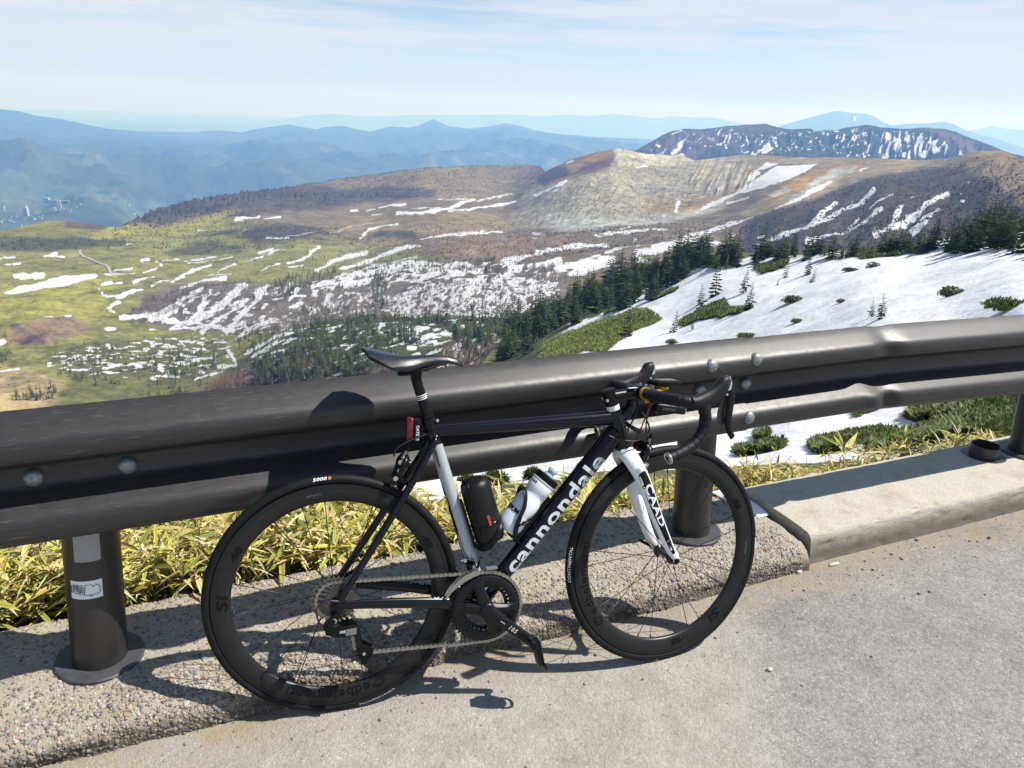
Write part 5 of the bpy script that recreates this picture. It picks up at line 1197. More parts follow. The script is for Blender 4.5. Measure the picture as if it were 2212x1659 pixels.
for s in (-1, 1):
    P = crspline([tuple(p) for p in barpath(s)][1:], 14); n = len(P); cum = 0; rad = []
    for i in range(n):
        if i: cum += float(np.linalg.norm(P[i] - P[i - 1]))
        ph = (cum / .021) % 1.0; rad.append(.0157 + .0008 * (ph ** .6) - (.0010 if ph < .08 else 0))
    mb = MB(); mb.tube(P, rad, 22); FB(mb, 'bar_tape', m_tape, bar, 70)
    e = V3(P[-1]); d = (V3(P[-1]) - V3(P[-3])).normalized()
    mb = MB(); mb.tube([e - d * .002, e + d * .0015, e + d * .003], [.0168, .0166, .0130], 24); FB(mb, 'end_plug', m_alu, bar)
    mb = MB(); c = e + d * .0034; sd_ = V3((0, 1, 0)); w_ = d.cross(sd_).normalized()
    for dx in (-.006, 0, .006): mb.tube([c + sd_ * dx * .9 - w_ * .007, c + sd_ * (dx * .2) + w_ * .004], .0010, 6)
    FB(mb, 'plug_mark', m_black, bar)
    # hood
    B0 = BC + V3((0, s * .1905, 0)); rings = []
    HS = [((.044, -.006), .0172, .0168, 10), ((.060, -.010), .0210, .0185, 14), ((.080, -.008), .0250, .0185, 22), ((.102, -.002), .0270, .0180, 34), ((.122, .008), .0275, .0178, 50), ((.138, .024), .0250, .0178, 66), ((.148, .038), .0220, .0178, 78), ((.152, .048), .0195, .0168, 82), ((.1535, .0550), .0140, .0125, 84), ((.154, .0580), .005, .005, 84)]
    for (x, z), h, w, tilt in HS:
        ta = math.radians(tilt); nx, nz = -math.sin(ta), math.cos(ta)
        rings.append([tuple(B0 + V3((x + nx * h * math.sin(q), w * math.cos(q) * (1 + .12 * math.sin(q)) * .95, z + nz * h * math.sin(q)))) for q in [2 * math.pi * i / 20 for i in range(20)]])
    mb = MB(); mb.loft(rings)
    # lower skirt of the hood that wraps the bar
    mb.loft([[tuple(B0 + V3((x + .0185 * math.cos(q) * .9, .0172 * math.sin(q), z))) for q in [2 * math.pi * i / 18 for i in range(18)]] for x, z in ((.088, -.040), (.089, -.026), (.087, -.012), (.080, .004))])
    lv = FB(mb, 'shift_lever', m_rubber, bike, 70)
    # blade: drops from the front of the hood, curved, flattened, with a shift paddle behind it
    P = crspline([tuple(B0 + V3(p)) for p in [(.160, .000 * s, .034), (.170, .001 * s, .016), (.171, .002 * s, -.010), (.167, .002 * s, -.040), (.165, .002 * s, -.070), (.169, .002 * s, -.094), (.178, .002 * s, -.110), (.183, .002 * s, -.116)]], 5); n = len(P)
    mb = MB(); mb.tube(P, [float(np.interp(i / (n - 1), [0, .2, .55, .8, .93, 1], [.0135, .0135, .0110, .0092, .0095, .004])) for i in range(n)], 14, True, .55, (1, 0, 0)); FB(mb, 'lever_blade', m_black, lv, 60)
    P = crspline([tuple(B0 + V3(p)) for p in [(.154, -.004 * s, .010), (.155, -.008 * s, -.016), (.152, -.012 * s, -.042), (.154, -.012 * s, -.066), (.160, -.010 * s, -.078)]], 5); n = len(P)
    mb = MB(); mb.tube(P, [float(np.interp(i / (n - 1), [0, .3, .65, .9, 1], [.009, .011, .015, .012, .004])) for i in range(n)], 12, True, .3, (1, 0, 0)); FB(mb, 'shift_paddle', mat('dark_grey_paddle', (.045, .047, .05), .35), lv, 60)
    mb = MB(); mb.prism([(.0, 0), (.010, .003), (.013, .020), (.006, .040), (-.002, .030)], B0 + V3((.157, s * -.010, .018)), (1, 0, 0), (0, 0, 1), (0, s, 0), .020); FB(mb, 'lever_badge', m_alu, lv, 30)
    for q_ in (-1, 1):
        mb = MB(); mb.tube([B0 + V3((.146, q_ * .0165, .010)), B0 + V3((.146, q_ * .0205, .010))], .0035, 10); FB(mb, 'lever_pin', m_alu, lv)
# computer on its gold mount
mb = MB(); mb.tube([BC + V3((0, -.030, 0)), BC + V3((0, -.039, 0))], .0192, 26); mb.box((BC.x + .004, -.036, BC.z - .021), (.016, .0125, .012), None, .002)
mb.tube(crspline([tuple(BC + V3((.016, -.036, .004))), tuple(BC + V3((.040, -.030, .002))), tuple(BC + V3((.062, -.012, .003))), tuple(BC + V3((.078, -.004, .004)))], 5), .0055, 10, True, 1.3); mb.tube([BC + V3((.078, -.004, .003)), BC + V3((.078, -.004, .011))], .0165, 20)
mount = FB(mb, 'computer_mount', m_gold, bike)
CMx = Matrix.Translation(BC + V3((.082, -.004, .022))) @ Matrix.Rotation(math.radians(4), 4, 'Y')
mb = MB(); mb.box((0, 0, 0), (.084, .054, .016), CMx, .006); comp = FB(mb, 'cycling_computer', m_black, bike, 40)
mb = MB(); mb.box((.004, 0, .0083), (.060, .042, .001), CMx); FB(mb, 'computer_screen', mat('dark_screen', (.03, .035, .04), .12), comp)
# front light hung under the bar
HLx = Matrix.Translation(BC + V3((.060, -.062, -.046))) @ Matrix.Rotation(math.radians(10), 4, 'Y')
mb = MB(); mb.box((0, 0, 0), (.098, .030, .021), HLx, .005); mb.tube([HLx @ V3((-.03, 0, .008)), BC + V3((.004, -.060, -.016))], .008, 12); hl = FB(mb, 'headlight', m_black, bike, 40)
mb = MB(); mb.box((-.006, 0, .0108), (.074, .022, .0012), HLx); mb.box((.0495, 0, .001), (.002, .024, .014), HLx); FB(mb, 'light_cover', mat('grey_light_cover', (.30, .32, .34), .25), hl)
V_, F_ = text2d('AMPP500', .010, .0002, 0, 1.1, .02); mb = MB(); mb.add([HLx @ V3((x - .01, -.0153, y)) for x, y in V_], F_); o = link('light_lettering', mb.mesh('light_lettering', m_gprint, 180, False), hl); o.data.transform(SM)
# cables
def cable(P, r, m, parent, front_=True, name='cable'):
    mb = MB(); mb.tube(crspline([tuple(p) for p in P], 7), r, 8)
    o = mb.build(name, m, parent, 180)
    if front_: o.data.transform(SM)
    return o
cable([BC + V3((.010, -.045, -.016)), BC + V3((.010, -.030, -.050)), BC + V3((-.002, -.026, -.085)), BC + V3((-.022, -.030, -.120)), BC + V3((-.050, -.034, -.145))], .0020, m_red, bar)
cable([BC + V3((.012, .040, -.016)), BC + V3((.012, .020, -.050)), BC + V3((.014, -.022, -.085)), BC + V3((.004, -.044, -.112)), BC + V3((-.035, -.046, -.132)), BC + V3((-.085, -.036, -.125)), BC + V3((-.118, -.028, -.112))], .0024, m_cable, bar)
cable([BC + V3((.012, -.048, -.016)), BC + V3((.016, -.022, -.060)), BC + V3((.018, -.008, -.105)), BC + V3((.026, -.008, -.150)), BC + V3((.036, -.014, -.168))], .0024, m_cable, bar)
cable([BC + V3((.012, .046, -.016)), BC + V3((.024, .050, -.060)), BC + V3((-.006, .046, -.110)), BC + V3((-.045, .036, -.142))], .0024, m_cable, bar)
# ---------------------------------------------------------------- brakes
def brake(M, parent, name='brake_caliper'):
    """dual-pivot caliper: x away from the frame, y across, z up"""
    mb = MB(); g = lambda p: M @ V3(p)
    for s in (-1, 1):
        mb.tube([g(p) for p in crspline([(.012, s * .004, .012), (.014, s * .024, .010), (.016, s * .033, -.008), (.014, s * .030, -.030), (.012, s * .0265, -.048)], 5)], [.0115] * 3 + [.0105] * 9 + [.0085] * 9, 12, True, .8)
    mb.tube([g((-.004, 0, .0)), g((.028, 0, .0))], .0115, 14)
    c = mb.build(name, m_anod, bike, 50)
    mb = MB()
    for s in (-1, 1):
        mb.box((.0, s * .0195, -.047), (.046, .008, .011), M, .002)
    mb.build('brake_pad', m_black, c)
    mb = MB()
    mb.tube([g((.024, -.012, .020)), g((.020, -.022, .006)), g((.018, -.030, -.012))], [.0055, .0065, .005], 10, True, .7); mb.tube([g((.022, -.020, .034)), g((.024, -.014, .010))], [.0055, .005], 12)
    mb.build('brake_arm', mat('silver_brake_arm', (.30, .31, .32), .3, .7), c, 50)
    mb = MB()
    for p in ((.022, -.018, .000), (.018, -.032, -.042), (.016, -.026, -.020)): mb.tube([g(p), g((p[0] + .004, p[1] - .009, p[2]))], .0062, 12)
    mb.build('brake_bolt', m_alu, c, 50)
    mb = MB(); mb.tube([g((.022, -.020, .030)), g((.022, -.022, .046))], .0040, 10); mb.tube([g((.021, -.020, .034)), g((.018, -.029, -.018)), g((.018, -.030, -.044))], .0010, 6); mb.build('cable_adjuster', m_black, c)
    return c
fb = SM @ Matrix.Translation((.877, 0, .676)) @ Matrix.Rotation(math.radians(16), 4, 'Y')
brake(fb, bike)
rb = Matrix.Translation((.208, 0, .683)) @ Matrix.Rotation(math.pi, 4, 'Z') @ Matrix.Rotation(math.radians(-28 + 0), 4, 'Y') @ Matrix.Scale(-1, 4, (0, 1, 0))
brake(rb, bike)
cable([(.268, -.012, .765), (.215, -.020, .752), (.178, -.024, .733), (.168, -.022, .712)], .0023, m_cable, frame, False)
# ---------------------------------------------------------------- rear light
TLx = Matrix.Translation((.222, -.002, .776)) @ Matrix.Rotation(math.radians(4), 4, 'Y')
mb = MB(); mb.box((.010, 0, 0), (.020, .030, .060), TLx, .004); mb.box((.030, 0, .004), (.026, .012, .022), TLx, .003)
mb.tube([ST_T - SD * .034, ST_T - SD * .026], .0195, 22)
tl = mb.build('tail_light', m_black, bike, 40)
MB().box((-.007, 0, .002), (.020, .029, .062), TLx, .006).build('red_lens', mat('red_lens', (.11, .004, .005), .14, spec=.6), tl, 50)
V_, F_ = text2d('CATEYE', .0105, .0003, 0, 1.1, .02); mb = MB(); mb.add([TLx @ V3((.012 + y, -.0155, -x - .006)) for x, y in V_], F_); link('light_lettering', mb.mesh('light_lettering', m_wprint, 180, False), tl)
# ---------------------------------------------------------------- cranks, chain rings
ang = math.radians(-40.5); ca, sa = math.cos(ang), math.sin(ang)
def gear_ring(R, r_in, teeth, y0, y1, M0):
    mb = MB(); n = teeth * 4; V = []; F = []
    for yy in (y0, y1):
        for i in range(n):
            a = 2 * math.pi * i / n; t = (R - .0055, R - .001, R + .0035, R - .001)[i % 4]
            V.append(M0 + V3((t * math.cos(a), yy, t * math.sin(a))))
        for i in range(n):
            a = 2 * math.pi * i / n; V.append(M0 + V3((r_in * math.cos(a), yy, r_in * math.sin(a))))
    for i in range(n):
        j = (i + 1) % n
        F += [(i, j, n + j, n + i), (2 * n + i, 3 * n + i, 3 * n + j, 2 * n + j), (i, 2 * n + i, 2 * n + j, j), (n + i, n + j, 3 * n + j, 3 * n + i)]
    return mb.add(V, F)
cr_mb = MB()
C0 = V3((BB.x, 0, BB.z))
cr_mb.tube([C0 + V3((0, -.040, 0)), C0 + V3((0, -.076, 0)), C0 + V3((0, -.080, 0))], [.024, .023, .018], 28)
crank = cr_mb.build('crankset', m_crank, bike, 50)
gear_ring(.1005, .090, 50, -.0485, -.0455, C0).build('outer_chainring', m_anod, crank, 30)
gear_ring(.0690, .056, 34, -.0415, -.0390, C0).build('inner_chainring', m_anod, crank, 30)
# wide four-armed outer plate
W_ = Matrix(((1, 0, 0, C0.x), (0, 0, -1, 0), (0, 1, 0, C0.z), (0, 0, 0, 1)))
mb = MB(); mb.lathe([(.0925, .0490), (.0935, .0525), (.0870, .0570), (.0760, .0575), (.0690, .0550), (.0680, .0510)], 96, W_, True); mb.build('outer_plate', m_crank, crank, 50)
mb = MB()
for k_, (da, wd) in enumerate(((-40.5 + 33, .026), (-40.5 - 33, .026), (-40.5 + 147, .034), (-40.5 - 147, .034))):
    a = math.radians(da); d = V3((math.cos(a), 0, math.sin(a))); t = V3((-math.sin(a), 0, math.cos(a)))
    rings = []
    for r, w, y, th in ((.010, .020, -.0655, .010), (.030, .0165, -.0640, .009), (.055, .0135, -.0600, .008), (.072, .0160, -.0565, .0065), (.086, wd * .75, -.0540, .005)):
        c = C0 + d * r + V3((0, y, 0)); rings.append([tuple(c + t * (w * x) + V3((0, yy * th, 0))) for x, yy in ((-1, .8), (-1, -.2), (-.6, -.9), (.6, -.9), (1, -.2), (1, .8))])
    mb.loft(rings)
mb.build('spider_arm', m_crank, crank, 40)
mb = MB()
for da in (-5, -72, 108, 174):
    a = math.radians(da); c = C0 + V3((.0555 * math.cos(a), 0, .0555 * math.sin(a))); mb.tube([c + V3((0, -.040, 0)), c + V3((0, -.052, 0))], .0065, 12)
mb.build('chainring_bolt', m_anod, crank)
def crank_arm(y, sgn, a):
    d = V3((math.cos(a), 0, math.sin(a))); t = V3((-math.sin(a), 0, math.cos(a))); rings = []
    for r, w, th, yo in ((-.020, .010, .006, 0), (-.014, .019, .010, 0), (0, .0225, .0125, 0), (.022, .0195, .0125, 0), (.06, .0165, .0115, .004), (.11, .0150, .0105, .008), (.150, .0155, .0100, .011), (.168, .0150, .0095, .012), (.177, .0105, .0080, .012), (.181, .004, .005, .012)):
        c = C0 + d * r + V3((0, sgn * (abs(y) + yo), 0)); rings.append([tuple(c + t * (w * math.cos(q) * (1.0)) + V3((0, th * math.copysign(abs(math.sin(q)) ** .7, math.sin(q)), 0))) for q in [2 * math.pi * i / 20 for i in range(20)]])
    mb = MB(); mb.loft(rings); return mb.build('crank_arm', m_crank, crank, 60)
crank_arm(.070, -1, ang); crank_arm(.062, 1, ang + math.pi)
V_, F_ = text2d('105', .017, .0004, .15, 1.25, .02); mb = MB(); dd = V3((ca, 0, sa)); tt = V3((-sa, 0, ca))
mb.add([C0 + dd * (.088 + x) + tt * (y) + V3((0, -.0890, 0)) for x, y in V_], F_); o = link('crank_lettering', mb.mesh('crank_lettering', mat('silver_print', (.5, .5, .5), .4), 180, False), crank)
mb = MB(); mb.add([C0 + dd * (.052 + x) + tt * y + V3((0, -.0868, 0)) for x, y in [(-.008, -.0010), (.008, -.0010), (.008, .0010), (-.008, .0010)]], [(0, 1, 2, 3)]); link('crank_lettering', mb.mesh('crank_lettering', bpy.data.materials['silver_print'], 180, False), crank)
MB().lathe([(.0, .0812), (.008, .0812), (.0095, .0800), (.0095, .078)], 20, W_).build('axle_cap', m_black, crank, 40)
def pedal(sgn, a, tilt):
    E_ = C0 + V3((math.cos(a) * .168, 0, math.sin(a) * .168)); y0 = .081 if sgn < 0 else .074
    g = Matrix.Translation(E_ + V3((0, sgn * (y0 + .004), 0))) @ Matrix.Rotation(tilt, 4, 'Y') @ Matrix.Scale(sgn, 4, (0, 1, 0))
    mb = MB(); mb.tube([g @ V3((0, -.004, 0)), g @ V3((0, .052, 0))], [.0078, .0068], 14)
    # body: rear hook plate, side rails, front toe clip loop
    out = [(-.030, .022), (-.036, .030), (-.034, .062), (-.024, .068), (.010, .066), (.034, .062), (.046, .050), (.047, .034), (.034, .022), (.010, .016)]
    rings = [[tuple(g @ V3((x, y, z))) for x, y in out] for z in (-.009, .007)]; mb.loft(rings)
    pd = mb.build('pedal', m_black, bike, 40)
    mb = MB(); mb.tube([g @ V3(p) for p in crspline([(.034, .022, .006), (.054, .028, .010), (.060, .044, .011), (.054, .058, .010), (.032, .064, .006)], 5)], .004, 10); mb.build('pedal_cage', m_black, pd, 50); mb = MB(); mb.box((-.030, .046, -.014), (.024, .034, .014), g, .004); mb.build('pedal_body', m_black, pd, 50)
    mb = MB(); mb.box((.006, .044, .008), (.040, .030, .0025), g, .001); mb.box((-.028, .0465, .0085), (.016, .040, .004), g, .0015); mb.build('pedal_plate', mat('worn_steel', (.38, .39, .40), .28, .9), pd, 40)
    return pd
pedal(-1, ang, math.radians(79)); pedal(1, ang + math.pi, math.radians(58))
# ---------------------------------------------------------------- cassette, chain, derailleurs
mb = MB(); cass = None
ys = [.0225 + .0036 * i for i in range(11)]; teeth = [30, 27, 24, 21, 19, 17, 15, 14, 13, 12, 11]
for y, T in zip(ys, teeth):
    R = T * .0127 / (2 * math.pi) + .0015
    g2 = gear_ring(R, max(.016, R - .017), T, -y - .0009, -y + .0009, V3((0, 0, .335)))
    if cass is None: cass = g2.build('cassette', m_cass, rear, 30)
    else: g2.build('sprocket', m_cass, cass, 30)
sprk = 3; ych = -ys[2]; Rs = 24 * .0127 / (2 * math.pi) + .001
def tang(c1, r1, c2, r2, sign):
    d = c2 - c1; L = d.length; a = math.atan2(d.z, d.x); b = math.acos(max(-1, min(1, (r1 - r2) / L))) * sign
    n = V3((math.cos(a + b), 0, math.sin(a + b))); return c1 + n * r1, c2 + n * r2
PU = V3((.024, 0, .272)); PL = V3((.066, 0, .196)); RP = .0225; Cc = V3((0, 0, .335)); Rc = .1018
top_r, top_f = tang(Cc, Rs, C0, Rc, 1)
lo_p, lo_f = tang(PL, RP, C0, Rc, -1)
def arc(c, r, p0, p1, n, cw=True):
    a0 = math.atan2(p0.z - c.z, p0.x - c.x); a1 = math.atan2(p1.z - c.z, p1.x - c.x)
    if cw:
        while a1 > a0: a1 -= 2 * math.pi
    else:
        while a1 < a0: a1 += 2 * math.pi
    return [c + V3((r * math.cos(a0 + (a1 - a0) * i / n), 0, r * math.sin(a0 + (a1 - a0) * i / n))) for i in range(n + 1)]
path = [top_r.copy(), top_f.copy()] + arc(C0, Rc, top_f, lo_f, 40)[1:] + [lo_p.copy()]
q1 = PL + V3((-RP, 0, .004)); path += arc(PL, RP, lo_p, q1, 10)[1:]
q2 = PU + V3((RP * .85, 0, RP * .5)); q2b = PU + V3((.012, 0, -.019))
path += [q2b] + arc(PU, RP, q2b, PU + V3((-RP * .6, 0, RP * .8)), 8, False)[1:]
path += arc(Cc, Rs, Cc + V3((-.015, 0, -Rs)), top_r, 26)[0:]
def ydraw(p):
    if p.z > .30 and p.x < .36 and p.x > 0: return ych + (-.047 - ych) * p.x / .40
    if p.x > .30: return -.047
    if p.x > .07: return -.062 + (-.047 + .062) * (p.x - .07) / .3 if False else ych + (-.047 - ych) * (p.x - .06) / .34
    return ych
dense = []
for i in range(len(path) - 1):
    a, b = path[i], path[i + 1]; n = max(1, int((b - a).length / .002))
    dense += [a.lerp(b, j / n) for j in range(n)]
dense.append(path[-1])
links = [dense[0]]; acc = 0
for a, b in zip(dense[:-1], dense[1:]):
    acc += (b - a).length
    if acc >= .0127: links.append(b); acc -= .0127
mb = MB()
for i in range(len(links) - 1):
    a, b = links[i], links[i + 1]; y = ydraw((a + b) / 2); d = (b - a).normalized(); u = V3((-d.z, 0, d.x)); L = (b - a).length
    off = .0024 if i % 2 else .0033
    for s in (-1, 1):
        o = a + V3((0, y + s * off, 0)); pts = []
        for x, h in ((-.0040, 0), (-.0026, .0040), (.0020, .0043), (L / 2, .0026), (L - .0020, .0043), (L + .0026, .0040), (L + .0040, 0), (L + .0026, -.0040), (L - .0020, -.0043), (L / 2, -.0026), (.0020, -.0043), (-.0026, -.0040)): pts.append((x, h))
        mb.prism(pts, o, d, u, V3((0, s, 0)), .0009)
    c = a + V3((0, y, 0)); mb.tube([c + V3((0, -.0046, 0)), c + V3((0, .0046, 0))], .0019, 6); mb.tube([c + V3((0, -.0022, 0)), c + V3((0, .0022, 0))], .0038, 8)
ch = mb.build('chain', m_steel, bike, 40); ch['kind'] = 'stuff'
# rear derailleur
yD = -.075
mb = MB(); mb.tube([(-.004, -.066, .307), (-.006, -.088, .305)], .0115, 18); mb.tube([V3((-.006, -.082, .306)), V3((-.022, -.086, .296)), V3((-.026, -.084, .282))], [.011, .012, .010], 14)
mb.loft([[tuple(V3((x + dx, y, z + dz))) for dx, dz in ((-.012, .014), (.010, .014), (.016, .0), (.010, -.012), (-.010, -.014))] for x, y, z in ((-.020, -.090, .284), (.004, -.096, .277), (.030, -.090, .270), (.044, -.078, .270))])
rd = mb.build('rear_derailleur', m_black, bike, 40)
V_, F_ = text2d('105', .010, .0003, .15, 1.1, .02); mb = MB(); mb.add([V3((.012 + x, -.0975, .2755 + y)) for x, y in V_], F_); link('derailleur_lettering', mb.mesh('derailleur_lettering', m_wprint, 180, False), rd)
mb = MB(); mb.prism([(-.010, -.006), (.018, -.009), (.020, .008), (-.008, .010)], (.030, -.0945, .271), (1, .25, 0), (0, 0, 1), (0, -1, 0), .002); mb.build('derailleur_face', mat('grey_metal_face', (.20, .21, .21), .3, .6), rd, 40)
mb = MB()
for p in ((-.006, -.088, .305), (-.024, -.088, .291)): mb.tube([p, (p[0], p[1] - .004, p[2])], .0066, 16)
mb.build('derailleur_bolt', m_alu, rd); mb = MB()
for p in ((-.006, -.0925, .305), (-.024, -.0925, .291)): mb.tube([p, (p[0], p[1] - .0006, p[2])], .0028, 8)
mb.build('bolt_socket', m_black, rd)
mb = MB()
for yy, z0 in ((-.073, .0), (-.046, .0)):
    mb.prism([(.012, .283), (.030, .286), (.050, .276), (.060, .250), (.064, .222), (.092, .206), (.088, .190), (.070, .164), (.056, .166), (.058, .190), (.050, .214), (.046, .244), (.036, .262), (.014, .266)], (0, yy, 0), (1, 0, 0), (0, 0, 1), (0, -1, 0), .0025)
mb.build('derailleur_cage', m_black, rd, 40)
for P_, T in ((PU, 11), (PL, 11)):
    gear_ring(.0215, .004, 11, -.061, -.056, V3((P_.x, 0, P_.z))).build('pulley', m_black, rd, 30)
MB().tube([(PL.x, -.0755, PL.z), (PL.x, -.079, PL.z)], .0042, 12).build('pulley_bolt', m_alu, rd)
cable([(.010, -.078, .352), (-.024, -.082, .358), (-.048, -.084, .342), (-.046, -.086, .310), (-.034, -.086, .292)], .0023, mat('purple_sheen_cable', (.045, .015, .05), .25, .4), rd, False)
# front derailleur
mb = MB(); mb.tube([(.365, -.004, .392), (.372, -.022, .386)], .012, 16); mb.box((.372, -.028, .372), (.022, .022, .040), None, .005); mb.tube([(.350, -.026, .405), (.378, -.030, .398)], .0055, 10); mb.tube([(.385, -.03, .37), (.392, -.036, .40)], .004, 8)
fd = mb.build('front_derailleur', m_black, bike, 40)
mb = MB()
for yy in (-.0560, -.0375):
    outer = [(C0.x + q_ * math.cos(math.radians(q)), C0.z + q_ * math.sin(math.radians(q))) for q, q_ in ((98, .114), (106, .117), (118, .118), (130, .119), (142, .120), (152, .121), (159, .121))]; inner = [(C0.x + q_ * math.cos(math.radians(q)), C0.z + q_ * math.sin(math.radians(q))) for q, q_ in ((160, .118), (148, .112), (136, .1065), (124, .1035), (112, .102), (100, .102))]
    mb.prism(outer + inner, (0, yy, 0), (1, 0, 0), (0, 0, 1), (0, -1, 0), .0016)
mb.box((C0.x + .02, -.047, C0.z + .112), (.03, .019, .002)); mb.build('derailleur_cage', mat('silver_cage', (.34, .33, .30), .36, .8), fd, 40)
mb = MB(); mb.tube([(.352, -.030, .404), (.352, -.036, .404)], .0045, 10); mb.tube([(.374, -.040, .386), (.374, -.044, .386)], .0045, 10); mb.tube([(.340, -.030, .404), (.352, -.030, .404)], .002, 6); mb.build('derailleur_bolt', m_alu, fd)
# ---------------------------------------------------------------- bottle cage, bottle, tool case
DX = (DT_B - DT_A).normalized(); DN = V3((-DX.z, 0, DX.x))          # along the down tube, and up off it
ctr = lambda s, h: DT_A + DX * s + DN * h
RB = .0368; cb_s = .180
mb = MB(); c_h = .0285 + .012 + RB
mb.prism([(-.010, -.011), (.150, -.009), (.150, .009), (-.010, .011)], ctr(cb_s, .0295), DX, V3((0, 1, 0)), DN, .006)
def cg(s, phi, r=RB + .0035): return ctr(cb_s + s, c_h) + (DN * -math.cos(phi) + V3((0, -1, 0)) * math.sin(phi)) * r
for sg in (-1, 1):
    P = [cg(.004, sg * .10), cg(.0, sg * .45), cg(.004, sg * .9), cg(.028, sg * 1.45), cg(.060, sg * 1.75), cg(.092, sg * 2.0), cg(.118, sg * 2.5), cg(.128, sg * 3.05)]
    mb.tube(crspline([tuple(p) for p in P], 5), [.0085] * 8 + [.0095] * 12 + [.0085] * 16, 12, True, .34, tuple(DX))
    P = [cg(.10, sg * .10), cg(.085, sg * .6), cg(.060, sg * 1.1), cg(.030, sg * 1.45)]
    mb.tube(crspline([tuple(p) for p in P], 5), .006, 10, True, .4, tuple(DX))
mb.prism([(-.014, -.016), (.004, -.016), (.004, .016), (-.014, .016)], ctr(cb_s - .004, .036), DN, V3((0, 1, 0)), DX, .004)
cage = mb.build('bottle_cage', m_black, bike, 50)
BMx = BM @ Matrix.Translation(ctr(cb_s + .002, c_h)) @ Matrix(((DX.x, DN.x, 0, 0), (0, 0, -1, 0), (DX.z, DN.z, 0, 0), (0, 0, 0, 1)))
BMx = BM @ Matrix.Translation(ctr(cb_s + .002, c_h)) @ Matrix(((DN.x, 0, DX.x, 0), (0, -1, 0, 0), (DN.z, 0, DX.z, 0), (0, 0, 0, 1)))   # z = bottle axis
bot = empty('water_bottle', mat=BMx); tag(bot, 'translucent white water bottle with black collar in the cage on the down tube', 'water bottle')
m_bot = bpy.data.materials.new('frosted_plastic'); m_bot.use_nodes = True; bb = m_bot.node_tree.nodes['Principled BSDF']
bb.inputs['Base Color'].default_value = (.70, .73, .78, 1); bb.inputs['Roughness'].default_value = .38; bb.inputs['Subsurface Weight'].default_value = .35; bb.inputs['Subsurface Radius'].default_value = (.02, .02, .02); bb.inputs['Subsurface Scale'].default_value = .5
MB().lathe([(0, .004), (.024, .001), (.031, .003), (.0355, .012), (.0368, .026), (.0368, .060), (.0364, .062), (.0368, .064), (.0368, .098), (.0350, .110), (.0318, .120), (.0310, .128), (.0322, .136), (.0350, .144), (.0358, .152), (.0358, .166), (.0345, .170), (.0345, .172)], 48).build('bottle_body', m_bot, bot, 60)
MB().lathe([(.0352, .168), (.0362, .1695), (.0362, .1735), (.0352, .175)], 48).build('seal_ring', mat('grey_plastic', (.45, .47, .49), .4), bot, 50)
mb = MB(); mb.lathe([(.0345, .172), (.0357, .175), (.0357, .188), (.0345, .192), (.030, .1935), (.018, .1940), (.0, .1945)], 60); mb.build('bottle_collar', m_black, bot, 40)
MB().lathe([(.0175, .192), (.0165, .199), (.0115, .201), (.0105, .207), (.0145, .209), (.0150, .214), (.0125, .219), (.006, .2195), (0, .2195)], 32).build('bottle_nozzle', mat('clear_grey_plastic', (.36, .42, .48), .2), bot, 40)
def on_bottle(a0, z0, r=.0362): return lambda x, y: V3(((r + .0007) * math.sin(a0 + y / r), -(r + .0007) * -math.cos(a0 + y / r), z0 + x))
def on_bot(a0, z0, r, rotv=True):
    def fn(x, y):
        if rotv: u, w = y, x
        else: u, w = x, y
        a = a0 + u / r; return V3(((r + .0006) * math.cos(a), (r + .0006) * math.sin(a), z0 + w))
    return fn
V_, F_ = text2d('CAMELBAK', .010, .0004, 0, 1.0, .004); print_on('bottle_lettering', ([(x, y) for x, y in V_], F_), on_bot(.05, .160, .0358, False), m_gloss, bot)
V_, F_ = text2d('PODIUM', .017, .0008, 0, 1.0, .004); print_on('bottle_lettering', (V_, F_), on_bot(.25, .062, .0368, False), m_gloss, bot)
V_, F_ = text2d('PODIUM', .014, .0006, 0, 1.0, .004); print_on('bottle_lettering', (V_, F_), on_bot(2.55, .047, .0368, False), m_gloss, bot)
dots = MB()
for i in range(8):
    for j in range(14):
        a = .75 + j * .135; z = .022 + i * .0055
        if (i + j) % 2 == 0:
            c = V3((.0372 * math.cos(a), .0372 * math.sin(a), z)); tq = V3((-math.sin(a), math.cos(a), 0)); dots.add([c + tq * -.0011, c + V3((0, 0, -.0011)), c + tq * .0011, c + V3((0, 0, .0011))], [(0, 1, 2, 3)])
link('bottle_dots', dots.mesh('bottle_dots', mat('pale_grey_print', (.42, .45, .49), .4), 180, False), bot)
# tool case in its cage on the seat tube
SN = V3((SD.z, 0, -SD.x)); stc = lambda s, h: ST_A + SD * s + SN * h
mb = MB(); mb.prism([(.155, -.010), (.30, -.010), (.30, .010), (.155, .010)], stc(0, .0185), SD, V3((0, 1, 0)), SN, .006); mb.tube([stc(.150, .03), stc(.150, .075)], .010, 10, True, .4)
sc = lambda s, phi, r=.0455: stc(.155 + s, .0185 + .010 + .0415) + (SN * -math.cos(phi) + V3((0, -1, 0)) * math.sin(phi)) * r
for sg in (-1, 1): mb.tube(crspline([tuple(p) for p in [sc(.0, sg * .2), sc(.0, sg * .8), sc(.010, sg * 1.4), sc(.04, sg * 2.2), sc(.055, sg * 3.0)]], 5), .008, 10, True, .3, tuple(SD))
mb.build('bottle_cage', m_black, bike, 50)
TMx = BM @ Matrix.Translation(stc(.157, .0185 + .010 + .0415)) @ Matrix.Identity(4) @ Matrix(((SN.x, 0, SD.x, 0), (0, -1, 0, 0), (SN.z, 0, SD.z, 0), (0, 0, 0, 1))) @ Matrix.Diagonal((1.15, 1.15, .97, 1))
tcs = empty('tool_case', mat=TMx); tag(tcs, 'black zipped cylindrical tool case standing in the cage on the seat tube', 'tool case')
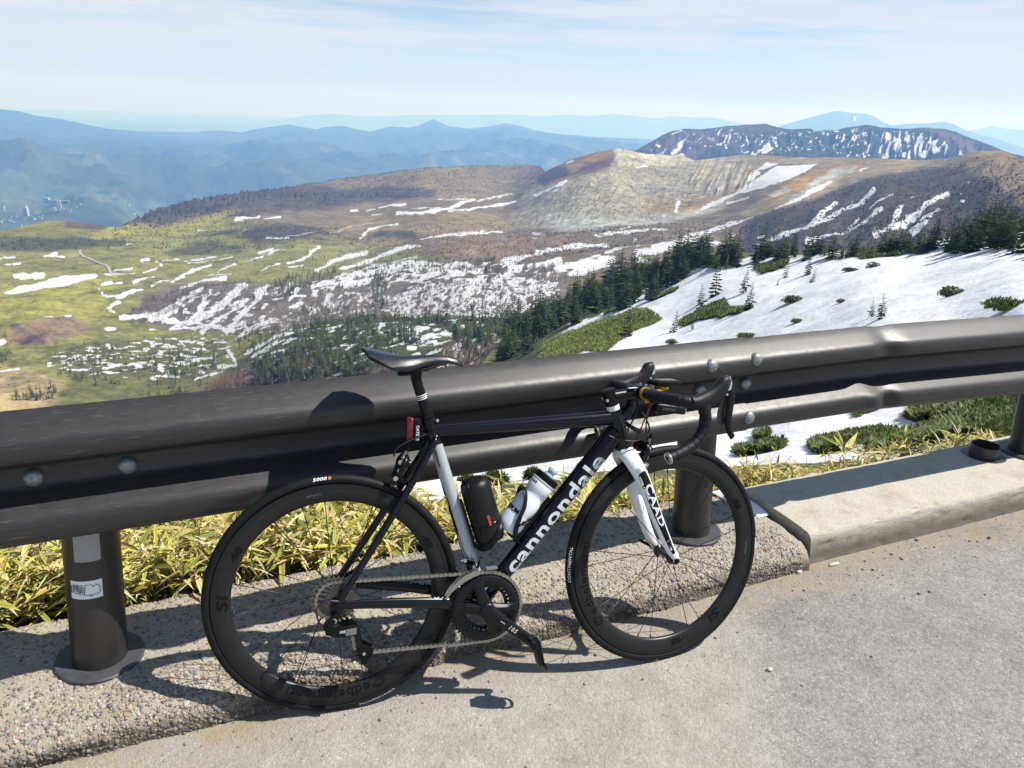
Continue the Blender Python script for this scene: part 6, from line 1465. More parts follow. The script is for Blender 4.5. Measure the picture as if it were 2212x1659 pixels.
m_case = mat('case_fabric', (.006, .0063, .0072), .42, spec=.3, nvar=.25, nscale=80, bump=.4, bscale=500)
MB().lathe([(0, .002), (.028, .002), (.034, .006), (.0362, .016), (.0366, .06), (.0372, .10), (.0372, .150), (.0366, .172), (.034, .184), (.028, .192), (.018, .196), (0, .1975)], 40).build('case_body', m_case, tcs, 60)
mb = MB(); zp = []
for q in range(25):
    u = q / 24; z = .05 + (.192 - .05) * min(1, u * 1.6) if u < .62 else .192 + .004 * math.sin((u - .62) * 8)
    th = 2.25 if u < .62 else 2.25 + (u - .62) / .38 * 1.2
    r = float(np.interp(z, [.05, .17, .184, .192, .196], [.0374, .0374, .0350, .0290, .020])); zp.append((r * math.cos(th), r * math.sin(th), z))
mb.tube(zp, .0026, 8); mb.build('zip', m_black, tcs, 60)
mb = MB(); mb.lathe([(.0368, .058), (.0382, .060), (.0382, .064), (.0368, .066)], 40); mb.build('case_band', m_gloss, tcs)
mb = MB(); a = 1.45; mb.box((0, 0, 0), (.002, .006, .030), Matrix.Translation((.0378 * math.cos(a), .0378 * math.sin(a), .078)) @ Matrix.Rotation(a, 4, 'Z')); mb.build('red_tag', mat('red_label', (.45, .03, .03), .5), tcs)
# ================================================================== PLANTS
def leaf_mat(name, attr='Col', sub=.25, rough=.55):
    m = bpy.data.materials.new(name); m.use_nodes = True; k = NT(m); k.b = m.node_tree.nodes['Principled BSDF']
    c = k.n('ShaderNodeAttribute', attribute_name=attr).outputs['Color']
    m.node_tree.links.new(c, k.b.inputs['Base Color']); k.b.inputs['Roughness'].default_value = rough; k.b.inputs['Specular IOR Level'].default_value = .3
    tr = k.n('ShaderNodeBsdfTranslucent', {0: c}); ms = k.n('ShaderNodeMixShader', {0: sub, 1: k.b.outputs[0], 2: tr.outputs[0]})
    m.node_tree.links.new(ms.outputs[0], m.node_tree.nodes['Material Output'].inputs[0]); return m
m_leaf = leaf_mat('bamboo_leaf', sub=.30)
m_fir = leaf_mat('fir_needles', sub=.10, rough=.7)
m_bark = mat('grey_bark', (.09, .075, .062), .9, nvar=.3, nscale=20)
m_twig = leaf_mat('bare_twigs', sub=0.0, rough=.9)

def kites(base, d, n, L, w, tipdrop=0.0, fold=0.0):
    """flat four-cornered leaf shapes: base points, directions, normals -> vertices (N,4,3)"""
    s = np.cross(d, n); s /= np.linalg.norm(s, axis=1)[:, None] + 1e-9
    mid = base + d * (L * .42)[:, None]; tip = base + d * L[:, None]; tip[:, 2] -= tipdrop
    return np.stack([base, mid + s * w[:, None] * .5 - n * fold, tip, mid - s * w[:, None] * .5 - n * fold], 1)
QUAD = np.array([[0, 1, 2, 3]])
def join_quads(Q):
    n = len(Q); return Q.reshape(-1, 3), np.arange(n * 4).reshape(n, 4)

# ---------------------------------------------------------------- dwarf bamboo on the bank behind the kerb
def unproj(x, y, it=6):
    """height of the near ground under (x, y)"""
    z = np.full(np.shape(x), -.1)
    for _ in range(it):
        d = np.stack([x, y, z], -1) - CAM; dz = d @ FV
        px = PW / 2 + PF * (d @ RV) / dz; py = PH / 2 - PF * (d @ UV_) / dz
        p = NS.at(px, py); z = .4 * z + .6 * (CAM[2] + (p[..., 2] - CAM[2]) * np.hypot(x, y) / np.maximum(.3, np.hypot(p[..., 0], p[..., 1])))
    return z
LEAFV = [(0, 0), (.25, -.42), (.25, 0), (.25, .42), (.62, -.36), (.62, 0), (.62, .36), (1, 0)]
LEAFF = [(0, 1, 2), (0, 2, 3), (1, 4, 5), (1, 5, 2), (2, 5, 6), (2, 6, 3), (4, 7, 5), (5, 7, 6)]
bam_cols = np.array([(.42, .385, .085), (.32, .33, .06), (.55, .47, .16), (.19, .24, .045), (.62, .53, .24), (.50, .37, .17), (.25, .29, .065)])
def bamboo(xs, ys, zs, hs, r, dry=.22, ls=1.0):
    V = []; F = []; Cc_ = []; nv = 0
    for x, y, z, h in zip(xs, ys, zs, hs):
        lean = r.normal(0, .16, 2); top = np.array([x + lean[0] * h, y + lean[1] * h, z + h])
        base = np.array([x, y, z]); s = np.array([.0022, 0, 0]); s2 = np.array([0, .0022, 0])
        V += [base - s, base + s, top + s * .5, top - s * .5, base - s2, base + s2, top + s2 * .5, top - s2 * .5]; F += [(nv, nv + 1, nv + 2), (nv, nv + 2, nv + 3), (nv + 4, nv + 5, nv + 6), (nv + 4, nv + 6, nv + 7)]
        sc = np.array((.30, .27, .10)) * r.uniform(.6, 1.1); Cc_ += [sc] * 8; nv += 8
        cs = r.uniform(.65, 1.3); isdry = r.random() < dry; nl = r.integers(7, 13); a0 = r.uniform(0, 6.28)
        for i in range(nl):
            f = 1 - .55 * (i / nl) * r.uniform(.5, 1.1); p = base + (top - base) * f
            a = a0 + i * 2.4 + r.normal(0, .3); el = r.uniform(-.25, .75) if i else 1.0
            d = np.array([math.cos(a) * math.cos(el), math.sin(a) * math.cos(el), math.sin(el)])
            up = np.array([-math.cos(a) * math.sin(el), -math.sin(a) * math.sin(el), math.cos(el)]); roll = r.normal(0, .45)
            sd_ = np.cross(d, up); sd_ = sd_ * math.cos(roll) + up * math.sin(roll); up = np.cross(sd_, d)
            L = r.uniform(.062, .120) * ls * cs; w = L * r.uniform(.12, .20); dr = L * r.uniform(.05, .45)
            col = bam_cols[r.integers(0, 4 if r.random() < .62 else 7)] * r.uniform(.55, 1.2)
            if isdry or r.random() < .10: col = np.array((.58, .45, .23)) * r.uniform(.6, 1.15); w *= .7
            edge = np.clip(col * np.array((1.55, 1.4, 1.5)) + np.array((.10, .085, .03)), 0, .72)
            for (u, v) in LEAFV:
                q = p + d * (L * u) + sd_ * (w * v) + up * (abs(v) * w * .35); q = q - np.array([0, 0, dr * u * u])
                V.append(q); Cc_.append(edge if abs(v) > .2 else (col if u < .9 else edge))
            F += [(nv + a_, nv + b_, nv + c_) for a_, b_, c_ in LEAFF]; nv += 8
    return np.array(V), np.array(F), np.concatenate([np.array(Cc_), np.ones((len(Cc_), 1))], 1)
def leafy(name, V, F, Cl, m=m_leaf, parent=None):
    me = fast_mesh(name, V, F, False); set_attr(me, 'Col', Cl, 'FLOAT_COLOR'); me.materials.append(m); return link(name, me, parent)
r = np.random.default_rng(21)
n = 2300
xs = r.uniform(-1.6, 1.95, n); ys = 2.335 + np.abs(r.normal(0, 1, n)) * np.interp(xs, [-1.6, .5, .9, 1.95], [.42, .40, .17, .14])
hmax = np.interp(xs, [-1.6, .2, .8, 1.5, 2.0], [.42, .37, .19, .13, .11]); hs = hmax * r.uniform(.45, 1.0, n)
zs = np.minimum(unproj(xs, ys), .02) - .02
hs = np.where(ys < 2.46, hs * .75, hs)
V, F, Cl = bamboo(xs, ys, zs, hs, r, .30)
tag(leafy('bamboo_grass', V, F, Cl), 'tangle of yellow-green dwarf bamboo growing on the bank behind the pebbly kerb', 'bamboo grass', kind='stuff')
n = 230
xs = r.uniform(1.95, 4.2, n); ys = 2.28 + np.abs(r.normal(0, .13, n)); hs = np.interp(xs, [1.9, 2.6, 3.3, 4.2], [.19, .15, .12, .05]) * r.uniform(.5, 1.15, n)
zs = np.minimum(unproj(xs, ys), .02) - .02
V, F, Cl = bamboo(xs, ys, zs, hs, r, .3, .72)
tag(leafy('bamboo_grass', V, F, Cl), 'thin fringe of yellowish dwarf bamboo along the back edge of the pale kerb', 'bamboo grass', kind='stuff')
# single taller plants standing out of the fringe
for i, (qx, qy, lab) in enumerate([(1850, 985, 'feathery dwarf bamboo shoot leaning over the pale kerb below the dent in the rail'), (1965, 968, 'largest dwarf bamboo shoot rising behind the middle of the pale kerb'), (2075, 965, 'last small dwarf bamboo shoot before the post socket'), (1640, 1005, 'dwarf bamboo shoot just right of the middle post above the front tyre')]):
    P_ = onplane(qx, qy, .0); P_ = np.array([P_[0] * 2.30 / P_[1], 2.30, 0.0])
    V, F, Cl = bamboo(np.array([0, .03, -.03, .015]), np.array([0, .02, .01, -.01]), np.zeros(4), np.array([.22, .18, .15, .19]) * (1 if i < 2 else .75), r, .15, 1.05)
    o = leafy('bamboo_plant', V, F, Cl); o.location = (P_[0], P_[1], -.03); tag(o, lab, 'plant', 'dwarf bamboo shoots behind the pale kerb')

# ---------------------------------------------------------------- leafy mats and shrubs on the snow slope
def tufts(P, nrm_up, size, cols, r, per=7):
    n = len(P); Q = []; C_ = []
    for k_ in range(per):
        a = r.uniform(0, 2 * np.pi, n); el = r.uniform(.15, 1.3, n)
        d = np.stack([np.cos(a) * np.cos(el), np.sin(a) * np.cos(el), np.sin(el)], 1); nn = np.stack([-np.cos(a) * np.sin(el), -np.sin(a) * np.sin(el), np.cos(el)], 1)
        L = size * r.uniform(.6, 1.2, n); Q.append(kites(P + d * (L * .1)[:, None], d, nn, L, L * r.uniform(.28, .5, n), 0))
        C_.append(np.repeat((cols * r.uniform(.6, 1.35, (n, 1)))[:, None, :], 4, 1))
    Q = np.concatenate(Q); C_ = np.concatenate(C_); V, F = join_quads(Q); return V, F, np.concatenate([C_.reshape(-1, 3), np.ones((len(V), 1))], 1)
def scatter_poly(sheet, poly, n, r, wob=4):
    xs = [p[0] for p in poly]; ys = [p[1] for p in poly]; out = []
    while sum(len(o) for o in out) < n:
        x = r.uniform(min(xs), max(xs), n * 2); y = r.uniform(min(ys), max(ys), n * 2)
        wx = x + (fbm(x / 14, y / 7, 3, 77) - .5) * wob; wy = y + (fbm(x / 14 + 9, y / 7, 3, 79) - .5) * wob
        k_ = inpoly(wx, wy, poly); out.append(np.stack([x[k_], y[k_]], 1))
    q = np.concatenate(out)[:n]; return q, sheet.at(q[:, 0], q[:, 1])
green_c = np.array([(.085, .115, .030), (.12, .145, .04), (.065, .10, .028)])
def mat_patch(poly, n, size, lab, cols, sz_h=.5):
    q, P = scatter_poly(NS, poly, n, r)
    P[:, 2] += r.uniform(-.05, sz_h * size, n)
    V, F, Cl = tufts(P, None, np.full(n, size), cols[r.integers(0, len(cols), n)], r, 6)
    tag(leafy('bamboo_thicket', V, F, Cl, m_fir if False else m_leaf), lab, 'bamboo thicket', kind='stuff')
mat_patch(green_big, 5200, .55, 'big bright green bamboo thicket melting out low on the snow slope', np.array([(.16, .19, .04), (.13, .165, .035), (.19, .20, .05)]))
mat_patch(green_mid, 2400, .5, 'smaller green bamboo thicket with firs on it in the middle of the snow', np.array([(.11, .15, .035), (.08, .115, .03)]))
for poly, n_, sz, lab in [(near_pats[0], 6200, .15, 'dark green creeping thicket farthest up the snow under the rail'), (near_pats[2], 9500, .105, 'longest dark green creeping thicket just beyond the pale kerb'), (near_pats[1], 4200, .10, 'dark green creeping thicket above the front tyre side of the pale kerb'), (near_pats[3], 1100, .12, 'round green thicket on the snow beneath the dent in the rail'),
                          (near_pats[4], 1000, .12, 'low green thicket behind the bamboo right of the middle post'), (near_pats[5], 500, .13, 'tiny green tuft on the snow right of the middle post')]:
    mat_patch(poly, n_, sz, lab, np.array([(.065, .10, .025), (.095, .13, .03), (.05, .08, .022), (.12, .14, .035)]), .8)
for poly, lab in zip(crest_green, ['green thicket among the firs along the top edge of the snow', 'bright green bank at the right end of the crest', 'green thicket at the upper edge of the snow left of the middle firs', 'narrow green thicket between the firs on the left edge of the snow']):
    mat_patch(poly, 900, .6, lab, green_c)
def shrub(px, py, wpx, hpx, lab, n=420, cols=green_c, dark=1.0, group='shrubs melting out of the snow'):
    P0 = NS.at(px, py); D_ = np.linalg.norm(P0 - CAM); w = wpx * D_ / PF; h = hpx * D_ / PF * 1.1
    q = r.normal(0, .36, (n, 3)); q[:, 2] = np.abs(q[:, 2]); q = q / np.maximum(1, np.linalg.norm(q, axis=1) / .75)[:, None]
    dirs = RV * 1.0; fx = np.array([RV[0], RV[1], 0]); fx /= np.linalg.norm(fx); fy = np.array([-fx[1], fx[0], 0])
    P = fx * (q[:, 0] * w * .72)[:, None] + fy * (q[:, 1] * w * .72)[:, None]; P[:, 2] = q[:, 2] * h * .95
    V, F, Cl = tufts(P, None, np.full(n, max(.10, w * .10)), cols[r.integers(0, len(cols), n)] * dark, r, 6)
    o = empty('shrub', P0 - np.array([0, 0, .05])); tag(o, lab, 'shrub', group)
    leafy('foliage', V, F, Cl, m_leaf, o)
    mb = MB()
    for i in range(4):
        a = i * 1.7; mb.tube([(0, 0, -.1), (math.cos(a) * w * .2, math.sin(a) * w * .2, h * .5)], [.03 * w, .01 * w], 5)
    mb.build('stem', m_bark, o)
for a in [(1711, 658, 42, 18, 'round green shrub alone on the open snow left of centre of the slope'), (1818, 650, 19, 9, 'small dark bent shrub alone on the snow right of the round green one'), (2052, 652, 44, 22, 'green shrub in a melt hollow high on the right of the snow'), (2176, 672, 80, 20, 'wide green shrub just above the rail at the right edge'),
          (1723, 692, 24, 9, 'flat yellowish shrub low on the snow under the round green one'), (1618, 730, 48, 8, 'flat green shrub showing over the rail beside the lone firs'), (1451, 745, 26, 12, 'small green shrub near the rail above the brake hood'), (1888, 570, 26, 18, 'bushy green shrub near the top of the snow below the crest firs'),
          (1840, 575, 30, 8, 'scraggy dead brown shrub near the top of the snow'), (1070, 1048, 48, 38, 'dark green shrub on the snow seen between the seat tube and the bottle'), (1152, 1032, 24, 26, 'small dark shrub on the snow seen just behind the bottle cap'), (1010, 1040, 30, 10, 'flat shrub on the snow under the rail right of the seat tube'), (1648, 948, 26, 10, 'low green shrub on the snow under the rail right of the lever tip')]:
    shrub(*a, cols=np.array([(.12, .09, .06), (.09, .07, .05)]) if 'dead' in a[4] or 'bent' in a[4] else green_c)

# ---------------------------------------------------------------- firs
def fir_arrays(r, levels=13, per=8, sprays=3, ragged=.25, width=.26, bare=.10, gcol=(.040, .066, .020), droop=0.0):
    """unit-height fir: returns crown quads with colours; boughs droop and fork"""
    Q = []; C_ = []
    for i in range(levels):
        f = i / (levels - 1); z = bare + (1 - bare) * (f ** .92) * .985; rad = width * (1 - f) ** .75 * (1 + r.normal(0, ragged * .5)) + .014
        nb = max(4, int(per * (1 - .45 * f)))
        for b in range(nb):
            if r.random() < ragged * .5: continue
            a = 2 * math.pi * (b + r.uniform(-.35, .35)) / nb + i * 1.3; L = rad * r.uniform(.70, 1.18); dr = r.uniform(.05, .40) * (1 - f) - .35 * f + droop
            d = np.array([math.cos(a), math.sin(a), -dr]); d /= np.linalg.norm(d); up = np.array([math.cos(a) * dr, math.sin(a) * dr, 1.0]); up /= np.linalg.norm(up)
            base = np.array([0, 0, z]); sd_ = np.cross(d, up)
            g = np.array(gcol) * r.uniform(.6, 1.5) + np.array((.014, .012, 0)) * r.random()
            for s_ in range(sprays):
                off = (s_ - (sprays - 1) / 2) * .55; dd = d + sd_ * off * .8; dd /= np.linalg.norm(dd); st = base + d * L * (.30 if s_ != (sprays - 1) / 2 else .0); LL = L * (.66 if s_ != (sprays - 1) / 2 else 1.0)
                w = LL * r.uniform(.30, .44); mid = st + dd * LL * .5; tip = st + dd * LL; tip = tip + np.array([0, 0, -.02 * (1 - f)])
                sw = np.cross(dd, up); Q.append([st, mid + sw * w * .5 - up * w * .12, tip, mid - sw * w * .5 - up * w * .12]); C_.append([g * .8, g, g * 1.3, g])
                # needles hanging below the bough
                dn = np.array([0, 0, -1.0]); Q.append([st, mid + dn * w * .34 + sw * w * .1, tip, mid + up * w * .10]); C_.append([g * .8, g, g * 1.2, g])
    Q = np.array(Q); C_ = np.array(C_); return Q, C_
fir_vars = []
for i in range(7):
    rr = np.random.default_rng(300 + i); Q, C_ = fir_arrays(rr, 15, 8, 3, [.2, .3, .25, .28, .2, .30, .3][i], [.20, .24, .27, .22, .30, .19, .22][i], [.05, .08, .04, .10, .03, .08, .06][i])
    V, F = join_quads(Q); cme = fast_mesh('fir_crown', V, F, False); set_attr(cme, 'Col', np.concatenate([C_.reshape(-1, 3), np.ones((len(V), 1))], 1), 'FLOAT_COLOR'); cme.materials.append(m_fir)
    mb = MB(); mb.tube([(0, 0, -.06), (rr.normal(0, .004), rr.normal(0, .004), .4), (0, 0, .98)], [.020, .013, .002], 6); tme = mb.mesh('fir_trunk', m_bark); fir_vars.append((cme, tme))
far_vars = []
for i in range(5):
    rr = np.random.default_rng(400 + i); far_vars.append(fir_arrays(rr, 8, 7, 1, .15, [.24, .28, .33, .22, .26][i], .03, [(.045, .064, .017), (.030, .046, .017), (.060, .080, .020), (.024, .037, .016), (.038, .052, .019)][i], .9))
def fir(P, h, label, group, var, rz, sx=1.0):
    o = empty('fir_tree', P); o.scale = (h * sx, h * sx, h); o.rotation_euler = (r.normal(0, .04), r.normal(0, .04), rz)
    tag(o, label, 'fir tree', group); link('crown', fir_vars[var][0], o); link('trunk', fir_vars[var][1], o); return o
cand = []                                                        # (apparent size, position, height, group key)
def plant(sheet, poly, n, h0, h1, key, wob=3):
    q, P = scatter_poly(sheet, poly, n, r, wob)
    hh = r.uniform(h0, h1, n) * r.choice([.6, .8, 1, 1.15], n)
    if sheet is NS: hh = hh * np.linalg.norm(P - CAM, axis=1) / PF          # heights read off as seen from the road
    for p, h in zip(P, hh): cand.append((h / np.linalg.norm(p - CAM), p, h, key))
crest = C4([(-70, 1190), (0, 1010), (150, 945), (280, 895), (430, 825), (560, 780), (700, 748), (800, 715), (900, 712), (890, 740), (790, 800), (690, 870), (600, 920), (480, 960), (300, 1010), (130, 1090), (60, 1160)])
plant(NS, crest, 250, 34, 68, 'crest_left')
plant(NS, C4([(700, 750), (900, 712), (1100, 705), (1300, 702), (1290, 735), (1100, 745), (900, 770), (760, 800)]), 62, 32, 66, 'crest_mid')
plant(NS, C4([(1250, 705), (1450, 698), (1600, 690), (1800, 672), (1800, 690), (1600, 706), (1450, 716), (1260, 726)]), 56, 24, 58, 'crest_mid')
plant(NS, C4([(1880, 665), (2000, 640), (2100, 640), (2060, 680), (1960, 720), (1870, 730)]), 28, 40, 78, 'crest_right')
plant(NS, C4([(2060, 600), (2212, 580), (2330, 570), (2330, 740), (2200, 750), (2080, 740), (2060, 680)]), 52, 32, 74, 'crest_right')
plant(NS, C4([(1940, 642), (2212, 585), (2212, 600), (2000, 655)]), 18, 30, 70, 'crest_right')
plant(NS, C4([(1760, 672), (1960, 640), (1970, 662), (1800, 690)]), 24, 26, 62, 'crest_mid')
# valley woods
E1 = lambda L: [(475 + x * .2929, 540 + y * .2929) for x, y in L]
for poly, n_, h0, h1 in [([(520, 560), (900, 480), (1160, 480), (1180, 690), (960, 720), (700, 760), (560, 680)], 190, 8, 12), ([(200, 900), (360, 790), (560, 740), (880, 730), (900, 880), (760, 970), (560, 970), (300, 1020)], 260, 8, 12), ([(1180, 490), (1690, 490), (1700, 545), (1200, 560)], 110, 6, 10), ([(1220, 560), (1420, 570), (1500, 700), (1230, 720)], 60, 8, 12),
                         ([(1640, 530), (2000, 470), (2212, 330), (2212, 800), (1900, 850), (1750, 720)], 190, 8, 12), ([(1000, 720), (1150, 690), (1300, 800), (1400, 900), (900, 950), (880, 880)], 110, 8, 12), ([(100, 600), (350, 560), (500, 640), (400, 760), (150, 760)], 50, 6, 10)]:
    plant(MS, E1(poly), int(n_ * 1.9), h0, h1, 'valley_wood')
for poly, n_, h0, h1 in [([(340, 230), (560, 190), (860, 140), (900, 220), (620, 290), (480, 360), (360, 290)], 130, 7, 11), ([(1130, 180), (1220, 200), (1240, 420), (1120, 440)], 70, 8, 12), ([(1880, 60), (2040, 30), (2090, 190), (1960, 260)], 60, 8, 12), ([(1000, 80), (1500, 40), (1900, 60), (1900, 180), (1400, 200), (1180, 240), (1000, 200)], 200, 6, 9), ([(560, 420), (700, 380), (900, 420), (700, 520), (560, 520)], 40, 7, 10), ([(1400, 260), (2100, 220), (2100, 420), (1500, 460)], 90, 4, 7), ([(860, 260), (1000, 260), (960, 460), (860, 460)], 30, 6, 9)]:
    plant(MS, E1(poly), int(n_ * 1.5), h0, h1, 'far_slope')
plant(MS, C3([(250, 1240), (320, 1150), (520, 1110), (760, 1120), (980, 1150), (960, 1260), (700, 1290), (400, 1290)]), 190, 5, 10, 'brook_flat')
plant(MS, C3([(620, 1170), (760, 1140), (840, 1180), (780, 1240), (640, 1230)]), 60, 7, 11, 'brook_flat')
plant(MS, C3([(200, 1110), (500, 1080), (900, 1050), (960, 1150), (500, 1130), (250, 1170)]), 70, 4, 8, 'brook_flat')
plant(MS, C3([(0, 1040), (60, 1100), (40, 1190), (0, 1190)]), 16, 6, 10, 'brook_flat')
plant(MS, D2([(60, 1400), (240, 1290), (420, 1270), (470, 1340), (300, 1408)]), 46, 6, 11, 'brook_flat')
plant(MS, D2([(1180, 1340), (1380, 1230), (1500, 1270), (1440, 1350), (1200, 1380)]), 36, 6, 11, 'brook_flat')
plant(MS, C3([(560, 960), (760, 870), (1000, 830), (1180, 850), (1200, 980), (1060, 900), (900, 900), (700, 960)]), 60, 5, 9, 'far_slope')
plant(MS, C3([(1380, 700), (1560, 660), (1620, 650), (1500, 720), (1280, 770)]), 40, 5, 8, 'far_slope')
plant(MS, D3([(0, 1160), (150, 1060), (250, 1160), (500, 1130), (700, 1050), (1200, 960), (1300, 1000), (700, 1150), (300, 1240), (0, 1260)]), 120, 5, 8, 'far_slope')
plant(MS, D3([(230, 1040), (450, 970), (640, 990), (680, 920), (960, 960), (640, 1020), (440, 1060)]), 60, 3, 5, 'far_slope')
plant(MS, C3([(1740, 640), (1830, 650), (1820, 690), (1740, 680)]), 18, 5, 8, 'far_slope')
plant(MS, C3([(0, 650), (120, 645), (540, 650), (500, 690), (180, 705), (0, 710)]), 170, 6, 10, 'forest_belt')
plant(MS, C3([(0, 690), (700, 690), (1050, 680), (1000, 830), (500, 900), (0, 800)]), 150, 2, 6, 'forest_belt')
plant(MS, C3([(650, 700), (1050, 670), (1050, 700), (740, 730)]), 70, 4, 7, 'forest_belt')
plant(MS, C3([(1000, 700), (1500, 640), (1600, 700), (1300, 800), (1000, 820)]), 90, 4, 8, 'forest_belt')
# single firs that stand apart, each described on its own
for (qx, qy, hp, lab, v, sxx) in [(1616, 668, 62, 'dark straight fir standing alone in the middle of the open snow', 3, .8), (1513, 660, 58, 'ragged fir on the left end of the middle green thicket', 3, .8), (1456, 708, 50, 'lone fir on the snow beyond the right brake hood, lowest of the three singles', 1, .75), (1496, 703, 24, 'stunted yellowish fir between the two single firs on the snow', 3, .8),
                            (1901, 702, 52, 'dense dark fir in front of the rail top, taller of the pair', 2, .8), (1879, 702, 36, 'thin fir in front of the rail top, shorter of the pair', 3, .9), (2146, 676, 26, 'tiny bare-stemmed fir on the snow near the right edge', 3, .7), (1353, 722, 92, 'tall slender fir growing out of the big bright green thicket', 5, .75),
                            (1546, 632, 80, 'broad dark fir on the snow left of centre, at the foot of the crest wood', 4, .65), (1606, 626, 58, 'two-tiered ragged fir on the snow above the lone straight fir', 3, .8), (1745, 585, 44, 'leaning dark fir hanging over the snow at the crest', 2, .75), (1756, 602, 30, 'small fir on the snow under the leaning one', 1, .9), (1681, 606, 13, 'knee-high fir speck on the upper snow', 1, .9), (1698, 592, 34, 'bushy fir clump on the upper edge of the snow in the middle', 4, .9)]:
    P0 = NS.at(qx, qy); fir(P0, hp * np.linalg.norm(P0 - CAM) / PF * 1.03, lab, 'single firs on the snow slope', v, r.uniform(0, 6), sxx)
GROUPS = {'crest_left': ('dark fir in the dense wood left of the snow', 'firs of the dense crest wood'), 'crest_mid': ('dark fir on the crest above the snow', 'firs in the row on the crest'), 'crest_right': ('dark fir in the right-hand crest clump', 'firs in the right-hand crest clump'),
          'valley_wood': ('green fir in the valley wood', 'firs of the valley wood'), 'brook_flat': ('fir on the patchy meadow flat', 'firs on the meadow flat'), 'far_slope': ('dark fir on the far slope', 'firs on the far slope'), 'forest_belt': ('dark fir in the meadow belt', 'firs of the meadow belt')}
cand.sort(key=lambda c: -c[0])
ind = cand[:285]
def scr(p):
    d = p - CAM; return PW / 2 + PF * (d @ RV) / (d @ FV)
spans = {}
for _, p, h, key in ind: spans.setdefault(key, []).append((scr(p), h, np.linalg.norm(p - CAM)))
def where(p, h, key):
    S_ = spans[key]; x = np.array([s_[0] for s_ in S_]); hh = np.array([s_[1] for s_ in S_]); dd = np.array([s_[2] for s_ in S_])
    q = np.searchsorted(np.sort(x), scr(p)) / len(x); a = ['far left', 'left of middle', 'middle', 'right of middle', 'far right'][min(4, int(q * 5))]
    b = ('tall', 'middling', 'short')[0 if h > np.quantile(hh, .66) else 1 if h > np.quantile(hh, .33) else 2]; c = 'front' if np.linalg.norm(p - CAM) < np.median(dd) else 'back'
    return a, b, c
for _, p, h, key in ind:
    a, b, c = where(p, h, key); base, grp = GROUPS[key]
    fir(p, h * .95, '%s %s, %s row, %s' % (b, base, c, a), '%s, %s %s %s' % (grp, b, c, a), int(r.integers(0, 7)), r.uniform(0, 6.28), r.uniform(1.0, 1.6))
Q_, C_ = [], []
for _, p, h, key in cand[285:]:
    q, c = far_vars[int(r.integers(0, 5))]; a = r.uniform(0, 6.28); ca_, sa_ = math.cos(a), math.sin(a); w = h * r.uniform(.85, 1.2)
    Q_.append(np.stack([(q[..., 0] * ca_ - q[..., 1] * sa_) * w + p[0], (q[..., 0] * sa_ + q[..., 1] * ca_) * w + p[1], q[..., 2] * h + p[2] - .2], -1)); C_.append(c * r.uniform(.8, 1.5) * np.array((1.1, 1.0, .9)))
V, F = join_quads(np.concatenate(Q_)); tag(leafy('distant_firs', V, F, np.concatenate([np.concatenate(C_).reshape(-1, 3), np.ones((len(V), 1))], 1), m_fir), 'many small firs spread over the valley floor and the far slopes', 'firs', kind='stuff')

# ---------------------------------------------------------------- bare birches and brushwood
def bare(polys, lab, name='bare_birches'):
    Q_, C_ = [], []
    for sheet, poly, n, h0, h1, col, sp_ in polys:
        q, P = scatter_poly(sheet, poly, n, r, 4); h = r.uniform(h0, h1, n); col = np.array(col)
        for k_ in range(11):
            a = r.uniform(0, 6.28, n); el = r.uniform(.5, 1.35, n) if k_ else np.full(n, 1.5)
            d = np.stack([np.cos(a) * np.cos(el), np.sin(a) * np.cos(el), np.sin(el)], 1); view = P - CAM; view /= np.linalg.norm(view, axis=1)[:, None]
            nn = np.stack([np.cos(a + 1.3), np.sin(a + 1.3), np.zeros(n)], 1); st = P.copy(); st[:, 2] += h * (r.uniform(.08, .6, n) if k_ else -.02)
            L = h * (r.uniform(.25, .5, n) if k_ else 1.0) * (sp_ if k_ else 1); Q_.append(kites(st, d, nn, L, np.maximum(.08, h * (.030 if k_ else .022)), 0))
            C_.append(np.repeat((col * r.uniform(.6, 1.5, (n, 1)))[:, None], 4, 1))
    V, F = join_quads(np.concatenate(Q_)); tag(leafy(name, V, F, np.concatenate([np.concatenate(C_).reshape(-1, 3), np.ones((len(V), 1))], 1), m_twig), lab, 'bare trees', kind='stuff')
gb = (.17, .135, .115); rb_ = (.26, .165, .125); pb = (.30, .26, .23)
bare([(MS, birch, 1500, 5, 8, gb, 1.0), (MS, grayw, 1300, 4, 7, pb, 1.0), (MS, whitew, 1900, 2.5, 4.5, (.24, .205, .19), 1.0), (MS, C3([(560, 950), (800, 860), (1100, 840), (1060, 870), (760, 960), (620, 985)]), 420, 5, 8, (.125, .098, .088), 1.1)], 'bare grey birch wood on the snow-streaked slope across the valley')
bare([(MS, C3([(940, 1240), (1060, 1225), (1160, 1210), (1180, 1290), (900, 1300)]), 320, 4, 7, rb_, 1.1), (MS, C3([(1230, 1200), (1320, 1170), (1450, 1190), (1480, 1300), (1200, 1300)]), 300, 4, 7, rb_, 1.1), (MS, D2([(1540, 1290), (1800, 1160), (1980, 1100), (1990, 1220), (1700, 1330), (1520, 1330)]), 300, 4, 6, rb_, 1.1),
      (MS, D1([(720, 1090), (880, 980), (1000, 990), (1060, 1040), (1300, 1000), (1440, 830), (1560, 840), (1640, 900), (1440, 1040), (1000, 1090)]), 330, 5, 8, (.24, .175, .14), 1.1), (NS, D1([(1320, 990), (1440, 760), (1640, 800), (1760, 880), (1900, 860), (1880, 960), (1500, 990)]), 60, 5, 7, (.23, .175, .145), 1.1)], 'reddish bare brushwood between the firs just beyond the rail', 'bare_brushwood')
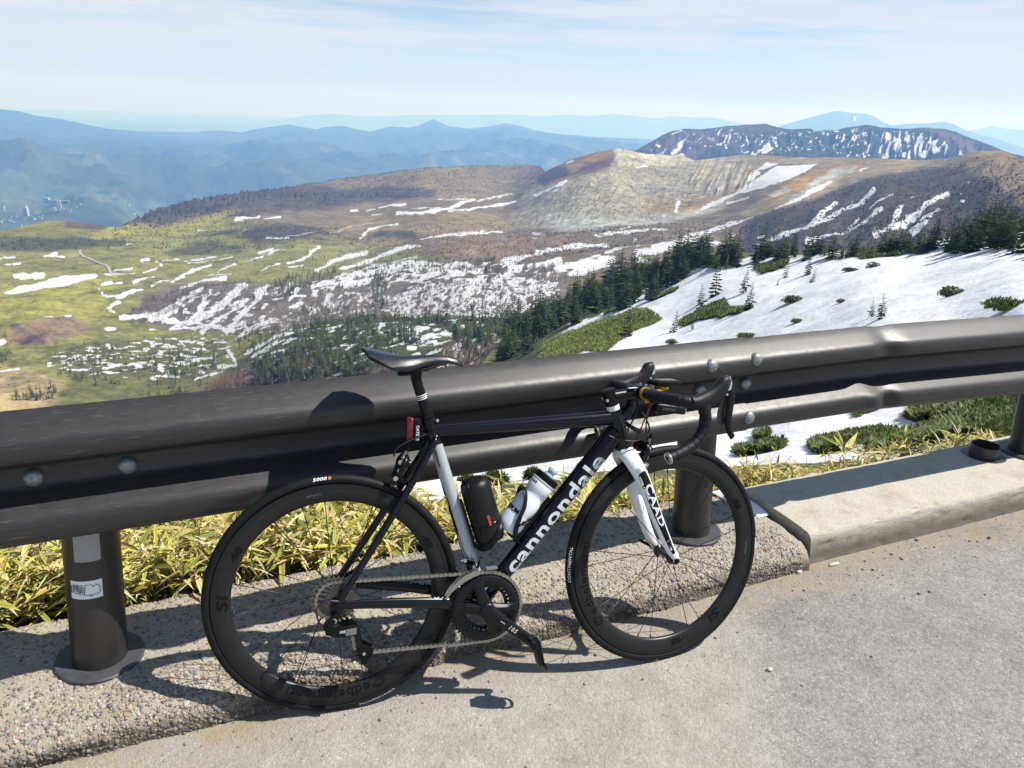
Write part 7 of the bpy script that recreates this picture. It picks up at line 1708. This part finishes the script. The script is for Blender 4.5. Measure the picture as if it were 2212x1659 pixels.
bare([(MS, C3([(200, 1110), (960, 1050), (980, 1230), (400, 1270)]), 330, 3, 6, (.20, .18, .13), 1.0), (MS, C3([(0, 640), (540, 650), (500, 690), (180, 705), (0, 700)]), 240, 4, 8, (.15, .13, .095), 1.0), (MS, C3([(700, 700), (850, 665), (1010, 670), (1040, 690), (860, 710), (740, 725)]), 110, 3, 6, (.12, .105, .07), 1.0), (MS, C3([(0, 700), (600, 690), (1000, 720), (600, 850), (450, 940), (0, 1040)]), 420, 2, 4, (.11, .11, .05), 1.0)], 'scattered bare bushes and small trees over the green meadow', 'meadow_bushes')
# ================================================================== FAR TOWN, TRACKS, STEAM, SCATTERED ROCKS
def ribbon(name, sheet, pts, w, m, lift=.5):
    q = np.array(crspline(pts, 8)); P = sheet.at(q[:, 0], q[:, 1]); P[:, 2] += lift
    t = np.gradient(P, axis=0); s = np.stack([t[:, 1], -t[:, 0], np.zeros(len(t))], 1); s /= np.linalg.norm(s, axis=1)[:, None]
    V = np.concatenate([P - s * w / 2, P + s * w / 2]); n = len(P); F = np.array([[i, n + i, n + i + 1, i + 1] for i in range(n - 1)])
    me = fast_mesh(name, V, F, False); return tag(link(name, me, None, m), kind='structure')
m_track = mat('grey_track', (.30, .275, .235), .95, nvar=.2, nscale=.1)
ribbon('hill_road', MS, C3([(1240, 641), (1330, 638), (1400, 628), (1470, 612), (1540, 594), (1640, 573)]), 7.0, m_track, 1.2)
ribbon('footpath', MS, C3([(346, 697), (350, 712), (380, 730), (420, 746), (462, 766), (474, 785), (478, 800)]), 3.6, m_track, 1.0)
m_wall = mat('pale_wall', (.42, .43, .43), .8); m_wall2 = mat('grey_wall', (.20, .23, .27), .8); m_roof = mat('dark_roof', (.12, .11, .11), .8); m_win = mat('window_glass', (.05, .06, .07), .2)
def building(px, py, wpx, hpx, dep, label, group=None, wall=m_wall, name='building', windows=0):
    P0 = LS.at(px, py); D_ = np.linalg.norm(P0 - CAM); w, h = wpx * D_ / PF, hpx * D_ / PF; d = w * dep
    o = empty(name, P0 - np.array([0, 0, 6])); o.rotation_euler = (0, 0, r.normal(-.4, .25)); tag(o, label, 'building', group)
    MB().box((0, 0, h / 2 + 3), (w, d, h + 6)).build('wall', wall, o); MB().box((0, 0, h + 6 + .8), (w * 1.04, d * 1.04, 1.6)).build('roof', m_roof if hpx < 5 else wall, o)
    for i in range(windows): MB().box((0, -d / 2 - .15, 9 + (h - 8) * (i + .5) / windows), (w * .86, .5, (h - 8) / windows * .42)).build('window_band', m_win, o)
    return o
building(60, 476, 7, 15, .8, 'tall white tower block at the far left of the town', None, m_wall, 'tower_block', 4)
building(106, 459, 9, 11, .6, 'white hotel left of the dark slab in the far town', None, m_wall, 'hotel', 3)
building(119, 464, 15, 12, .4, 'dark grey-blue slab building in the middle of the far town', None, m_wall2, 'hotel', 3)
building(132, 464, 5, 13, .8, 'white tower to the right of the dark slab in the far town', None, m_wall, 'tower_block', 4)
building(144, 458, 16, 7, .4, 'low dark hotel wing right of the white tower in the far town', None, m_wall2, 'hotel', 2)
for i in range(85):
    if i < 62: x, y = r.uniform(-10, 178), r.uniform(459, 492)
    else: x, y = r.choice([250, 262, 285, 300], 1)[0] + r.normal(0, 12), r.uniform(436, 452)
    pale = r.random() < .75; wd = r.uniform(1.6, 4.2)
    lab = '%s %s house in the far town, %s' % ('broad' if wd > 2.9 else 'small', 'pale' if pale else 'grey', 'in the outlying cluster' if i >= 62 else ('%s, %s' % ('left of the white tower' if x < 55 else 'between white tower and dark slab' if x < 110 else 'right of the dark slab', 'far side' if y < 470 else 'near side' if y > 481 else 'mid-town')))
    building(x, y, wd, r.uniform(1.2, 2.8), r.uniform(.6, 1.3), lab, lab.replace(' house ', ' houses '), m_wall if pale else m_wall2, 'house')
# fumaroles
m_steam = bpy.data.materials.new('steam'); m_steam.use_nodes = True; st = m_steam.node_tree; st.nodes.clear(); so_ = st.nodes.new('ShaderNodeOutputMaterial'); sv = st.nodes.new('ShaderNodeVolumePrincipled'); sv.inputs['Color'].default_value = (.95, .97, 1, 1); sv.inputs['Density'].default_value = .08; st.links.new(sv.outputs[0], so_.inputs['Volume'])
for (qx, qy, wp, hp, lab) in [(1201, 484, 5, 24, 'thin white steam column rising at the left of the pale vents'), (1434, 468, 10, 8, 'round puff of steam at the right end of the pale vents'), (1285, 478, 9, 8, 'faint low steam puff between the other two on the hillside')]:
    P0 = MS.at(qx, qy); D_ = np.linalg.norm(P0 - CAM); V, F = ico(3); w, h = wp * D_ / PF, hp * D_ / PF; V = V * (1 + .25 * np.sin(V[:, [1, 2, 0]] * 5)); mb = MB(); mb.add(V * np.array([w / 2, w / 2, h / 2]) + np.array([0, 0, h / 2 - 1]), F.tolist()); o = mb.build('steam', m_steam, None, 180); o.location = P0; tag(o, lab, 'steam', 'fumaroles on the volcanic slope', kind='stuff')
# boulders
m_rock = mat('dark_rock', (.085, .075, .07), .9, nvar=.4, nscale=.5)
for (qx, qy, wp, lab) in [(1308, 505, 14, 'dark boulder beside the long snow strip below the vents'), (1180, 548, 16, 'grey boulder on the heath left of the crest firs'), (1225, 525, 15, 'round dark boulder on the brown heath'), (1279, 497, 8, 'small dark boulder below the pale vents')]:
    P0 = MS.at(qx, qy); D_ = np.linalg.norm(P0 - CAM); V, F = ico(2); V = V * (1 + r.uniform(-.15, .15, (len(V), 1))); w = wp * D_ / PF; mb = MB(); mb.add(V * np.array([w / 2, w / 2, w * .3]), F.tolist()); o = mb.build('boulder', m_rock, None, 50); o.location = P0; tag(o, lab, 'boulder')
# scrub and stones over the heath and the volcano, too small to tell apart
def scrub(name, lab, specs):
    Q_, C_ = [], []
    for poly, n, s0, s1, cols in specs:
        q, P = scatter_poly(MS, poly, n, r, 4); sz = r.uniform(s0, s1, n); cols = np.array(cols)[r.integers(0, len(cols), n)]
        V, F, Cl = tufts(P, None, sz, cols, r, 5); Q_.append(V.reshape(-1, 4, 3)); C_.append(Cl)
    V, F = join_quads(np.concatenate(Q_)); tag(leafy(name, V, F, np.concatenate(C_), m_twig), lab, 'scrub', kind='stuff')
scrub('heath_scrub', 'dark low scrub scattered over the brown heath and the dark hillside',
      [(darkhill, 5200, 1.6, 3.6, [(.045, .035, .032), (.07, .05, .042), (.11, .08, .055), (.035, .03, .03)]),
       (C4([(0, 620), (300, 600), (660, 580), (1000, 560), (960, 640), (700, 660), (400, 700), (0, 760)]), 1800, 1.4, 3.2, [(.075, .05, .042), (.10, .07, .05), (.05, .04, .035)]),
       (C3([(1450, 640), (2212, 560), (2212, 740), (1600, 720)]), 1500, 1.4, 3.0, [(.08, .06, .04), (.06, .055, .035)]),
       (C4([(100, 470), (430, 330), (800, 340), (900, 450), (640, 560), (200, 540)]), 1500, 1.6, 3.4, [(.10, .08, .065), (.08, .062, .055)]),
       (ridgep, 2600, 2.2, 5, [(.06, .048, .045), (.10, .08, .05), (.13, .10, .06)]),
       (C3([(480, 600), (1040, 560), (1500, 600), (1400, 660), (1000, 690), (500, 680)]), 1300, 1.6, 3.4, [(.08, .065, .04), (.06, .06, .035)])])
